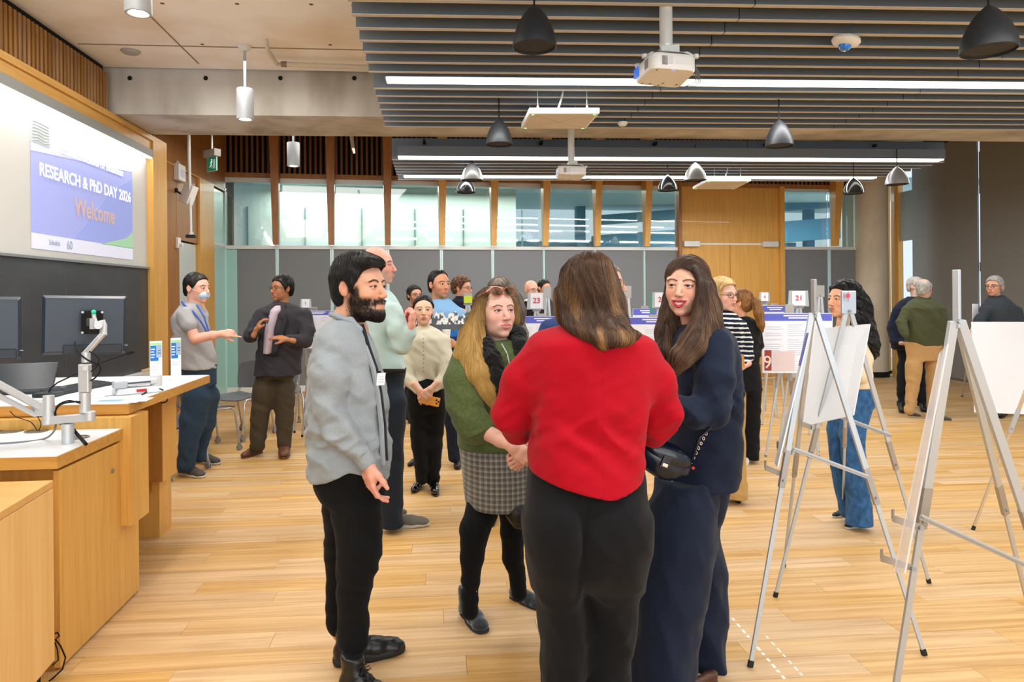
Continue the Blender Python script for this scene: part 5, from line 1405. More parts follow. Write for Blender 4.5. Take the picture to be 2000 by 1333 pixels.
def folds(amp, sc, seed=0, tilt=(0, 0), ridge=.6, where=None):
    """irregular cloth folds: stretched lattice noise, sharpened into creases; sc = cells per metre along x, y, z; where = [(z centre, half height, gain)]"""
    def fn(X, Y, Z):
        Zt = Z + tilt[0] * X + tilt[1] * Y
        x, y, z = np.broadcast_arrays((X + .35 * Z) * sc[0], Y * sc[1], Zt * sc[2])
        n = lnoise(x + 0.0, y + 0.0, z + 0.0, seed)
        n2 = lnoise(x * 1.9 + 5.2, y * 1.9, z * 2.1 + 1.7, seed + 5)
        o = (1 - ridge) * n + ridge * (1 - 2.6 * np.abs(n)) * .6 + .4 * n2 * (.4 + np.abs(n))
        if where is not None:
            g = .35
            for (zc, hh, gn) in where: g = g + gn * np.exp(-((Z - zc) / hh) ** 2)
            o = o * g
        return -amp * o
    return fn
def cmix(a, b, t): t = np.clip(t, 0, 1)[:, None]; return a * (1 - t) + b * t
def sm(x, a, b): t = np.clip((x - a) / (b - a), 0, 1); return t * t * (3 - 2 * t)
def vnoise(p, f, seed=0):
    r = np.random.default_rng(seed); o = 0
    for i in range(5):
        k = r.normal(size=3) * f; o = o + np.sin(p @ k + r.uniform(0, 6.28) + 1.3 * np.sin(p @ (r.normal(size=3) * f)))
    return o / 3.0
# ---------------------------------------------------------------- strands hugging a volume
rscale = 1.0
def strands(F, starts, flow, steps, ds, rad, cols, lift=.0015, taper=.25, jitter=0.0, seed=1, sides=3, stick=1.0, avoid=None):
    """trace tubes over the surface of field F; flow(p, t) -> directions"""
    r = np.random.default_rng(seed); p = starts.copy(); N = len(p)
    lf = lift * r.uniform(.2, 1.6, N); path = []; jit = r.normal(size=(N, 3)) * jitter
    ds_ = ds * r.uniform(.75, 1.15, N)[:, None] if np.ndim(ds) == 0 else np.asarray(ds)[:, None]
    for i in range(steps):
        g = F.grad(p); d = F.sample(p)
        p = p - g * np.clip((d - lf) * stick, -.02, .02)[:, None]
        path.append(p.copy())
        v = flow(p, i / steps) + jit * math.sin(i * .9 + 1)
        v = v - g * (v * g).sum(1)[:, None] * stick
        v /= np.linalg.norm(v, axis=1)[:, None] + 1e-9
        p = p + v * ds_
    P = np.stack(path, 1)                      # N, steps, 3
    if avoid is not None:
        c_, r_, R_ = avoid; q_ = (P - c_) @ R_ / r_; ok = ((q_ ** 2).sum(2).min(1) > 1); P = P[ok]; N = len(P)
    T = np.gradient(P, axis=1); T /= np.linalg.norm(T, axis=2)[..., None] + 1e-9
    ref = V(.31, .87, .37); A = np.cross(T, ref); A /= np.linalg.norm(A, axis=2)[..., None] + 1e-9; B = np.cross(T, A)
    tt = np.linspace(0, 1, steps); R = rad * np.minimum(1, np.minimum(.35 + tt * 6, taper + (1 - tt) * 2.2))
    R = R[None, :] * r.uniform(.6, 1.35, N)[:, None] * rscale
    rings = [P + R[..., None] * (A * math.cos(w) + B * math.sin(w)) for w in np.arange(sides) * 2 * math.pi / sides]
    vs = np.stack(rings, 2).reshape(-1, 3)     # N*steps*sides
    base = (np.arange(N)[:, None] * steps + np.arange(steps - 1)[None, :])[..., None] * sides + np.arange(sides)[None, None, :]
    nxt = (np.arange(sides) + 1) % sides
    b2 = (np.arange(N)[:, None] * steps + np.arange(steps - 1)[None, :])[..., None] * sides + nxt[None, None, :]
    q = np.stack([base, b2, b2 + sides, base + sides], -1).reshape(-1, 4)
    c = cols(P.reshape(-1, 3), np.repeat(r.uniform(0, 1, N), steps), np.tile(tt, N)); c = np.repeat(c, sides, axis=0)
    return vs, q, c
# ---------------------------------------------------------------- the head
SKIN = vcol_mat('skin', rough=.5, sss=.12, spec=.35)
HAIRM = vcol_mat('hair_strands', rough=.42, spec=.35)
M_eye = vcol_mat('eyeball', rough=.08, spec=.6)
M_teeth = mat('teeth', '#f0ebe2', .25)
def head(par, c, s=1.0, yaw=0, pitch=0, roll=0, h=.005, skin='#d9a58a', lips='#b5645c', brow='#3a2a20', eye='#4a3020', smile=0.0, opened=0.0,
         jaw=1.0, width=1.0, nose=1.0, beard=None, beard_c='#1c1512', blush=.35, female=False, neck=.05, neck_to=None, hair=None, seed=0, ears=True, bald=False, lid=1.0, eyeshadow=None):
    """returns skin parts (verts, faces, colours) in world space and adds eyes, teeth as children"""
    R = rotm(yaw, pitch, roll); c = np.asarray(c, float)
    W = lambda p: c + (np.asarray(p) * s) @ R.T
    F = Fld(); wd = width
    F.ell((0, .014, .034), (.0745 * wd, .094, .082), 0)
    F.ell((0, -.032, -.012), (.063 * wd, .060, .086), .03)
    jw = (.043 if female else .049) * jaw
    F.ell((0, -.030, -.070), (jw, .050, .040), .03)
    F.ell((0, -.072, -.098), (.018 * jaw, .018, .016), .02)
    for sx in (-1, 1):
        F.ell((sx * .034, -.060, -.028), (.024, .022, .022 + .004 * smile), .018)
        F.ell((sx * .034, -.066, .024), (.022, .018, .008), .014)
        F.ell((sx * .031, -.099, .003), (.019, .014, .012), .012, 's')
    nz = .0095 * nose
    F.tube([(0, -.086, .012), (0, -.098, -.012), (0, -.111 - .002 * (nose - 1) * 10, -.030)], [.0065, .0078, nz], .012)
    for sx in (-1, 1):
        F.ell((sx * .0105 * nose, -.101, -.034), (.0075, .011, .0065), .006)
        F.ell((sx * .006, -.108, -.0415), (.0035, .005, .003), .003, 's')
    up = lambda x: -.060 + smile * .0065 * (abs(x) / .024) ** 1.6
    lt = 1 - .42 * smile
    wx = 1 + .22 * smile
    mu = [(x * wx, -.0985 + 10.5 * x * x * wx, up(x) + opened * .002 + (.0012 if abs(x) > .003 and abs(x) < .012 else 0)) for x in (-.0235, -.014, -.006, 0, .006, .014, .0235)]
    ml = [(x * wx, -.0965 + 10.5 * x * x * wx, up(x) - (.0105 + opened * .0055) * (1 - (abs(x) / .0236) ** 2) - .0005) for x in (-.0225, -.013, -.005, 0, .005, .013, .0225)]
    F.ell((0, -.080, -.064), (.030, .016, .018), .015)
    F.tube(mu, np.array([.0022, .0036, .0044, .0040, .0044, .0036, .0022]) * lt, .005)
    F.tube(ml, np.array([.0022, .0042, .0054, .0058, .0054, .0042, .0022]) * lt, .005)
    if opened > 0:
        mm_ = [((a[0] + b[0]) * .44, (a[1] + b[1]) / 2 - .001, (a[2] + b[2]) / 2) for a, b in zip(mu, ml)]
        F.tube(mm_, np.array([.0012, .0038, .0052, .0055, .0052, .0038, .0012]) * opened, .002, 's')
    else:
        F.tube([(a[0] * .98, a[1] - .006, (a[2] + b[2]) / 2) for a, b in zip(mu, ml)], .0011, .004, 's')
    for sx in (-1, 1):
        e = V(sx * .031, -.0775, .003)
        F.ell(e, .0143, .004)
        F.ell(e + V(sx * .0005, -.0145, -.0002), (.0132, .011, .0043 * lid * (1 - .25 * smile)), .0015, 's')
        if ears:
            Re = rotm(sx * .35, 0, 0)
            F.ell((sx * .0765 * wd, .016, -.006), (.007, .019, .031), .006, 'u', rotm(sx * -.3, -.2, 0))
            F.ell((sx * .084 * wd, .010, -.002), (.006, .010, .016), .004, 's')
    nt = (0, .030, -.20) if neck_to is None else tuple((R.T @ (np.asarray(neck_to) - c)) / s)
    nk = neck if not female else neck * .86
    F.tube([(0, .022, -.045), tuple(np.array([0, .022, -.06]) * .4 + np.array(nt) * .6), nt], [nk * 1.02, nk, nk * 1.12], .02)
    if beard and beard > .5:
        F.ell((0, -.052, -.088), (.050 * jaw, .048, .034), .012); F.ell((0, -.086, -.104), (.026, .020, .022), .015)
        F.ell((0, -.098, -.0495), (.025, .007, .005), .006)
    v, f = F.mesh(h / s)
    # ---- own colours of the skin
    B = lin(skin); B = np.array(B); col = np.tile(B, (len(v), 1)) * (1 + .05 * vnoise(v, 60, seed))[:, None]
    x, y, z = v[:, 0], v[:, 1], v[:, 2]; ax = np.abs(x)
    red = B * np.array([1.06, .74, .70])
    cheek = np.exp(-(((ax - .038) / .018) ** 2 + ((z + .028) / .018) ** 2)) * (y < -.03)
    col = cmix(col, red, cheek * blush); col = cmix(col, red, np.exp(-((x / .012) ** 2 + ((z + .032) / .012) ** 2)) * (y < -.09) * .5)
    col = cmix(col, red, (ax > .072) * .35)
    def near(pts, p=v):
        d = np.full(len(p), 9.); pts = np.array(pts)
        for a, b in zip(pts[:-1], pts[1:]):
            ab = b - a; t = np.clip(((p - a) @ ab) / (ab @ ab), 0, 1); d = np.minimum(d, np.linalg.norm(p - a - t[:, None] * ab, axis=1))
        return d
    beardc = np.array(lin(beard_c))
    if beard:
        m = sm(-z, .024, .050) * sm(-y, -.030, .004)
        edge = sm(ax, .030, .046) + sm(-z, .074, .086) ; chin = sm(-z, .078, .088)
        must = np.exp(-((z + .0485) / .0065) ** 2) * (ax < .032) * (y < -.07) + np.exp(-(((ax - .030) / .006) ** 2 + ((z + .060) / .013) ** 2))
        bm = np.clip(m * np.clip(edge, 0, 1) * sm(-z - .25 * np.maximum(.05 - ax, 0), .02, .045) + must, 0, 1) * (z > -.135)
        side = sm(ax, .045, .055) * sm(-z, -.015, .012) * sm(y, -.050, -.034) * sm(-y, -.006, .008) * sm(z, -.09, -.06); bm = np.clip(bm + side, 0, 1)
        col = cmix(col, beardc, bm * (min(1, beard) * (.90 + .08 * lnoise(x * 400, y * 400, z * 400, 3))))
    if beard and beard > .5 and h < .004:
        rb = np.random.default_rng(4); wv = np.clip(bm, 0, 1) ** 2; wv = wv / wv.sum(); ii = rb.choice(len(v), 3200, p=wv)
        st_ = v[ii]; ln = .0022 + .0045 * sm(-st_[:, 2], .05, .09) * sm(.06 - np.abs(st_[:, 0]), 0, .03) + .002 * (np.abs(st_[:, 2] + .049) < .008)
        sv_, sf_, sc_ = strands(F, st_, lambda p, t: np.stack([p[:, 0] * 5 + .25 * np.sign(p[:, 0]) * (np.abs(p[:, 2] + .048) < .009), -.20 + 4 * (p[:, 1] + .05), -1 + 0 * p[:, 0]], 1), 4, ln, .00048, lambda P_, a, b: np.tile(beardc, (len(P_), 1)) * (.7 + 1.2 * a[:, None]), lift=.0012, jitter=.35, stick=.55)
        mesh_obj('beard', [(W(sv_), sf_)], HAIRM, par, sc_)
    sock = np.exp(-(((ax - .031) / .016) ** 2 + ((z - .005) / .010) ** 2)) * (y < -.05)
    col = cmix(col, B * np.array([.70, .52, .48]), sock * .40)
    if eyeshadow is not None: col = cmix(col, np.array(lin(eyeshadow)), np.exp(-(((ax - .037) / .017) ** 2 + ((z - .012) / .006) ** 2)) * (y < -.05) * .55)
    for sx in (-1, 1):   # lash lines, brows
        e = V(sx * .031, -.0775, .003)
        arc = [e + V(sx * q, -.0142 * math.cos(q / .017), (.0050 * lid) * (1 - (q / .0145) ** 2)) for q in np.linspace(-.0135, .015, 7)]
        arc = np.array(arc); arc[:, 1] = 0; v2 = v * V(1, 0, 1)
        col = cmix(col, np.array(lin('#20130f')), (1 - sm(near(arc, v2), .0011, .0032)) * (y < -.06))
        br = [(sx * .012, -.094, .0205), (sx * .024, -.091, .0255), (sx * .038, -.082, .0265), (sx * .050, -.070, .0205)]
        th = .0034 if female else .0042
        br = np.array(br); br[:, 1] = 0
        col = cmix(col, np.array(lin(brow)), (1 - sm(near(br, v2), th * .5, th * 1.25)) * (y < -.04) * (.95 if not female else .92))
    def nearr(pts, rad):
        d = np.full(len(v), 9.); pts = np.array(pts)
        for a, b, ra, rb in zip(pts[:-1], pts[1:], rad[:-1], rad[1:]):
            ab = b - a; t = np.clip(((v - a) @ ab) / (ab @ ab), 0, 1); d = np.minimum(d, np.linalg.norm(v - a - t[:, None] * ab, axis=1) - (ra + (rb - ra) * t))
        return d
    dl = np.minimum(nearr(mu, np.array([.0008, .0030, .0042, .0036, .0042, .0030, .0008]) * lt), nearr(ml, np.array([.0008, .0036, .0052, .0056, .0052, .0036, .0008]) * lt))
    col = cmix(col, np.array(lin(lips)), 1 - sm(dl, .0008, .0030))
    gap = near([((a[0] + b[0]) / 2, (a[1] + b[1]) / 2 - .002, (a[2] + b[2]) / 2) for a, b in zip(mu, ml)])
    col = cmix(col, np.array(lin('#5a1f1c')), (1 - sm(gap, .0006, .0022)) * .8)
    if opened > 0: col = cmix(col, np.array(lin('#6d2420')), (nearr(mm_, np.array([.001, .0036, .005, .0053, .005, .0036, .001]) * opened) < .0003) * 1.0)
    if not bald and hair is not None:
        pass
    parts = (W(v), f, col)
    # ---- eyes
    em = MB(); ec = []
    for sx in (-1, 1):
        e = V(sx * .031, -.0775, .003); n_, m_ = 20, 14
        vs = []
        for i in range(m_ + 1):
            th = math.pi * (i / m_) ** 1.4
            for k in range(n_):
                w = 2 * math.pi * k / n_
                q = V(math.sin(th) * math.cos(w), -math.cos(th), math.sin(th) * math.sin(w)); vs.append(W(e + q * .0128))
                ec.append(lin('#0a0808') if th < .22 else (lin(eye) if th < .56 else lin('#cfc6bf')))
        em.add(vs, [(i * n_ + k, (i + 1) * n_ + k, (i + 1) * n_ + (k + 1) % n_, i * n_ + (k + 1) % n_) for i in range(m_) for k in range(n_)])
    ev = np.concatenate(em.v); mesh_obj('eyes', [(ev, np.array(em.f))], M_eye, par, np.array(ec))
    if opened > 0:
        tm = MB()
        for k in range(-5, 6):
            xx = k * .0062; q = W(V(xx * .9, -.0925 + 11 * xx * xx, -.0630 + smile * .0065 * (abs(xx) / .026) ** 1.6))
            tm.obox(q, R @ unit(V(1, 20 * xx, 0)), R @ unit(V(-20 * xx, 1, 0)), R @ V(0, 0, 1), .0029 * s, .002 * s, .0042 * s)
        tag(tm.build('teeth', M_teeth, par, smooth=True, bevel=.0008), kind='stuff')
    return parts, W, R

def add_hair(par, W, kind, c1, c2, h=.005, s=1.0, bulk=0.0, nstr=0, rad=.0009, cut=None, extra=None, seed=3, part=-.02, grey=0, length=.05, name='hair', bald=0.0, back=0.0, flow=None, steps=12, dispf=None):
    """hair built in the head's own frame"""
    t = {'short': .009, 'curly': .022, 'pulled': .006, 'long': .016}[kind] + bulk
    F = Fld()
    F.ell((0, .016, .036), (.0745 + t, .094 + t, .082 + t * 1.2), 0)
    F.ell((0, .045, -.030), (.064 + t * .6, .060 + t * .5, .06), .03)
    K = cut or ([-.12, -.085, -.070, -.052, -.040, -.022, -.008, .004, .024, .034, .055, .12],
                [.085, .078, .074, .060, .030, .000, -.022, .018, .026, -.02, -.062, -.080])
    ky, kz = np.array(K[0]), np.array(K[1])
    def cutf(X, Y, Z): return np.interp(Y, ky, kz) - back * (Y > .03) - Z + 0 * X
    F.cuts.append(cutf)
    if bald:
        F.cuts.append(lambda X, Y, Z: Z - (.115 - bald) + 0 * X + .0 * Y - .25 * np.maximum(Y, 0))
    if extra: extra(F)
    if dispf: F.disp(dispf)
    else: F.disp(waves(.0022 if kind != 'curly' else .008, [(90, 40, 60), (40, 110, -50), (130, -60, 90)] if kind != 'curly' else [(130, 90, 70), (-90, 120, 110), (60, -130, 120)], seed))
    v, f = F.mesh(h / s)
    C1, C2 = np.array(lin(c1)), np.array(lin(c2))
    n = np.clip(.5 + .5 * vnoise(v, 70, seed), 0, 1)
    parts = [(W(v), f)]; cols = [cmix(np.tile(C1, (len(v), 1)), C2, n * .6)]
    if nstr:
        r = np.random.default_rng(seed); st = v[r.integers(0, len(v), nstr)]
        st = st[F.sample(st) > -.01]
        if flow is None:
            def flow(p, tt):
                d = np.stack([(p[:, 0] - part) * 3.0, .12 + p[:, 1] * 1.5, np.full(len(p), -.12) - 6 * np.abs(p[:, 0] - part)], 1)
                return d / np.linalg.norm(d, axis=1)[:, None]
        def cc(P, q, tt): return cmix(np.tile(C1 * .9, (len(P), 1)), C2 * 1.25, q ** 1.5)
        sv, sf, sc = strands(F, st, flow, steps, length / steps, rad, cc, lift=.0016, jitter=.25, seed=seed)
        parts.append((W(sv), sf)); cols.append(sc)
    return mesh_obj(name, parts, HAIRM, par, np.concatenate(cols))

def hand(wrist, d, n, side=1, s=1.0, h=.005, curl=(.25, .3, .35, .4), spread=.12, thumb=.5, elbow=None, skin='#d9a58a', fore=.036, ring=None):
    """side=1: thumb on the X' side.  d = finger direction, n = palm normal"""
    d = unit(d); n = unit(np.asarray(n, float) - d * np.dot(n, d)); Zc, Yc = -d, -n; Xc = np.cross(Yc, Zc)
    R = np.stack([Xc * side, Yc, Zc], 1); wrist = np.asarray(wrist, float)
    W = lambda p: wrist + (np.asarray(p) * s) @ R.T
    F = Fld()
    kn = [(.029, 0, -.086), (.0095, .002, -.090), (-.010, .001, -.086), (-.028, -.002, -.078)]
    for k_ in kn: F.tube([(k_[0] * .45, .0, -.008), (k_[0] * .9, 0, -.05), k_], [.016, .0135, .0105], .012)
    F.ell((.022, -.010, -.045), (.017, .013, .026), .012); F.ell((-.022, -.008, -.045), (.013, .011, .028), .012)
    seg = [(.040, .024, .020), (.044, .027, .021), (.040, .025, .021), (.031, .019, .018)]; rr = [(.0092, .0082, .0074, .0066), (.0095, .0084, .0076, .0067), (.0090, .0080, .0073, .0065), (.0082, .0072, .0065, .0058)]
    for i in range(4):
        p = np.array(kn[i]); a = .05; sx = (1.5 - i) * spread; pts = [p]
        c = curl[i]
        for j, L in enumerate(seg[i]):
            a += c * (1.25, 1.6, 1.0)[j]
            p = p + L * V(math.sin(sx) * math.cos(a), -math.sin(a), -math.cos(a) * math.cos(sx)); pts.append(p)
        F.tube(pts, rr[i], .006)
    ta = thumb
    t0 = V(.020, -.006, -.018); t1 = t0 + .040 * unit(V(.55 + .3 * ta, -.35, -.75)); t2 = t1 + .031 * unit(V(.30 + .7 * ta, -.35, -.85)); t3 = t2 + .026 * unit(V(.10 + .7 * ta, -.35, -.9))
    F.tube([t0, t1, t2, t3], [.015, .0115, .0098, .0078], .012)
    if elbow is not None:
        e = (np.asarray(elbow) - wrist) @ R / s; m = e * .35
        F.tube([(0, .0, .0), tuple(m), tuple(e)], [.0235, fore * .86, fore], .02)
        F.tube([(-.012, 0, -.005), (-.012, 0, .02)], .016, .015); F.tube([(.012, 0, -.005), (.012, 0, .02)], .016, .015)
    else: F.tube([(0, 0, 0), (0, 0, .07)], [.0235, .027], .02)
    v, f = F.mesh(h / s)
    B = np.array(lin(skin)); col = np.tile(B, (len(v), 1)) * (1 + .04 * vnoise(v, 60, 2))[:, None]
    red = B * V(1.04, .76, .72)
    for i in range(4):
        col = cmix(col, red, .45 * np.exp(-(np.linalg.norm(v - np.array(kn[i]) - V(0, .008, 0), axis=1) / .009) ** 2))
    col = cmix(col, red, .5 * sm(-v[:, 2], .125, .17))
    if side < 0: f = f[:, ::-1]
    return (W(v), f, col)

_shoe_cache = {}
def shoe(par, heel, toe, kind='sneaker', m=None, msole=None, s=1.0, h=.006, shaft=None, name='shoe', z0=0.0, lace=None):
    """heel, toe: ground points of the foot"""
    heel, toe = np.asarray(heel, float), np.asarray(toe, float); d = unit(V(*(toe - heel)[:2], 0)); L = np.linalg.norm((toe - heel)[:2]) / .29
    key = (kind, h)
    if key not in _shoe_cache:
        F = Fld(); G = Fld()
        w = {'sneaker': 1.0, 'boot': 1.06, 'dress': .9, 'ankle': .82, 'soft': 1.08}[kind]
        sole = {'sneaker': .026, 'boot': .034, 'dress': .016, 'ankle': .012, 'soft': .018}[kind]
        F.tube([(0, .035, .052), (0, -.02, .056), (-.004, -.10, .042), (-.006, -.165, .034)], [.036 * w, .039 * w, .042 * w, .036 * w], .02)
        F.ell((-.006, -.185, .032), (.040 * w, .045, .027), .02)
        F.ell((0, .045, .045), (.033 * w, .034, .045), .02)
        top = {'sneaker': .085, 'boot': .155, 'dress': .075, 'ankle': .135, 'soft': .185}[kind]
        rs = .038 if kind != 'soft' else .050
        F.loft([(.03, 0, .022, rs, .046), (.08, 0, .020, rs, .048), (top, 0, .024, rs * 1.05, .050)], .02)
        F.clip((0, 0, -1), -.004, .003)
        if kind == 'boot': F.disp(waves(.0018, [(120, 60, 90), (20, 150, 60)], 4))
        if kind == 'soft': F.disp(waves(.0015, [(60, 60, 160), (20, 90, 60)], 4))
        G.loft([(0, 0, .038, .036 * w, .045), (sole, 0, .038, .037 * w, .046)], 0, n=2.4)
        G.loft([(0, -.004, -.130, .045 * w, .103), (sole, -.004, -.130, .046 * w, .104)], .03, n=2.6)
        G.loft([(0, -.002, -.04, .036 * w, .08), (sole, -.002, -.04, .037 * w, .08)], .02, n=2.4)
        if kind in ('dress', 'ankle'):
            G.ell((0, -.045, -.004), (.06, .045, .014), .004, 's')
        _shoe_cache[key] = (F.mesh(h), G.mesh(h), top)
    (v, f), (v2, f2), top = _shoe_cache[key]
    Yc = -d; Xc = np.cross(Yc, V(0, 0, 1)); R = np.stack([Xc, Yc, V(0, 0, 1)], 1)
    o = heel + d * .083 * L; o = V(o[0], o[1], z0)
    W = lambda p: o + (np.asarray(p) * V(L * s, L, L)) @ R.T
    t = mesh_obj(name, [(W(v), f)], m, par)
    mesh_obj('sole', [(W(v2), f2)], msole or m, t)
    if lace is not None:
        lm = MB()
        for k in range(6 if kind == 'boot' else 4):
            yy = -.085 + k * .016 if kind != 'boot' else -.09 + k * .017; zz = (.084 + k * .004) if kind != 'boot' else (.083 + k * .0105)
            if kind == 'boot' and k > 3: yy = -.030 + (k - 4) * .004; zz = .112 + (k - 4) * .022
            lm.tube([W(V(-.022, yy, zz - .010)), W(V(0, yy - .008, zz)), W(V(.022, yy + .006, zz - .010))], .0022, 5)
            lm.tube([W(V(.022, yy, zz - .010)), W(V(0, yy - .009, zz + .001)), W(V(-.022, yy + .006, zz - .010))], .0022, 5)
        for sx in (-1, 1):
            lm.tube([W(V(0, -.03, .118)), W(V(sx * .016, -.045, .128)), W(V(sx * .026, -.048, .112)), W(V(sx * .006, -.034, .114))], .002, 5)
            lm.tube([W(V(0, -.03, .116)), W(V(sx * .012, -.06, .100)), W(V(sx * .018, -.075, .085))], .002, 5)
        tag(lm.build('laces', lace, t, smooth=True), kind='stuff')
    return t

class Person:
    def __init__(s, feet, label, D=None, group=None):
        b = PZ(*feet); s.D = depth_at(*feet) if D is None else D
        if D is not None: b = U(feet[0], feet[1], D)
        s.root = thing('person', (b[0], b[1], 0), label, 'person', group); s.skin = []
        s.k = s.D / FPX
    def J(s, px, py, dd=0.0): return U(px, py, s.D + dd)
    def w(s, hw, dd=0.0): return hw * (s.D + dd) / FPX
    def lo(s, F, rows, k=.03, n=2.2):
        """rows: py, xL, xR, dd, thickness [, turn]"""
        S = []
        for r in rows:
            c = s.J((r[1] + r[2]) / 2, r[0], r[3]); S.append((c[2], c[0], c[1], (r[2] - r[1]) / 2 * (s.D + r[3]) / FPX, r[4] / 2, r[5] if len(r) > 5 else 0))
        F.loft(S, k, n=n); return F
    def tu(s, F, pts, k=.03, op='u', flat=None):
        """pts: px, py, dd, half width px"""
        F.tube([s.J(*p[:3]) for p in pts], [s.w(p[3], p[2]) for p in pts], k, op, flat); return F
    def cloth(s, name, F, m, h, col=None, disp=None, label=None):
        if disp:
            for d in (disp if isinstance(disp, list) else [disp]): F.disp(d)
        v, f = F.mesh(h)
        o = mesh_obj(name, [(v, f)], m, s.root, None if col is None else col(v))
        if label: o['label'] = label
        return o
    def body(s, F, h=.016, skin='#d9a58a'):
        v, f = F.mesh(h); s.skin.append((v, f, np.tile(np.array(lin(skin)), (len(v), 1))))
    def finish(s):
        mesh_obj('body', [(a, b) for a, b, c in s.skin], SKIN, s.root, np.concatenate([c for a, b, c in s.skin]))
def cloth_mat(name, color, rough=.85, sheen=.25, scale=420, st=.25, noise=None):
    return mat(name, color, rough, sheen=sheen, spec=.25, noise=noise, bump=((scale, scale, scale), st, .0006))
import time as _time
_t0 = _time.time()
# ================================================================ bearded man in the grey shirt
P = Person((700, 1318), 'bearded man in a light grey button shirt and black trousers, hand in pocket, facing right', D=2.90)
r = P.root
sk = '#cf9a7c'
c = P.J(703, 561, -.02)
hp, W, R = head(r, c, 1.11, yaw=1.06, pitch=.03, h=.0026, skin=sk, lips='#a8655a', brow='#17100d', eye='#2a1a12', beard=1.0, beard_c='#17110f', neck=.056, neck_to=P.J(672, 650, 0), blush=.25, seed=1, width=1.02, lid=.8)
P.skin.append(hp)
add_hair(r, W, 'short', '#0d0b0b', '#2c2624', h=.003, s=1.11, bulk=.005, nstr=3200, rad=.00062, steps=10, length=.07, back=.055, part=.012, seed=5,
         extra=lambda F: F.ell((-.012, -.052, .088), (.062, .052, .030), .02) and F.ell((.02, .03, .08), (.075, .085, .055), .02),
         flow=lambda p, t: np.stack([(p[:, 0] - .045) * 10, -.35 + p[:, 1] * 6 + .0 * p[:, 0], -.25 - 5 * np.abs(p[:, 0] - .045)], 1))
# shirt
M_sh1 = cloth_mat('chambray_grey', '#979ea1', .9, sheen=.1, noise=((700, 700, 300), '#878e92', .42, .6))
F = Fld()
P.lo(F, [(618, 655, 690, .02, .17), (632, 640, 702, .0, .25), (650, 622, 716, 0, .38), (680, 612, 731, 0, .43), (720, 606, 741, 0, .43), (770, 603, 752, 0, .41), (830, 603, 758, 0, .41), (880, 603, 760, 0, .42), (926, 604, 758, 0, .42)], n=2.3)
P.tu(F, [(652, 672, -.17, 33), (645, 735, -.21, 35), (647, 800, -.21, 33), (668, 845, -.22, 31), (712, 897, -.23, 19)], .03)
P.tu(F, [(690, 672, .16, 30), (700, 760, .20, 30), (705, 830, .18, 28)], .03)
# rising hem: front and back tails, higher at the side
hz = P.J(680, 918)[2]; hx = P.J(680, 900)[0]
F.cuts.append(lambda X, Y, Z: (hz - .01 - .7 * np.abs(X - hx - .03) ** 1.3 * 1.3 + .05 - .05 * np.abs(Y - 2.85) - Z) * .8)
F.disp(folds(.020, (8, 7, 10), 1, (.5, .2), .7)); F.disp(folds(.014, (12, 11, 22), 4, (-.4, .2), .8, [(P.J(0, 860)[2], .12, 1.0)]))
P.cloth('shirt', F, M_sh1, .0062)
# collar, placket, cuff, badge, tie-like lanyard
def strip(mb, pts, wd, th=.004, side=None):
    for a, b in zip(pts[:-1], pts[1:]): mb.bar(a, b, wd, th, side=side)
F = Fld(); F.tube([P.J(655, 612, .10), P.J(648, 614, .0), P.J(660, 618, -.085), P.J(685, 628, -.085), P.J(704, 640, -.045), P.J(708, 645, .02), P.J(703, 632, .08), P.J(680, 612, .11), P.J(655, 612, .10)], [.011] * 9, .01)
F.tube([P.J(684, 626, -.09), P.J(700, 645, -.085), P.J(704, 652, -.06)], [.016, .014, .006], .01, flat=(V(0, 1, 0), .45))
F.disp(waves(.001, [(90, 40, 60)], 3)); P.cloth('collar', F, M_sh1, .005)
pk = MB(); pts = [P.J(x, y, -.105 + dd) for x, y, dd in ((707, 640, .05), (722, 680, .0), (736, 720, -.01), (745, 770, .0), (752, 830, .0), (756, 900, .0))]
pk.tube(pts, [.006] * 6, 6); pk.build('placket_shadow', mat('placket_dark', '#2b2c2e', .9), r, smooth=True)
pk = MB(); pk.tube([P.J(x - 7, y, -.125 + dd) for x, y, dd in ((707, 648, .05), (722, 682, .0), (736, 720, -.01), (745, 770, .0), (752, 830, .0), (755, 908, .0))], [.008, .011, .011, .011, .011, .011], 6); pk.build('placket', M_sh1, r, smooth=True)
MB().tube([P.J(707, 636, -.06), P.J(717, 672, -.11), P.J(728, 710, -.118), P.J(734, 722, -.12)], [.010, .011, .009, .006], 8).build('dark_undershirt', mat('undershirt', '#191a1c', .9), r, smooth=True)
nm = thing('name_badge', P.J(745, 745, -.13), 'small white name badge clipped on the grey shirt front', 'badge')
a1 = unit(V(.93, .35, 0))
MB().obox(P.J(744, 741, -.13), a1, V(-a1[1], a1[0], 0), unit(V(.1, 0, 1)), .017, .002, .025).build('card', mat('badge_white', '#e3e6e8', .5), nm, bevel=.001)
for k in range(3): MB().obox(P.J(744, 736 + k * 5, -.1335), a1, V(-a1[1], a1[0], 0), V(0, 0, 1), .011, .001, .0012).build('text_line', mat('line_grey', '#b9bfca', .6), nm)
MB().obox(P.J(741, 729, -.13), a1, V(-a1[1], a1[0], 0), V(0, 0, 1), .005, .004, .008).build('clip', M_black, nm)
# cuff and hand
P.skin.append(hand(P.J(718, 905, -.235), V(.10, -.0, -1), V(.9, .5, 0), -1, 1.02, .0032, (.25, .35, .75, .85), .08, .35, elbow=P.J(706, 885, -.23), fore=.024, skin='#d99c86'))
F = Fld(); P.tu(F, [(705, 886, -.232, 19), (717, 904, -.235, 18.5)], .01); F.clip(unit(P.J(725, 930, -.235) - P.J(700, 880, -.235)), float(np.dot(unit(P.J(725, 930, -.235) - P.J(700, 880, -.235)), P.J(722, 913, -.235)))); P.cloth('cuff', F, M_sh1, .005)
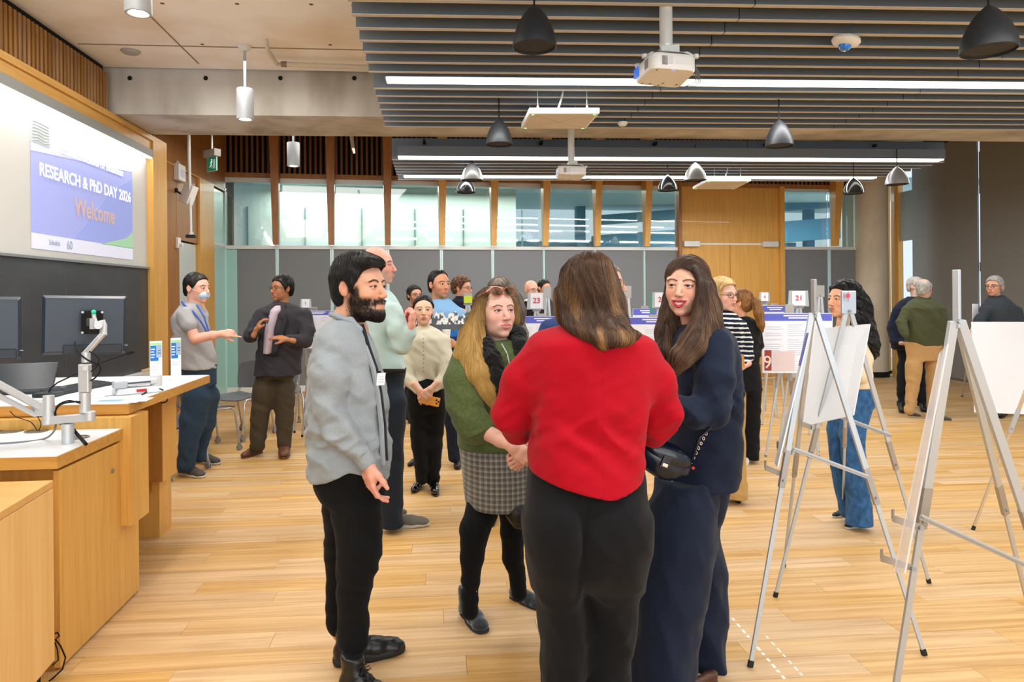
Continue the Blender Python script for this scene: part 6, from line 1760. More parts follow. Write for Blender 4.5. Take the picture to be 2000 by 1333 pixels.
# trousers
M_tr1 = cloth_mat('trouser_black', '#0b0b0c', .95, sheen=.03)
F = Fld()
P.lo(F, [(890, 618, 748, 0, .34), (930, 615, 750, 0, .36), (965, 628, 750, 0, .37)], .05)
P.tu(F, [(692, 940, -.07, 56), (697, 1000, -.11, 49), (703, 1065, -.13, 43), (697, 1112, -.13, 36), (690, 1160, -.12, 31), (692, 1252, -.10, 28)], .06)
P.tu(F, [(672, 945, .08, 52), (676, 1010, .12, 42), (672, 1085, .12, 34), (660, 1150, .10, 23), (663, 1222, .08, 22)], .06)
F.disp(folds(.018, (7, 7, 14), 7, (.3, .2), .7, [(P.J(0, 1100)[2], .10, .8), (P.J(0, 1230)[2], .10, .8), (P.J(0, 950)[2], .08, .5)]))
F.clip(V(0, 0, -1), -P.J(690, 1255)[2] - .0)
P.cloth('trousers', F, M_tr1, .0075)
MB2 = mat('boot_leather', '#17181a', .34, spec=.5, bump=((90, 90, 90), .25, .001)); MBs = mat('boot_sole', '#1e1f20', .6); ML = mat('lace_black', '#0d0d0e', .8)
h2 = PZ(650, 1302); t2_ = PZ(779, 1272)
shoe(r, h2, t2_, 'boot', MB2, MBs, lace=ML)
shoe(r, PZ(668, 1350), PZ(778, 1398), 'boot', MB2, MBs, lace=ML)
B = Fld(); P.tu(B, [(680, 650, 0, 40), (684, 760, 0, 48), (684, 900, 0, 46)]); P.tu(B, [(690, 940, -.08, 38), (700, 1065, -.13, 30), (692, 1250, -.12, 17)]); P.tu(B, [(672, 945, .1, 34), (672, 1085, .13, 24), (663, 1240, .1, 14)])
P.tu(B, [(652, 672, -.17, 22), (647, 800, -.21, 20), (690, 868, -.23, 16)]); P.tu(B, [(690, 672, .16, 20), (705, 820, .18, 18)]); P.body(B, skin=sk); P.finish()
print('P1', _time.time() - _t0)

# ================================================================ woman in the red sweater, seen from behind
P = Person((1150, 1440), 'woman in a red sweater and wide black trousers seen from behind', D=2.42)
r = P.root; sk = '#d8a68c'
c = P.J(1152, 566, .03)
hp, W, R = head(r, c, 1.0, yaw=math.pi + .25, h=.004, skin=sk, female=True, neck_to=P.J(1145, 655, .02), beard=None)
P.skin.append(hp)
F = Fld()
P.lo(F, [(496, 1134, 1170, .02, .10), (506, 1114, 1184, .02, .18), (531, 1097, 1197, .02, .235), (566, 1087, 1210, .02, .25), (600, 1083, 1221, .02, .24), (628, 1092, 1226, -.02, .24), (650, 1116, 1232, -.09, .18), (668, 1142, 1226, -.125, .13), (680, 1166, 1210, -.135, .08)], .02)
P.tu(F, [(1205, 642, -.10, 18), (1228, 658, -.14, 11), (1250, 654, -.15, 3)], .03)
F.disp(folds(.009, (34, 22, 6), 3, (.3, 0), .8)); F.disp(waves(.003, [(95, 60, 12), (60, -40, 22)], 5, 1.6))
v, f = F.mesh(.0045)
C = [np.array(lin(q)) for q in ('#3d2b20', '#6a4b33', '#a57c50')]
zt, zb = P.J(0, 500)[2], P.J(0, 680)[2]
def hc(p, a, t):
    u = np.clip((zt - p[:, 2]) / (zt - zb), 0, 1); lock = lnoise(p[:, 0] * 38 + p[:, 2] * 6, p[:, 1] * 20, p[:, 2] * 4 + 3, 9)
    return cmix(cmix(np.tile(C[0], (len(p), 1)), C[1], .15 + .6 * a + .5 * lock), C[2], (u ** 1.3) * np.clip(.05 + 1.5 * lock + .55 * a - .15, 0, 1))
rg = np.random.default_rng(8); st = v[rg.integers(0, len(v), 6800)]; st = st[(st[:, 2] > zb + .055)]
cx = P.J(1158, 500, .02)
def fl3(p, t):
    top = sm(p[:, 2], zt - .085, zt - .01)
    d = np.stack([(p[:, 0] - cx[0]) * 14 * top + .28 * np.sin(p[:, 2] * 26 + p[:, 0] * 30) * (1 - top) + .10, (p[:, 1] - cx[1]) * 14 * top, -1.0 + .5 * top], 1)
    return d / np.linalg.norm(d, axis=1)[:, None]
sv, sf, sc = strands(F, st, fl3, 14, .0105, .00072, hc, lift=.0024, jitter=.16, seed=4)
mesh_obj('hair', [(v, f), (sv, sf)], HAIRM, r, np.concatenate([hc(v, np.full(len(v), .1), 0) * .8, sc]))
M_red = mat('red_knit', '#a3051a', .85, sheen=.05, spec=.15, bump=((18, 18, 620), .35, .0012))
F = Fld()
P.lo(F, [(634, 1098, 1200, .03, .15), (648, 1068, 1228, .01, .26), (672, 1042, 1266, 0, .32), (720, 1034, 1276, 0, .34), (790, 1040, 1266, -.01, .34), (850, 1040, 1252, -.02, .33), (905, 1034, 1253, -.02, .37), (962, 1042, 1248, -.03, .38)], .05, n=2.35)
P.tu(F, [(1062, 684, 0, 34), (1022, 745, .02, 42), (1001, 806, .03, 36), (1012, 838, .10, 27), (1048, 838, .28, 19)], .07)
P.tu(F, [(1246, 690, 0, 34), (1276, 745, .02, 42), (1289, 810, .03, 37), (1276, 845, .10, 28), (1240, 835, .26, 19)], .07)
xc, zc_ = P.J(1165, 900)[0], P.J(0, 962)[2]
F.cuts.append(lambda X, Y, Z: (zc_ + .012 + .32 * np.abs(X - xc) ** 1.15 + .0 * Y - Z))
zz = lambda y: P.J(0, y)[2]
F.disp(folds(.022, (6, 6, 9), 12, (.55, .1), .6, [(zz(860), .09, .9), (zz(700), .05, -.2)]))
F.disp(folds(.011, (9, 9, 18), 15, (-.6, .1), .75, [(zz(830), .08, .8)]))
# centre seam
sx0, sx1 = P.J(1164, 660, -.1)[0], P.J(1159, 950, -.1)[0]
F.disp(lambda X, Y, Z: .0022 * np.exp(-((X - (sx1 + (sx0 - sx1) * (Z - zc_) / (zz(660) - zc_))) / .0035) ** 2) * (Y < P.J(1150, 800)[1]))
P.cloth('sweater', F, M_red, .0062)
F = Fld(); F.tube([P.J(1118, 640, .06), P.J(1112, 632, -.0), P.J(1130, 636, -.06), P.J(1160, 640, -.07), P.J(1190, 640, -.04), P.J(1200, 634, .02), P.J(1190, 630, .07)], .013, .01); P.cloth('collar', F, M_red, .005)
M_tr3 = cloth_mat('trouser_charcoal', '#101012', .95, sheen=.05)
F = Fld()
P.lo(F, [(895, 1034, 1252, -.01, .30), (930, 1030, 1257, -.01, .33), (985, 1026, 1262, -.02, .39), (1035, 1026, 1264, -.02, .40), (1085, 1034, 1259, -.02, .37), (1140, 1044, 1250, 0, .24)], .06, n=2.3)
def leg(F, P, rows, k=.03):
    S = []
    for (py, xl, xr, dd, th) in rows:
        c = P.J((xl + xr) / 2, py, dd); S.append((c[2], c[0], c[1], (xr - xl) / 2 * (P.D + dd) / FPX, th / 2, 0))
    F.loft(S, k, n=2.1)
leg(F, P, [(1010, 1026, 1142, -.02, .30), (1090, 1036, 1150, -.01, .33), (1180, 1052, 1142, 0, .25), (1270, 1060, 1139, 0, .24), (1432, 1066, 1138, 0, .25)], .045)
leg(F, P, [(1010, 1146, 1263, -.02, .30), (1090, 1140, 1257, -.01, .33), (1180, 1143, 1241, .02, .25), (1250, 1142, 1232, .02, .24), (1432, 1144, 1224, .02, .25)], .045)
F.ell(P.J(1088, 1035, -.10), (.085, .10, .10), .08); F.ell(P.J(1205, 1035, -.10), (.085, .10, .10), .08)
F.ell(P.J(1146, 1070, -.235), (.008, .05, .13), .06, 's')
F.disp(folds(.022, (10, 7, 4.5), 22, (.9, .1), .6, [(zz(1250), .3, .7)])); F.disp(folds(.010, (9, 8, 10), 25, (-1.1, .1), .8, [(zz(1300), .15, .8)]))
P.cloth('trousers', F, M_tr3, .0078)
for (a, b) in (((1108, 1452), (1098, 1400)), ((1180, 1450), (1192, 1398))):
    shoe(r, PZ(*a), PZ(*b), 'dress', mat('shoe_black', '#121213', .4), None, s=.92)
P.skin.append(hand(P.J(991, 765, .42), V(.06, .1, 1), V(1, .2, 0), 1, .92, .0036, (.35, .45, .5, .5), .08, .3, elbow=P.J(1012, 830, .16), fore=.026, skin='#dca48e'))
B = Fld(); P.tu(B, [(1146, 650, 0, 30), (1150, 760, 0, 55), (1148, 930, 0, 60)]); P.tu(B, [(1095, 980, 0, 42), (1095, 1200, 0, 26), (1102, 1430, 0, 15)]); P.tu(B, [(1200, 980, 0, 42), (1195, 1200, 0, 26), (1186, 1430, 0, 15)])
P.tu(B, [(1075, 690, 0, 22), (1008, 806, .03, 18), (1012, 838, .10, 16)]); P.tu(B, [(1235, 690, 0, 22), (1284, 810, .03, 18), (1244, 838, .26, 13)]); P.body(B, skin=sk); P.finish()
print('P3', _time.time() - _t0)
# ================================================================ smiling woman in the navy suit
P = Person((1330, 1352), 'smiling long haired woman in a navy trouser suit with a crossbody bag', D=2.80)
r = P.root; sk = '#d3a189'
c = P.J(1340, 560, -.02)
hp, W, R = head(r, c, 1.03, yaw=-.62, pitch=0, roll=.05, h=.0025, skin=sk, lips='#b01f38', brow='#35221a', eye='#3c2a1c', smile=1.0, opened=1.05, female=True, jaw=1.04, neck_to=P.J(1362, 660, .02), blush=.55, seed=2, lid=.82)
P.skin.append(hp)
C = [np.array(lin(q)) for q in ('#33241c', '#5e4332', '#8a674a')]
F = Fld()
def loc(q): return W(V(*q))
F.ell(loc((0, .016, .038)), (.085, .105, .089), 0, 'u', R)
F.ell(loc((0, .050, -.03)), (.070, .060, .075), .04, 'u', R)
P.tu(F, [(1352, 528, -.09, 15), (1372, 560, -.11, 17), (1379, 600, -.12, 22), (1380, 636, -.14, 30), (1355, 672, -.19, 27), (1330, 700, -.21, 21), (1318, 726, -.21, 9)], .03)
P.tu(F, [(1384, 560, .0, 12), (1390, 600, -.03, 17), (1394, 632, -.06, 16)], .03)
P.tu(F, [(1318, 560, .10, 18), (1312, 610, .08, 21), (1306, 650, .04, 25), (1299, 690, -.0, 20), (1294, 715, -.02, 9)], .03)
# face opening
fr = W(V(0, -.115, -.030)); F.ell(W(V(.0, -.098, -.020)), (.0635, .085, .099), .004, 's', R)
F.disp(folds(.005, (40, 30, 5), 6, (.2, 0), .7))
v, f = F.mesh(.0042)
zt = c[2] + .13
def hc(p, a, t):
    u = np.clip((zt - p[:, 2]) / .5, 0, 1); lock = lnoise(p[:, 0] * 40, p[:, 1] * 30, p[:, 2] * 5, 11)
    return cmix(cmix(np.tile(C[0], (len(p), 1)), C[1], .2 + .6 * a + .4 * lock), C[2], np.clip(u * .9 * a + .35 * lock * u, 0, 1))
rg = np.random.default_rng(9); st = v[rg.integers(0, len(v), 5600)]
px_ = W(V(.012, -.02, .12))
def fl4(p, t):
    top = sm(p[:, 2], c[2] + .05, c[2] + .115); low = sm(c[2] - p[:, 2], .13, .22)
    near_ = p[:, 1] < c[1] - .06
    fr_ = (p[:, 1] < c[1] - .01) * sm(p[:, 2], c[2] + .02, c[2] + .07)
    d = np.stack([(p[:, 0] - px_[0]) * 34 * top + np.sign(p[:, 0] - px_[0]) * 1.6 * fr_ - low * .85 * (near_ & (p[:, 0] < P.J(1400, 700)[0])), (p[:, 1] - px_[1]) * 6 * top - .15 * low, -1.0 + .35 * top], 1)
    return d / np.linalg.norm(d, axis=1)[:, None]
sv, sf, sc = strands(F, st, fl4, 15, .0135, .0007, hc, lift=.002, jitter=.05, seed=14, avoid=(W(V(0, -.098, -.022)), V(.0605, .084, .087), R))
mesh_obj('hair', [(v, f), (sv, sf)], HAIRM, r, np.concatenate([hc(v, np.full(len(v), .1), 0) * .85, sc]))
M_navy = cloth_mat('navy_wool', '#121b2e', .85, sheen=.06)
F = Fld()
P.lo(F, [(628, 1340, 1386, .02, .16), (642, 1322, 1412, .0, .30), (664, 1312, 1426, 0, .38), (700, 1308, 1434, 0, .40), (760, 1312, 1437, 0, .38), (830, 1316, 1437, 0, .37), (890, 1304, 1436, 0, .40), (950, 1296, 1428, 0, .42)], .03, n=2.4)
P.tu(F, [(1396, 672, -.17, 33), (1396, 735, -.21, 38), (1390, 800, -.22, 34), (1358, 806, -.25, 26), (1322, 792, -.27, 19)], .03)
P.tu(F, [(1345, 680, .18, 28), (1330, 790, .2, 26), (1305, 790, .05, 20)], .03)
zz = lambda y: P.J(0, y)[2]
F.disp(folds(.018, (8, 7, 11), 31, (.5, .1), .7, [(zz(800), .09, .9)])); F.disp(folds(.010, (11, 10, 20), 33, (-.8, .2), .8, [(zz(790), .06, 1.0)]))
F.clip(V(0, 0, -1), -zz(951), .003)
P.cloth('jacket', F, M_navy, .0062)
F = Fld()  # lapel, collar at the back of the neck and side vent
F.tube([P.J(1404, 642, .05), P.J(1398, 636, -.05), P.J(1380, 642, -.14), P.J(1352, 665, -.20), P.J(1325, 705, -.215)], [.013, .015, .017, .018, .012], .01, flat=(V(0, 1, 0), .5)); P.cloth('lapel', F, M_navy, .005)
F = Fld()
leg(F, P, [(935, 1288, 1392, -.06, .30), (1012, 1264, 1392, -.08, .32), (1080, 1254, 1388, -.10, .31), (1179, 1242, 1372, -.10, .30), (1250, 1237, 1358, -.10, .30), (1335, 1231, 1349, -.10, .30)], .03)
leg(F, P, [(935, 1312, 1418, .08, .28), (1030, 1306, 1405, .10, .27), (1090, 1316, 1411, .12, .25), (1179, 1326, 1416, .14, .24), (1322, 1340, 1415, .16, .25)], .04)
F.disp(folds(.018, (9, 8, 4), 41, (.6, 0), .7)); F.disp(folds(.008, (14, 9, 7), 43, (-.9, 0), .8))
P.cloth('trousers', F, M_navy, .0078)
# creases pressed in the front legs
for x0, x1 in ((1328, 1322),):
    pass
mshoe = mat('shoe_brown', '#4a2a1a', .4)
shoe(r, PZ(1400, 1331), PZ(1345, 1352), 'dress', mshoe, None, s=.9); shoe(r, PZ(1305, 1362), PZ(1240, 1400), 'dress', mshoe, None, s=.9)
P.skin.append(hand(P.J(1322, 792, -.27), V(-1, -.1, .25), V(.1, .4, -1), -1, .88, .0036, (.6, .6, .6, .6), .05, .2, elbow=P.J(1345, 800, -.26), fore=.022, skin='#e2b09c'))
P.skin.append(hand(P.J(1305, 788, .02), V(-1, -.2, .1), V(0, .4, -1), 1, .88, .0045, (.6, .6, .6, .6), .05, .2, skin='#e2b09c'))
B = Fld(); P.tu(B, [(1362, 655, 0, 24), (1372, 760, 0, 40), (1360, 930, 0, 44)]); P.tu(B, [(1330, 960, -.06, 34), (1312, 1180, -.10, 24), (1292, 1335, -.1, 14)]); P.tu(B, [(1360, 960, .08, 34), (1370, 1180, .14, 24), (1378, 1310, .16, 14)])
P.tu(B, [(1396, 672, -.17, 20), (1390, 796, -.22, 18), (1345, 802, -.26, 11)]); P.tu(B, [(1345, 680, .18, 18), (1330, 790, .2, 16), (1305, 790, .05, 11)]); P.body(B, skin=sk); P.finish()
print('P4', _time.time() - _t0)
# her bag
M_lea = mat('leather_navy', '#101a28', .22, spec=.6, bump=((60, 60, 60), .25, .002))
bc = U(1298, 898, 2.60); kb = 2.60 / FPX
bg_ = thing('crossbody_bag', U(1298, 938, 2.60), 'dark navy leather bag with a flap hanging at the suit hip', 'bag')
Rb = rotm(0, 0, .42)
F = Fld(); F.ell(bc, (.098, .040, .066), .01, 'u', Rb); F.ell(bc + Rb @ V(0, 0, -.012), (.105, .036, .050), .03, 'u', Rb)
F.disp(folds(.005, (18, 18, 18), 4, (.2, 0), .6)); v, f = F.mesh(.005); mesh_obj('pouch', [(v, f)], M_lea, bg_)
F = Fld(); F.ell(bc + Rb @ V(.0, -.012, .022), (.098, .040, .046), .01, 'u', Rb); F.clip(Rb @ V(0, 1, 0), float((Rb @ V(0, 1, 0)) @ (bc + V(0, .012, 0)))); v, f = F.mesh(.005); mesh_obj('flap', [(v, f)], M_lea, bg_)
MB().obox(bc + Rb @ V(-.012, -.052, -.004), Rb @ V(1, 0, 0), V(0, 1, 0), Rb @ V(0, 0, 1), .016, .004, .024).build('buckle_tab', M_lea, bg_, bevel=.003)
MB().obox(bc + Rb @ V(-.012, -.0565, -.014), Rb @ V(1, 0, 0), V(0, 1, 0), Rb @ V(0, 0, 1), .010, .002, .006).build('metal_buckle', mat('chrome', '#d8d8da', .15, metal=1), bg_, bevel=.001)
s0 = bc + Rb @ V(.10, -.0, .03)
mm = MB()
for k in range(7):
    q = s0 + (P.J(1384, 838, -.27) - s0) * (k / 7); mm.tube([q + V(.004 * math.cos(a), .0, .006 * math.sin(a)) for a in np.linspace(0, 6.28, 9)], .0014, 5)
tag(mm.build('chain', mat('chrome', '#d8d8da', .15, metal=1), bg_, smooth=True), kind='stuff')
MB().tube([s0, P.J(1366, 855, -.27), P.J(1386, 836, -.265), P.J(1402, 820, -.24)], [.006, .006, .006, .003], 8).build('strap', M_lea, bg_, smooth=True)
MB().cyl(s0 + V(.004, -.01, -.02), .006, .004, 12, axis=(0, 1, 0)).build('red_stud', mat('stud_red', '#b3202a', .3), bg_)

# ================================================================ woman in the green top
P = Person((935, 1222), 'woman in a green top, grey plaid skirt and black scarf, glasses on her head', D=3.27)
r = P.root; sk = '#dcae9c'
c = P.J(967, 610, -.02)
hp, W, R = head(r, c, 1.06, yaw=.42, pitch=-.06, h=.0026, skin=sk, lips='#b9525a', brow='#553222', eye='#2e2a26', female=True, jaw=1.22, width=1.07, nose=1.12, neck=.062, neck_to=P.J(972, 690, .0), blush=.6, seed=3, eyeshadow='#b06a5e', lid=.9)
P.skin.append(hp)
C = [np.array(lin(q)) for q in ('#5a4028', '#9a7440', '#d2ab62')]
F = Fld()
F.ell(W(V(0, .020, .034)), (.088, .105, .086), 0, 'u', R)
P.tu(F, [(941, 590, -.06, 11), (932, 622, -.08, 16), (922, 656, -.10, 24), (918, 692, -.14, 30), (932, 728, -.19, 26), (950, 762, -.21, 17), (967, 796, -.21, 5)], .03)
P.tu(F, [(940, 620, .06, 22), (928, 670, .04, 30), (912, 700, -.02, 22)], .03)
P.tu(F, [(1000, 590, .05, 10), (1004, 625, .07, 10)], .02)
F.ell(W(V(.004, -.098, -.036)), (.069, .085, .080), .004, 's', R)
F.disp(folds(.005, (36, 30, 6), 16, (.2, 0), .7))
v, f = F.mesh(.0045)
zt = c[2] + .13
def hc(p, a, t):
    u = np.clip((zt - p[:, 2]) / .30, 0, 1); lock = lnoise(p[:, 0] * 40, p[:, 1] * 30, p[:, 2] * 5, 12)
    return cmix(cmix(np.tile(C[0], (len(p), 1)), C[1], np.clip(.1 + u * 1.1 + .3 * lock, 0, 1)), C[2], np.clip((u - .25) * 1.3 * (.35 + a) + .3 * lock, 0, 1))
rg = np.random.default_rng(10); st = v[rg.integers(0, len(v), 4300)]
px_ = W(V(.01, -.02, .12))
def fl2(p, t):
    top = sm(p[:, 2], c[2] + .04, c[2] + .11); low = sm(c[2] - p[:, 2], .22, .32)
    d = np.stack([(p[:, 0] - px_[0]) * 18 * top + low * .55 - .12 * (1 - low) * (1 - top) + .10 * np.sin(p[:, 2] * 40 + p[:, 0] * 50), (p[:, 1] - px_[1]) * 8 * top - .1 * low, -1.0 + .35 * top], 1)
    return d / np.linalg.norm(d, axis=1)[:, None]
sv, sf, sc = strands(F, st, fl2, 14, .0145, .00078, hc, lift=.0025, jitter=.12, seed=15, avoid=(W(V(.004, -.098, -.036)), V(.066, .084, .078), R))
# a few loose ends hanging free of the mass
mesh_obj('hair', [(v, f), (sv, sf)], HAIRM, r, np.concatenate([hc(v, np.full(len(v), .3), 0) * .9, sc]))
# glasses pushed up into the hair
M_amb = mat('frame_amber', '#8a4326', .25, spec=.6)
gl = thing('glasses', W(V(0, -.06, .09)), 'amber framed glasses pushed up on the blonde hair', 'glasses')
for sx in (-1, 1):
    cen = V(sx * .033, -.080, .086)
    pts = [W(cen + V(math.cos(a) * .0275, .016 * math.sin(a) * .55, math.copysign(abs(math.sin(a)) ** .8, math.sin(a)) * .019)) for a in np.linspace(0, 2 * math.pi, 20)[:-1]]
    MB().tube(pts, .003, 8, close=True).build('rim', M_amb, gl, smooth=True)
    MB().add(pts, [tuple(range(len(pts)))]).build('lens', glass_mat('lens_tint', '#8d8078', .12), gl)
    MB().tube([W(cen + V(sx * .027, .0, .004)), W(V(sx * .078, -.03, .080)), W(V(sx * .088, .03, .060))], .0028, 8).build('temple', M_amb, gl, smooth=True)
MB().tube([W(V(-.006, -.084, .088)), W(V(0, -.088, .092)), W(V(.006, -.084, .088))], .003, 8).build('bridge', M_amb, gl, smooth=True)
M_gre = cloth_mat('olive_green_knit', '#566238', .9, sheen=.1, noise=((70, 70, 70), '#4c5832', .4, .6))
F = Fld()
P.lo(F, [(664, 945, 1012, .0, .17), (678, 915, 1030, 0, .30), (700, 896, 1042, 0, .36), (740, 890, 1044, 0, .40), (790, 892, 1042, 0, .40), (835, 893, 1038, 0, .40), (876, 892, 1034, 0, .42)], .04, n=2.3)
P.tu(F, [(912, 702, -.12, 30), (900, 745, -.17, 33), (908, 790, -.20, 35), (928, 832, -.23, 36)], .04)
P.tu(F, [(1030, 702, .02, 26), (1040, 760, .04, 28), (1034, 820, .0, 27)], .04)
n_ = unit(V(.42, 0, -.9)); F2c = float(n_ @ P.J(940, 838, -.23))
zz = lambda y: P.J(0, y)[2]
F.disp(folds(.018, (8, 8, 11), 51, (.5, .1), .6, [(zz(800), .1, .7)])); F.clip(V(0, 0, -1), -zz(875), .003)
P.cloth('top', F, M_gre, .0066)
F = Fld(); P.tu(F, [(916, 815, -.215, 35), (934, 842, -.235, 36)], .01); F.clip(n_, float(n_ @ P.J(944, 838, -.235)), .003); P.cloth('sleeve_band', F, M_gre, .006)
for k in range(3):
    MB().sphere(P.J(989 + k * 3, 693 + k * 12, -.19), .005, 12, 8).build('button', M_gre, r, smooth=True)
# scarf
M_sca = mat('scarf_black', '#0a0a0b', 1.0, sheen=.1, bump=((170, 170, 170), .9, .006))
F = Fld()
P.tu(F, [(955, 655, .10, 14), (945, 664, -.02, 15), (950, 676, -.13, 15), (962, 700, -.20, 16), (974, 735, -.215, 16), (984, 770, -.21, 14), (990, 800, -.20, 12)], .02)
P.tu(F, [(965, 652, .13, 14), (1000, 648, .10, 15), (1012, 656, -.02, 16), (1016, 676, -.12, 14), (1020, 710, -.16, 14), (1022, 770, -.16, 13)], .02)
F.disp(folds(.010, (75, 75, 75), 3, (.3, .3), .3)); sc_ = P.cloth('scarf', F, M_sca, .005)
MB().tube([P.J(980, 672, -.15), P.J(990, 690, -.19), P.J(996, 715, -.205)], .003, 6).build('lanyard', mat('lanyard_grey', '#b8bcc6', .6), r)
# plaid skirt
def plaid():
    m = mat('plaid_wool', '#6f6c66', .92, sheen=.2); nt = m.node_tree; b = nt.nodes['Principled BSDF']
    tc = nt.nodes.new('ShaderNodeTexCoord'); sep = nt.nodes.new('ShaderNodeSeparateXYZ'); nt.links.new(tc.outputs['Object'], sep.inputs[0])
    def nd(op, a, b_=None):
        n = nt.nodes.new('ShaderNodeMath'); n.operation = op
        for i, q in enumerate((a, b_)):
            if q is None: continue
            if isinstance(q, (int, float)): n.inputs[i].default_value = q
            else: nt.links.new(q, n.inputs[i])
        return n.outputs[0]
    def st(co, f, w, ph=0): return nd('LESS_THAN', nd('FRACT', nd('ADD', nd('MULTIPLY', co, f), ph)), w)
    tot = None
    for co in (sep.outputs['X'], sep.outputs['Z']):
        a = nd('MULTIPLY', st(co, 42, .10), .5); b2 = nd('MULTIPLY', st(co, 42, .10, .18), .45); c2 = nd('MULTIPLY', st(co, 42, .30, .6), -.20); d2 = nd('MULTIPLY', st(co, 260, .5), .14)
        s_ = nd('ADD', nd('ADD', a, b2), nd('ADD', c2, d2)); tot = s_ if tot is None else nd('ADD', tot, s_)
    mx = nt.nodes.new('ShaderNodeMix'); mx.data_type = 'RGBA'; mx.inputs[6].default_value = (*lin('#52504b'), 1); mx.inputs[7].default_value = (*lin('#a9a598'), 1)
    nt.links.new(tot, mx.inputs[0]); nt.links.new(mx.outputs[2], b.inputs['Base Color']); return m
F = Fld(); P.lo(F, [(862, 896, 1040, 0, .38), (890, 899, 1044, 0, .42), (935, 904, 1050, 0, .44), (987, 910, 1048, 0, .43)], .02, n=2.3)
F.disp(folds(.005, (8, 8, 6), 61, (0, 0), .5)); F.clip(unit(V(.0, .0, -1)), -zz(986), .003); P.cloth('skirt', F, plaid(), .007)
M_leg = cloth_mat('legging_black', '#0a0a0b', .9, sheen=.03)
F = Fld(); P.tu(F, [(946, 955, -.04, 32), (941, 1000, -.09, 31), (927, 1035, -.14, 29), (922, 1090, -.14, 23), (919, 1135, -.13, 17), (918, 1165, -.13, 16), (918, 1195, -.13, 16)], .02)
P.tu(F, [(1004, 960, .06, 34), (1001, 1000, .06, 26), (1001, 1040, .05, 23), (1002, 1090, .05, 20), (1010, 1120, .05, 15), (1012, 1140, .05, 15), (1014, 1160, .05, 15)], .02)
F.disp(folds(.005, (8, 8, 30), 63, (.2, 0), .8, [(zz(1135), .05, 1.6)])); P.cloth('leggings', F, M_leg, .0066)
M_ug = mat('suede_navy', '#1d222c', .95, sheen=.5, bump=((200, 200, 200), .3, .001)); M_ugs = mat('rubber_dark', '#25272b', .8)
shoe(r, PZ(906, 1196), PZ(944, 1236), 'soft', M_ug, M_ugs, s=1.12); shoe(r, PZ(998, 1166), PZ(1056, 1190), 'soft', M_ug, M_ugs, s=1.1)
# forearms meeting in clasped hands
P.skin.append(hand(P.J(1001, 872, -.36), V(.75, -.2, -.62), V(.3, .9, .1), 1, .92, .0034, (.5, .6, .7, .75), .05, .15, elbow=P.J(938, 838, -.235), fore=.040, skin='#e3b09c'))
P.skin.append(hand(P.J(1022, 868, -.30), V(-.35, -.5, -.75), V(-.3, .8, .3), -1, .92, .0034, (.7, .75, .8, .8), .05, .2, elbow=P.J(1040, 830, -.10), fore=.036, skin='#e3b09c'))
B = Fld(); P.tu(B, [(972, 680, 0, 24), (966, 760, 0, 50), (970, 930, 0, 52)]); P.tu(B, [(946, 975, -.04, 24), (924, 1060, -.14, 21), (919, 1180, -.13, 12)]); P.tu(B, [(1004, 960, .06, 26), (1001, 1040, .05, 18), (1012, 1150, .05, 11)])
P.tu(B, [(912, 702, -.12, 20), (908, 790, -.20, 20), (936, 836, -.235, 17)]); P.tu(B, [(1030, 702, .02, 18), (1036, 820, .0, 16)]); P.body(B, skin=sk); P.finish()
hb = thing('hanging_bag', U(1010, 1034, 3.1), 'soft black bag hanging beside the plaid skirt', 'bag')
F = Fld(); F.tube([U(1004, 962, 3.12), U(1010, 1000, 3.1), U(1015, 1020, 3.1)], [.028, .050, .036], .02); F.disp(folds(.009, (18, 18, 14), 9)); v, f = F.mesh(.006); mesh_obj('pouch', [(v, f)], mat('bag_black', '#101012', .5), hb)
MB().tube([U(1000, 905, 3.1), U(999, 935, 3.1), U(1003, 960, 3.1)], .004, 6).build('strap', M_black, hb)
print('P2', _time.time() - _t0)
# ================================================================ the other visitors
def glasses(par, W, m, rx=.023, rz=.018, square=0.0, lens='#c8ced2', tint=.1, name='glasses'):
    mb = MB()
    for sx in (-1, 1):
        cen = V(sx * .031, -.104, .001)
        pts = []
        for a in np.linspace(0, 2 * math.pi, 19)[:-1]:
            ca, sa = math.cos(a), math.sin(a); k = (abs(ca) ** (2 + square * 4) + abs(sa) ** (2 + square * 4)) ** (-1 / (2 + square * 4))
            pts.append(W(cen + V(ca * k * rx, .010 * abs(sx * .031 + ca * rx) / .05, sa * k * rz)))
        mb.tube(pts, .0019, 6, close=True)
        mb.tube([W(cen + V(sx * rx, .010, .004)), W(V(sx * .079, -.03, .006)), W(V(sx * .083, .012, .004))], .0018, 6)
    mb.tube([W(V(-.010, -.105, .004)), W(V(0, -.110, .006)), W(V(.010, -.105, .004))], .0017, 6)
    o = mb.build('glasses_frame', m, par, smooth=True); return o
_cm = {}
def cm(color, **k):
    if color not in _cm: _cm[color] = cloth_mat('cloth_' + color.strip('#'), color, .9, sheen=.05, **k)
    return _cm[color]
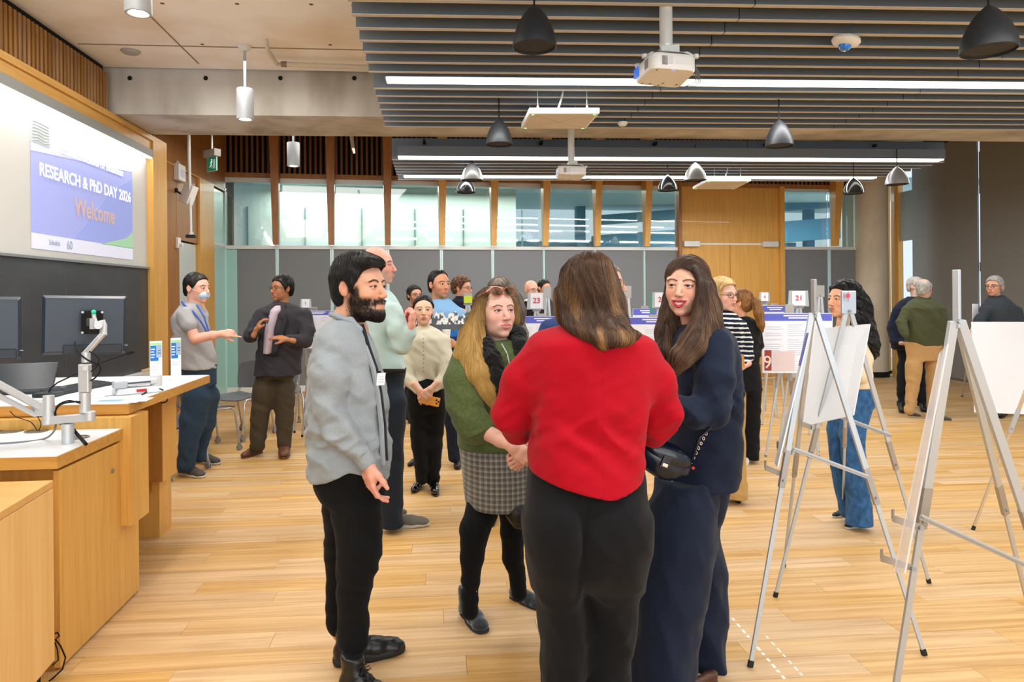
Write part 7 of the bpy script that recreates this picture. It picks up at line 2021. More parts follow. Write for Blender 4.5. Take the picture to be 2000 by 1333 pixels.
def visitor(feet, D, label, hd, skin, hair, top, trous, legs, shoes, sleeves=(), hands=(), topm=None, trm=None, shoem=None, group=None, topcol=None, neck_to=None, folds_amp=.016, topname='sweater', hkw=None, gl=None, hc=.0095):
    P = Person(feet, label, D=D, group=group); r = P.root
    px, py, s, yaw, pitch = hd[:5]
    c = P.J(px, py, hd[5] if len(hd) > 5 else 0)
    hh = .0045 if P.D < 5.6 else .006
    kw = dict(h=hh, skin=skin, blush=.35); kw.update(hkw or {})
    hp, W, R = head(r, c, s, yaw=yaw, pitch=pitch, neck_to=P.J(*(neck_to or (px, py + 60 * 4.5 / P.D, .02))), **kw); P.skin.append(hp)
    if hair is not None:
        hk = dict(hair); k = hk.pop('kind'); c1 = hk.pop('c1'); c2 = hk.pop('c2')
        add_hair(r, W, k, c1, c2, h=hh, s=s, nstr=hk.pop('nstr', 420 if P.D < 7 else 160), rad=hk.pop('rad', .0011), seed=int(px), **hk)
    if gl: glasses(r, W, gl)
    top = [list(q) for q in top]
    for i, q in enumerate(top):
        m_ = (q[1] + q[2]) / 2; w_ = (q[2] - q[1]) / 2 * (.86 if i == 1 else .95); q[1], q[2] = m_ - w_, m_ + w_; q[4] *= .74 if i <= 1 else .80
    F = Fld(); P.lo(F, top, .03, n=2.05)
    for sl_ in sleeves: P.tu(F, [(a, b + (3 if i == 0 else 0), d_, w * (.80 if i == 0 else .92)) for i, (a, b, d_, w) in enumerate(sl_)], .035)
    zb = P.J(0, top[-1][0])[2]
    if topcol != 'jacket': pass
    F.disp(folds(folds_amp, (8, 8, 12), int(px) % 29, (.5, .1), .65))
    col = topcol if callable(topcol) else None
    o = P.cloth(topname, F, topm, hc, col=col)
    F = Fld()
    trous = [list(q) for q in trous]
    for i, q in enumerate(trous):
        q[4] *= .8
        if i == len(trous) - 1: w_ = (q[2] - q[1]) * .07; q[1] += w_; q[2] -= w_; q[0] = q[0] - .30 * (q[0] - trous[0][0]); q[4] *= .8
    P.lo(F, trous, .06)
    for lg in legs:
        if len(lg[0]) == 4: P.tu(F, lg, .06)
        else: leg(F, P, [(lg[0][0] - 16,) + tuple(lg[0][1:])] + list(lg[1:]), .04)
    F.disp(folds(.014, (8, 8, 11), int(px) % 23, (.5, .1), .7, [(.12, .1, .9), (.5, .12, .5)]))
    F.clip(V(0, 0, -1), -.035, .003)
    P.cloth('trousers', F, trm, hc)
    for a, b, k, s_ in shoes: shoe(r, PZ(*a), PZ(*b), k, shoem, M_shsole if k == 'sneaker' else None, s=s_, h=.009)
    for h_ in hands: P.skin.append(hand(P.J(*h_[0]), h_[1], h_[2], h_[3], .95, .0055 if P.D < 6.5 else .007, h_[4] if len(h_) > 4 else (.5, .55, .6, .65), .08, .3, elbow=None if len(h_) < 6 else P.J(*h_[5]), fore=.034 if len(h_) < 7 else h_[6], skin=skin))
    B = Fld()
    t = [(q[1] + q[2]) / 2 for q in top]; P.tu(B, [(t[0], top[0][0] + 3, top[0][3], 12 * 4 / P.D), ((t[-1] + t[0]) / 2, (top[0][0] + top[-1][0]) / 2, 0, .055 / P.k), (t[-1], top[-1][0], 0, .055 / P.k)])
    for lg in legs:
        if len(lg[0]) == 4: P.tu(B, [(q[0], q[1] - (10 if i_ == len(lg) - 1 else 0), q[2], q[3] * .5) for i_, q in enumerate(lg)])
        else: P.tu(B, [((q[1] + q[2]) / 2, q[0] - (10 if i_ == len(lg) - 1 else 0), q[3], (q[2] - q[1]) * .24) for i_, q in enumerate(lg)])
    for sl_ in sleeves: P.tu(B, [(q[0], q[1], q[2], q[3] * .6) for q in sl_])
    P.body(B, skin=skin); P.finish()
    return P, W, R
M_shsole = mat('sole_pale', '#b9b4a6', .7)
Mbk = mat('shoe_black', '#121213', .4); Mgrs = mat('shoe_grey', '#4a4743', .8); Mbr = mat('shoe_brown2', '#5f3a24', .45)
Mgl = mat('glasses_black', '#15130f', .3)
sk_l, sk_m, sk_t = '#e3b39c', '#d5a083', '#b98163'
# bald man in the mint shirt
P, W, R = visitor((770, 1033), 4.67, 'bald man with a short grey beard in a mint green shirt behind the bearded man',
    (738, 519, 1.08, 1.42, .0), '#dba08c', None,
    [(568, 722, 762, .02, .18), (580, 706, 776, 0, .34), (600, 698, 782, 0, .42), (650, 700, 776, 0, .42), (700, 704, 792, 0, .38), (724, 708, 794, 0, .38)],
    [(718, 708, 794, 0, .36), (790, 712, 793, 0, .36)],
    [[(764, 790, -.08, 31), (764, 870, -.09, 26), (763, 960, -.09, 23), (766, 1022, -.09, 22)], [(748, 790, .10, 30), (745, 900, .11, 24), (742, 1010, .11, 21)]],
    [((752, 1034), (832, 1027), 'sneaker', 1.0), ((735, 1015), (790, 1006), 'sneaker', 1.0)],
    sleeves=[[(768, 606, -.14, 22), (778, 645, -.19, 22), (786, 674, -.19, 19), (800, 650, -.22, 13), (804, 638, -.23, 9)], [(722, 606, .14, 22), (740, 660, .2, 20), (770, 650, .1, 14)]],
    hands=[((804, 636, -.235), V(.15, 0, 1), V(-.9, .3, 0), 1, (.7, .8, .8, .8), (798, 655, -.22), .024)],
    topm=cm('#b4cac6'), trm=cm('#1c232c'), shoem=mat('suede_grey', '#6a655d', .9), topname='shirt',
    hkw=dict(beard=.45, beard_c='#9a938c', blush=.7, h=.0045))
MB().tube([P.J(706, 724, -.0) + V(0, -.19, 0), P.J(750, 725, -.205), P.J(790, 725, -.15)], .014, 8).build('belt', M_black, P.root)
# woman in the cream blouse
P, W, R = visitor((832, 958), 5.54, 'woman in a cream blouse and black trousers clasping her hands over an orange phone',
    (827, 608, 1.0, .05, -.10), '#dcae92', dict(kind='pulled', c1='#0f0c0b', c2='#2a211d', back=.03, bulk=.003, cut=([-.12, -.085, -.070, -.052, -.030, -.010, .004, .024, .034, .055, .12], [.11, .096, .086, .070, .045, .028, .022, .026, -.02, -.062, -.080])),
    [(636, 815, 840, .02, .15), (648, 802, 866, 0, .24), (664, 794, 876, 0, .30), (700, 798, 872, 0, .30), (730, 806, 860, 0, .27), (742, 806, 858, 0, .27)],
    [(736, 804, 860, 0, .25), (780, 794, 872, 0, .32), (830, 800, 868, 0, .30)],
    [[(816, 800, -.02, 19), (820, 870, -.02, 16), (825, 934, -.02, 12)], [(852, 800, .02, 19), (848, 870, .02, 16), (846, 936, .02, 13)]],
    [((823, 948), (808, 964), 'ankle', .9), ((847, 948), (852, 970), 'ankle', .9)],
    sleeves=[[(803, 664, -.02, 14), (796, 705, -.04, 16), (796, 742, -.08, 15), (816, 762, -.15, 9)], [(868, 664, -.02, 14), (872, 705, -.04, 16), (868, 742, -.08, 15), (846, 758, -.15, 9)]],
    hands=[((819, 763, -.17), V(.65, -.1, -.75), V(0, 1, 0), 1, (.4, .5, .5, .6)), ((842, 760, -.19), V(-.7, -.1, -.7), V(0, 1, 0), -1, (.4, .5, .5, .6))],
    topm=cm('#c9c3ad'), trm=cm('#0c0c0d'), shoem=mat('patent_black', '#0b0b0c', .12, coat=.6), topname='blouse',
    hkw=dict(female=True, brow='#1c1512', eye='#20140e', lips='#a8544c', h=.0045))
fb = MB()
for k in range(9): fb.sphere(P.J(827, 662 + k * 8, -.145), .0045, 8, 6)
tag(fb.build('buttons', mat('button_brown', '#6f6248', .5), P.root), kind='stuff')
ph_ = thing('phone', P.J(840, 785, -.20), 'orange phone with three lenses held by the woman in the cream blouse', 'phone')
MB().obox(P.J(840, 783, -.185), unit(V(1, 0, -.25)), V(0, 1, 0), unit(V(.25, 0, 1)), .075, .005, .036).build('case', mat('phone_orange', '#e39a2e', .35), ph_, bevel=.006)
lm = MB()
for dx, dz in ((.05, .014), (.05, -.012), (.066, .001)): MB().cyl(P.J(840, 783, -.191) + V(dx, 0, dz - .012), .007, .003, 12, axis=(0, 1, 0)).build('lens', M_black, ph_)
# man in the blue mountain sweater
M_mtn = vcol_mat('knit_mountain', rough=.9, spec=.2)
def mtn_setup(PP):
    def col(v):
        wv = v; x0 = PP(877, 0)[0]; z0 = PP(0, 640)[2]
        x = (wv[:, 0] - x0); z = wv[:, 2] - z0
        ridge = .075 + .05 * np.abs(np.sin(x * 24 + .6)) - .02 * np.abs(np.sin(x * 55)); snow = lnoise(x * 60, z * 45, x * 10, 2) > .05
        base = np.tile(np.array(lin('#7fa9d0')), (len(v), 1))
        m1 = (z < ridge) & (z > -.055); base[m1] = np.array(lin('#5b5f63')); base[m1 & snow & (z > -.0)] = np.array(lin('#dfe2e2'))
        base[z <= -.055] = np.array(lin('#2f6fb3')); base[z <= -.11] = np.array(lin('#1f3c6b')); return base
    return col
_PD = 6.32; _b = U(895, 912, _PD)
P, W, R = visitor((895, 912), 6.32, 'dark haired man in a light blue sweater with a mountain picture',
    (858, 556, 1.08, .62, .0), '#cb9272', dict(kind='short', c1='#121010', c2='#2a2522', bulk=-.002, cut=([-.12, -.085, -.070, -.052, -.030, -.020, -.008, .004, .024, .034, .055, .12], [.11, .105, .098, .088, .06, .03, -.012, .018, .026, -.02, -.062, -.080])),
    [(584, 846, 878, .02, .18), (596, 826, 896, 0, .32), (612, 816, 912, 0, .38), (650, 822, 912, 0, .38), (700, 826, 904, 0, .36), (722, 828, 902, 0, .36)],
    [(716, 830, 902, 0, .34), (770, 832, 898, 0, .34)],
    [[(880, 770, -.02, 18), (884, 830, -.02, 14), (888, 892, 0, 12)], [(846, 770, .02, 18), (832, 840, .02, 14), (818, 892, .02, 11)]],
    [((895, 905), (894, 918), 'dress', 1.0), ((818, 903), (800, 912), 'dress', 1.0)],
    sleeves=[[(904, 612, -.03, 14), (911, 645, -.05, 15), (908, 680, -.08, 14), (892, 676, -.2, 10)], [(826, 612, 0, 14), (822, 670, 0, 14), (840, 700, -.1, 11)]],
    hands=[((890, 674, -.22), V(-.8, -.2, .35), V(0, 1, 0), -1)],
    topm=M_mtn, trm=cm('#161c2c'), shoem=Mbk, topcol=mtn_setup(lambda a, b: U(a, b if b else 600, 6.32)), hkw=dict(beard=.25, beard_c='#3c3230', brow='#1a1513'), folds_amp=.008, hc=.0055)
cp = thing('paper_cup', P.J(872, 660, -.30), 'white paper cup in the hand of the man in the blue sweater', 'cup')
MB().lathe(P.J(872, 664, -.28), [(.001, 0), (.028, 0), (.038, .09), (.034, .09), (.026, .006)], 20).build('cup', M_white, cp, smooth=True)
# man with a mask and a blue lanyard
P, W, R = visitor((385, 930), 6.11, 'man in a grey t-shirt and jeans with a face mask and blue lanyard, pointing',
    (385, 563, 1.10, 1.20, .06), '#e0a893', dict(kind='short', c1='#161110', c2='#2c211c', back=.0),
    [(590, 362, 396, .02, .18), (600, 346, 402, 0, .34), (620, 337, 406, 0, .42), (655, 338, 409, 0, .40), (690, 348, 420, 0, .38), (720, 354, 423, 0, .38)],
    [(712, 355, 421, 0, .36), (770, 358, 426, 0, .36)],
    [[(384, 775, -.06, 26), (376, 820, -.08, 23), (368, 870, -.09, 18), (363, 908, -.09, 16)], [(404, 775, .08, 24), (400, 830, .08, 19), (391, 870, .08, 14), (389, 892, .08, 12)]],
    [((350, 927), (396, 934), 'sneaker', 1.0), ((378, 903), (426, 908), 'sneaker', 1.0)],
    sleeves=[[(362, 612, -.16, 19), (370, 634, -.19, 17)], [(372, 612, .16, 18), (388, 640, .18, 16)]],
    hands=[((434, 652, -.18), V(1, -.05, .05), V(0, .8, -.3), 1, (.05, .8, .85, .9), (380, 662, -.20), .046)],
    topm=cm('#9d9c9d'), trm=cm('#26384b'), shoem=Mgrs, topname='t_shirt', hkw=dict(brow='#2a1d16', neck=.058))
B_ = Fld(); B_.tube([P.J(370, 630, -.19), P.J(380, 662, -.20)], [.045, .044], .02); v, f = B_.mesh(.009); mesh_obj('upper_arm', [(v, f)], SKIN, P.root, np.tile(np.array(lin('#e0a893')), (len(v), 1)))
F = Fld(); F.ell(V(0, -.070, -.052), (.054, .036, .040), .01); F.clip(V(0, 1, 0), -.070 + .018, .004); v, f = F.mesh(.005); mesh_obj('face_mask', [(W(v), f)], mat('mask_blue', '#b7cfe4', .8), P.root)
MB().tube([W(V(-.045, -.075, -.04)), W(V(-.075, -.02, -.01)), W(V(-.080, .012, .012))], .0018, 5).build('mask_strap', M_white, P.root)
ln = MB(); ln.tube([P.J(355, 590, -.05), P.J(362, 598, -.15), P.J(378, 610, -.175), P.J(392, 628, -.19), P.J(405, 650, -.18), P.J(408, 662, -.16)], .009, 6); ln.tube([P.J(384, 596, -.15), P.J(398, 618, -.17), P.J(408, 648, -.17)], .007, 6); ln.build('lanyard', mat('lanyard_blue', '#2d54a8', .6), P.root)
# man in the dark jacket
P, W, R = visitor((520, 893), 6.83, 'laughing man with glasses in a dark blazer and brown trousers, hands raised',
    (550, 564, 1.06, -.75, .0), '#a8714f', dict(kind='short', c1='#0c0b0b', c2='#1f1b1a', bulk=.006),
    [(590, 534, 566, .02, .18), (600, 512, 592, 0, .34), (614, 503, 604, 0, .40), (650, 504, 602, 0, .40), (700, 499, 590, 0, .38), (733, 495, 590, 0, .40)],
    [(690, 506, 584, 0, .34), (760, 496, 578, 0, .36)],
    [[(515, 760, -.02, 21), (507, 820, -.03, 17), (503, 868, -.03, 15)], [(556, 760, .02, 21), (556, 820, .02, 17), (555, 868, .02, 14)]],
    [((512, 884), (476, 896), 'dress', 1.05), ((557, 880), (556, 897), 'dress', 1.05)],
    sleeves=[[(510, 612, -.05, 15), (497, 640, -.10, 15), (489, 657, -.14, 14), (500, 646, -.24, 10)], [(597, 614, -.05, 15), (602, 645, -.08, 15), (596, 666, -.12, 14), (564, 664, -.24, 10)]],
    hands=[((501, 644, -.26), V(.45, -.1, .85), V(.8, .3, -.3), 1, (.3, .35, .4, .45)), ((560, 663, -.27), V(-.95, -.1, .25), V(0, .5, -.9), -1, (.15, .2, .25, .3))],
    topm=cm('#333136'), trm=cm('#433a2c'), shoem=Mbr, topname='blazer', hkw=dict(smile=1, opened=1.0, brow='#0f0c0b', eye='#140d0a'), gl=Mgl)
# open front with the pale shirt, belt
F = Fld(); P.lo(F, [(597, 538, 556, -.03, .2), (608, 530, 557, -.03, .32), (645, 520, 546, -.032, .33), (690, 517, 539, -.03, .335)], .01); P.cloth('shirt', F, cm('#b9aab5'), .007)
MB().tube([P.J(516, 692, -.15), P.J(530, 693, -.172), P.J(541, 692, -.16)], .014, 8).build('belt', M_black, P.root)
for a_, b_, c_ in (((537, 596), (527, 625), (516, 688)), ((558, 596), (558, 625), (541, 688))): MB().tube([P.J(*a_, -.10), P.J(*b_, -.165), P.J((b_[0] + c_[0]) / 2 + 1, (b_[1] + c_[1]) / 2, -.172), P.J(*c_, -.165)], [.012, .022, .016, .007], 8).build('lapel', cm('#29272b'), P.root, smooth=True)
# men and women farther back
visitor((805, 826), 8.5, 'man with glasses in a maroon and white shirt behind the cream blouse woman',
    (810, 577, 1.0, .5, 0), '#d8a388', dict(kind='curly', c1='#1a1513', c2='#33291f', bulk=-.01),
    [(598, 799, 821, .02, .18), (608, 788, 832, 0, .32), (640, 786, 834, 0, .34), (690, 790, 832, 0, .3)],
    [(684, 790, 830, 0, .3), (730, 790, 830, 0, .3)], [[(800, 730, 0, 11), (800, 815, 0, 8)], [(820, 730, 0, 11), (820, 815, 0, 8)]],
    [((800, 822), (803, 828), 'dress', 1), ((820, 822), (823, 828), 'dress', 1)], sleeves=[[(790, 612, 0, 9), (788, 650, 0, 9), (796, 680, -.1, 7)], [(830, 612, 0, 9), (832, 650, 0, 9), (824, 680, -.1, 7)]],
    topm=cm('#8e2f38'), trm=cm('#20222a'), shoem=Mbk, gl=Mgl, hkw=dict(beard=.5, beard_c='#2a201c'), hc=.012)
P, W, R = visitor((905, 850), 7.9, 'man with curly brown hair and glasses in a dark navy sweater',
    (903, 563, 1.04, 1.1, .05), '#dba48c', dict(kind='curly', c1='#4a2c1a', c2='#7a4e2e', bulk=.0),
    [(578, 892, 912, .02, .18), (590, 878, 930, 0, .34), (640, 878, 932, 0, .36), (690, 882, 928, 0, .32)],
    [(684, 884, 926, 0, .3), (730, 884, 926, 0, .3)], [[(894, 730, 0, 11), (894, 838, 0, 8)], [(914, 730, 0, 11), (914, 838, 0, 8)]],
    [((894, 846), (898, 853), 'dress', 1), ((914, 846), (918, 853), 'dress', 1)], sleeves=[[(882, 598, 0, 10), (880, 650, 0, 10), (890, 680, -.1, 7)], [(926, 598, 0, 10), (930, 650, 0, 10), (920, 680, -.1, 7)]],
    topm=cm('#1a2233'), trm=cm('#20222a'), shoem=Mbk, gl=Mgl, hc=.012)
P, W, R = visitor((985, 1030), 4.9, 'woman with long grey brown hair in a grey knit behind the woman in green',
    (976, 578, 1.02, -.4, .1), '#dcaa94', dict(kind='long', c1='#5a4c40', c2='#94867a', back=.05, nstr=900, rad=.0009),
    [(612, 966, 1000, .02, .18), (622, 946, 1022, 0, .30), (640, 938, 1028, 0, .34), (700, 940, 1026, 0, .34), (760, 944, 1022, 0, .32)],
    [(750, 946, 1020, 0, .3), (820, 944, 1022, 0, .32)], [[(965, 820, 0, 20), (966, 1010, 0, 13)], [(1003, 820, 0, 20), (1002, 1010, 0, 13)]],
    [((966, 1016), (960, 1030), 'dress', .95), ((1002, 1016), (1006, 1030), 'dress', .95)], sleeves=[[(950, 630, 0, 15), (942, 690, 0, 15), (950, 740, -.1, 12)], [(1016, 630, 0, 15), (1024, 690, 0, 15), (1014, 740, -.1, 12)]],
    topm=mat('knit_marl', '#8f8b84', .95, noise=((90, 90, 160), '#55524e', .45, .55)), trm=cm('#20222a'), shoem=Mbk, hkw=dict(female=True))
F = Fld(); P.tu(F, [(990, 560, .0, 14), (1004, 585, -.04, 17), (1012, 610, -.08, 15), (1018, 628, -.10, 7)], .03); P.tu(F, [(968, 565, .08, 14), (968, 610, .1, 16), (970, 640, .12, 10)], .03); F.disp(folds(.006, (30, 30, 6), 3, (0, 0), .7)); v, f = F.mesh(.006)
F.grid(.006); st = v[np.random.default_rng(2).integers(0, len(v), 900)]; cA, cB = np.array(lin('#5a4c40')), np.array(lin('#9c8f83'))
sv, sf, sc = strands(F, st, lambda p, t: np.tile(V(.18, 0, -1), (len(p), 1)), 8, .014, .0009, lambda p, a, b: cmix(np.tile(cA, (len(p), 1)), cB, a))
mesh_obj('hair_length', [(v, f), (sv, sf)], HAIRM, P.root, np.concatenate([np.tile(cA, (len(v), 1)), sc]))
P, W, R = visitor((1037, 815), 9.0, 'bald man with glasses in a black sweater with a white collar behind card 23',
    (1038, 566, 1.02, .5, .1), '#dca48c', None,
    [(582, 1028, 1046, .02, .18), (590, 1016, 1060, 0, .32), (640, 1014, 1064, 0, .36), (690, 1018, 1060, 0, .32)],
    [(684, 1018, 1060, 0, .3), (720, 1018, 1060, 0, .3)], [[(1028, 720, 0, 11), (1028, 800, 0, 8)], [(1048, 720, 0, 11), (1048, 800, 0, 8)]],
    [((1028, 806), (1026, 812), 'dress', 1), ((1048, 806), (1052, 812), 'dress', 1)], sleeves=[[(1019, 600, 0, 9), (1016, 650, 0, 9), (1024, 680, -.1, 7)], [(1058, 600, 0, 9), (1062, 650, 0, 9), (1054, 680, -.1, 7)]],
    topm=cm('#15171c'), trm=cm('#20222a'), shoem=Mbk, gl=Mgl, hc=.012)
MB().tube([P.J(1022, 590, -.05), P.J(1028, 586, -.12), P.J(1037, 592, -.14), P.J(1046, 586, -.12), P.J(1050, 590, -.05)], .016, 8).build('collar', M_white, P.root, smooth=True)
visitor((1066, 800), 9.6, 'dark haired man beyond the bald man by card 23, only his head showing',
    (1063, 563, .98, .6, .1), '#d39c80', dict(kind='short', c1='#17110f', c2='#2c221c'),
    [(580, 1055, 1071, .02, .18), (590, 1046, 1082, 0, .32), (640, 1044, 1084, 0, .36), (690, 1046, 1082, 0, .32)],
    [(684, 1046, 1082, 0, .3), (720, 1046, 1082, 0, .3)], [[(1056, 720, 0, 10), (1056, 788, 0, 8)], [(1072, 720, 0, 10), (1072, 788, 0, 8)]],
    [((1056, 793), (1054, 798), 'dress', 1), ((1072, 793), (1076, 798), 'dress', 1)], topm=cm('#3b3f48'), trm=cm('#20222a'), shoem=Mbk, hc=.013)
# blue sweater man hidden behind the red sweater
P, W, R = visitor((1145, 1118), 3.95, 'grey haired person with round glasses in a blue sweater behind the red sweater',
    (1183, 556, 1.02, 1.15, .0), '#dfab96', dict(kind='short', c1='#6d665e', c2='#a8a198', bulk=.002),
    [(602, 1140, 1186, .03, .18), (616, 1085, 1215, .02, .32), (640, 1052, 1228, 0, .36), (700, 1060, 1226, 0, .36), (780, 1070, 1218, 0, .34), (840, 1074, 1212, 0, .34)],
    [(830, 1078, 1210, 0, .32), (900, 1080, 1208, 0, .34)], [[(1112, 890, 0, 30), (1112, 1095, 0, 18)], [(1176, 890, 0, 30), (1176, 1095, 0, 18)]],
    [((1112, 1105), (1108, 1130), 'dress', 1), ((1176, 1105), (1182, 1130), 'dress', 1)],
    sleeves=[[(1072, 640, .0, 22), (1082, 720, .05, 22), (1100, 790, -.0, 18)], [(1208, 650, .0, 20), (1206, 730, .05, 20), (1196, 790, -.0, 17)]],
    topm=cm('#233a6c'), trm=cm('#20222a'), shoem=Mbk, gl=mat('glasses_olive', '#8a7a3c', .3), neck_to=(1168, 612, .02))
# blonde woman in stripes
def stripes(v):
    z = v[:, 2]; base = np.tile(np.array(lin('#161e2f')), (len(v), 1)); m = np.mod(z + .05 * (v[:, 0] - P19x), .0335) < .0115; base[m] = np.array(lin('#e3e2dc')); return base
P19x = U(1425, 650, 5.2)[0]
P, W, R = visitor((1430, 978), 5.2, 'blonde woman with round glasses in a striped sweater and tan trousers',
    (1413, 577, 1.03, .45, .03), '#e3b09e', dict(kind='long', c1='#c09a62', c2='#e2c48e', back=.03, nstr=1500, rad=.0008, bulk=.002, length=.09, extra=lambda F: (F.tube([(-.066, .0, .0), (-.076, .02, -.07), (-.070, .01, -.13)], [.028, .030, .020], .03), F.tube([(.066, .02, .0), (.070, .03, -.07), (.064, .03, -.12)], [.024, .024, .016], .03)),
        cut=([-.12, -.085, -.070, -.052, -.040, -.022, -.008, .004, .024, .034, .055, .12], [.085, .082, .078, .060, .030, -.16, -.16, -.16, -.16, -.16, -.16, -.16])),
    [(606, 1402, 1426, .02, .17), (618, 1386, 1446, 0, .28), (636, 1380, 1454, 0, .34), (690, 1382, 1450, 0, .34), (728, 1384, 1448, 0, .34)],
    [(722, 1386, 1448, 0, .3), (800, 1386, 1452, 0, .32)],
    [[(780, 1386, 1418, 0, .24), (860, 1386, 1419, 0, .22), (966, 1384, 1419, 0, .24)], [(780, 1418, 1452, -.02, .24), (860, 1420, 1452, -.02, .22), (970, 1418, 1455, -.02, .24)]],
    [((1404, 975), (1402, 985), 'dress', .9), ((1434, 972), (1444, 984), 'dress', .9)],
    sleeves=[[(1450, 634, -.02, 13), (1458, 668, -.04, 13), (1459, 696, -.06, 13), (1449, 714, -.14, 10)], [(1388, 636, 0, 13), (1384, 690, 0, 13)]],
    hands=[((1450, 716, -.16), V(-.6, -.3, -.2), V(0, .6, .4), -1, (.5, .6, .6, .7))],
    topm=M_mtn, topcol=stripes, trm=cm('#b8935a'), shoem=Mbk, gl=Mgl, hkw=dict(female=True, brow='#a88458', lips='#b0605a', h=.0045), folds_amp=.008, hc=.0048)
ev = thing('envelope', P.J(1446, 704, -.22), 'orange brown envelope held by the woman in stripes', 'envelope')
MB().obox(P.J(1446, 706, -.20), unit(V(1, .3, .1)), unit(V(-.3, 1, 0)), unit(V(-.1, 0, 1)), .035, .003, .045).build('paper', mat('envelope_tan', '#c98e4c', .7), ev)
# ponytail
P, W, R = visitor((1465, 905), 6.41, 'woman with an auburn ponytail in black seen from behind, beside the woman in stripes',
    (1446, 592, 1.0, -2.3, .05), '#d9a184', dict(kind='pulled', c1='#6d4526', c2='#a3713f', back=.03, bulk=.006, cut=([-.12, -.07, -.04, -.01, .01, .03, .055, .12], [.085, .07, .03, .0, .01, -.03, -.07, -.09])),
    [(618, 1438, 1462, .02, .17), (628, 1424, 1482, 0, .26), (645, 1420, 1487, 0, .30), (690, 1426, 1484, 0, .27), (716, 1428, 1482, 0, .28)],
    [(710, 1428, 1483, 0, .27), (760, 1424, 1486, 0, .32), (790, 1426, 1484, 0, .3)],
    [[(780, 1424, 1452, .03, .22), (840, 1428, 1452, .03, .20), (898, 1428, 1453, .03, .22)], [(780, 1450, 1485, 0, .24), (840, 1452, 1482, 0, .20), (901, 1450, 1479, 0, .24)]],
    [((1462, 903), (1455, 912), 'dress', .9), ((1440, 896), (1436, 905), 'dress', .9)],
    sleeves=[[(1479, 648, 0, 9), (1483, 675, 0, 9), (1478, 692, -.06, 8), (1460, 700, -.14, 7)]],
    topm=cm('#101113'), trm=cm('#0d0d0e'), shoem=mat('shoe_white', '#cfcac0', .6), hkw=dict(female=True), folds_amp=.008)
F = Fld(); P.tu(F, [(1466, 582, -.06, 5), (1476, 590, -.10, 8), (1482, 612, -.11, 9), (1486, 634, -.11, 7), (1489, 648, -.11, 2)], .02); F.disp(folds(.004, (40, 40, 8), 3)); v, f = F.mesh(.005); F.grid(.005)
st = v[np.random.default_rng(2).integers(0, len(v), 400)]; cA, cB = np.array(lin('#7a5230')), np.array(lin('#c0904e'))
sv, sf, sc = strands(F, st, lambda p, t: np.tile(V(.15, 0, -1), (len(p), 1)), 7, .016, .0009, lambda p, a, b: cmix(np.tile(cA, (len(p), 1)), cB, a))
mesh_obj('ponytail', [(v, f), (sv, sf)], HAIRM, P.root, np.concatenate([np.tile(cA, (len(v), 1)), sc]))
MB().tube([P.J(1466, 580, -.07) + V(.02 * math.cos(a) * .5, .02 * math.sin(a), .02 * math.cos(a)) for a in np.linspace(0, 6.28, 10)], .005, 6).build('hair_tie', M_black, P.root)
# woman with black curls
P, W, R = visitor((1680, 1030), 4.61, 'woman with long black curly hair, cream sweater and blue jeans behind the easels',
    (1647, 586, 1.0, -1.35, -.03), '#dba583', dict(kind='curly', c1='#0c0a0a', c2='#231e1c', back=.03, bulk=-.006, nstr=900, rad=.0009),
    [(624, 1644, 1672, .02, .17), (638, 1632, 1690, 0, .28), (656, 1628, 1698, 0, .34), (700, 1632, 1698, 0, .34), (755, 1634, 1698, 0, .32)],
    [(748, 1634, 1700, 0, .3), (800, 1628, 1704, 0, .32)],
    [[(1678, 790, -.04, 25), (1664, 850, -.05, 22), (1670, 930, -.05, 20), (1677, 990, -.05, 22), (1678, 1026, -.05, 25)], [(1648, 790, .08, 24), (1636, 840, .10, 19), (1640, 910, .10, 16), (1655, 1000, .1, 17)]],
    [((1690, 1026), (1655, 1034), 'sneaker', .9), ((1660, 1006), (1630, 1012), 'sneaker', .9)],
    sleeves=[[(1676, 656, -.12, 17), (1686, 700, -.15, 17), (1682, 735, -.16, 15), (1660, 728, -.26, 11)]],
    hands=[((1656, 728, -.28), V(-.8, -.3, .2), V(0, 1, 0), 1)],
    topm=mat('cream_knit', '#dccdae', .95, bump=((70, 70, 120), .6, .003)), trm=cm('#36618e', noise=((30, 30, 20), '#27496f', .4, .65)), shoem=Mbk, hkw=dict(female=True, brow='#120e0d', lips='#a85c50', h=.0045))
F = Fld(); P.tu(F, [(1658, 572, .0, 22), (1670, 600, -.02, 26), (1678, 640, -.06, 25), (1693, 672, -.10, 20), (1706, 695, -.10, 8)], .03); P.tu(F, [(1660, 600, .08, 20), (1660, 650, .08, 20)], .03)
F.disp(folds(.020, (26, 26, 18), 5, (.2, .2), .4)); v, f = F.mesh(.006); st = v[np.random.default_rng(2).integers(0, len(v), 2200)]; cA, cB = np.array(lin('#0a0909')), np.array(lin('#2b2523'))
sv, sf, sc = strands(F, st, lambda p, t: np.stack([.25 + .9 * np.sin(p[:, 2] * 110 + p[:, 0] * 60), .8 * np.cos(p[:, 2] * 110 + p[:, 1] * 60), -1 + 0 * p[:, 0]], 1), 12, .010, .0009, lambda p, a, b: cmix(np.tile(cA, (len(p), 1)), cB, a), lift=.006, jitter=.2)
mesh_obj('curls', [(v, f), (sv, sf)], HAIRM, P.root, np.concatenate([np.tile(cA, (len(v), 1)), sc]))
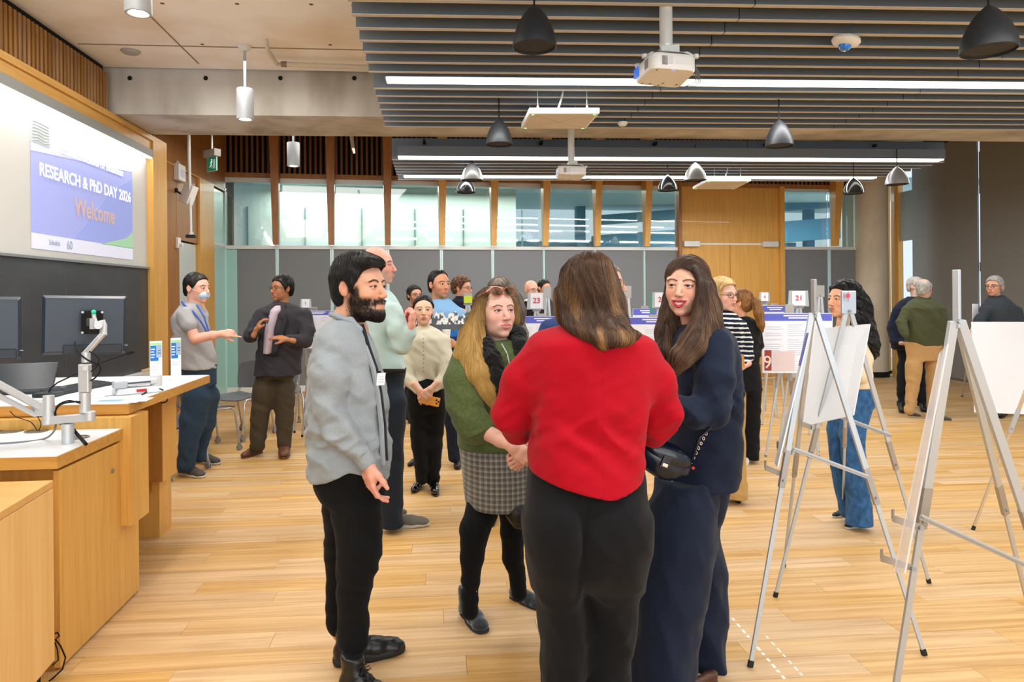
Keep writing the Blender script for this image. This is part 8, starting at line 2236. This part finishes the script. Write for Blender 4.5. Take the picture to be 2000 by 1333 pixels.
# olive sweater man, and the man in the dark suit beyond
visitor((1815, 822), 8.62, 'balding man in an olive sweater and khaki trousers seen from behind',
    (1805, 565, 1.06, 2.2, .05), '#d29a82', dict(kind='short', c1='#8d8780', c2='#c9c5bf', bulk=-.003, bald=.045),
    [(580, 1790, 1816, .02, .18), (590, 1772, 1836, 0, .34), (604, 1764, 1842, 0, .40), (640, 1766, 1842, 0, .40), (674, 1768, 1842, 0, .38)],
    [(668, 1768, 1842, 0, .36), (720, 1768, 1842, 0, .36)],
    [[(1785, 716, -.02, 15), (1782, 760, -.02, 11), (1776, 802, -.02, 9)], [(1824, 716, .02, 15), (1822, 760, .02, 11), (1821, 812, .02, 9)]],
    [((1772, 812), (1797, 814), 'dress', 1.1), ((1822, 820), (1856, 822), 'dress', 1.1)],
    sleeves=[[(1770, 604, -.02, 10), (1760, 632, -.05, 10), (1768, 655, -.14, 8)], [(1838, 602, -.02, 11), (1845, 640, -.03, 11), (1843, 672, -.06, 9)]],
    hands=[((1843, 676, -.07), V(-.2, -.1, -1), V(-1, 0, 0), 1)], topm=cm('#45482f'), trm=cm('#b48f5e'), shoem=Mgrs, gl=Mgl, hc=.011)
visitor((1762, 806), 9.2, 'man in a dark suit half hidden behind the olive sweater man',
    (1790, 560, 1.05, .5, .05), '#d8a58f', dict(kind='short', c1='#9a948c', c2='#cfcac3'),
    [(580, 1772, 1800, .02, .18), (590, 1752, 1816, 0, .34), (606, 1744, 1820, 0, .40), (650, 1744, 1816, 0, .38), (682, 1738, 1812, 0, .38)],
    [(676, 1752, 1810, 0, .34), (720, 1754, 1808, 0, .34)],
    [[(1766, 720, 0, 13), (1763, 760, 0, 10), (1762, 794, 0, 9)], [(1798, 720, .02, 13), (1800, 760, .02, 10), (1802, 794, .02, 9)]],
    [((1762, 800), (1764, 808), 'dress', 1), ((1802, 799), (1806, 806), 'dress', 1)],
    sleeves=[[(1752, 606, 0, 10), (1744, 640, 0, 11), (1748, 668, -.08, 9), (1768, 672, -.16, 7)]],
    hands=[((1770, 672, -.18), V(.8, -.2, -.1), V(0, 1, 0), 1)], topm=cm('#181f30'), trm=cm('#14161c'), shoem=Mbk, topname='suit_jacket', hkw=dict(beard=.9, beard_c='#d8d4ce'), hc=.011)
visitor((1938, 816), 8.75, 'grey haired man with glasses in a charcoal pullover at the far right',
    (1942, 560, 1.04, -1.15, .0), '#c8957a', dict(kind='short', c1='#7d7a76', c2='#c4c2be', bulk=.008),
    [(578, 1932, 1960, .02, .18), (590, 1920, 1978, 0, .34), (606, 1914, 1990, 0, .42), (650, 1918, 1992, 0, .40), (700, 1920, 1985, 0, .38)],
    [(694, 1920, 1984, 0, .34), (740, 1922, 1980, 0, .34)],
    [[(1936, 740, 0, 14), (1932, 806, 0, 10)], [(1966, 740, 0, 14), (1964, 806, 0, 10)]],
    [((1930, 806), (1918, 810), 'dress', 1), ((1962, 810), (1950, 818), 'dress', 1)],
    sleeves=[[(1922, 606, -.08, 12), (1908, 636, -.12, 10), (1898, 648, -.2, 7)], [(1984, 606, .0, 13), (1993, 650, 0, 12), (1986, 690, -.05, 10)]],
    hands=[((1897, 648, -.22), V(-.5, -.2, -.6), V(.3, 1, 0), 1)], topm=cm('#343a40'), trm=cm('#1c1e22'), shoem=Mbk, gl=Mgl, topname='pullover', hc=.011)
print('visitors', _time.time() - _t0)
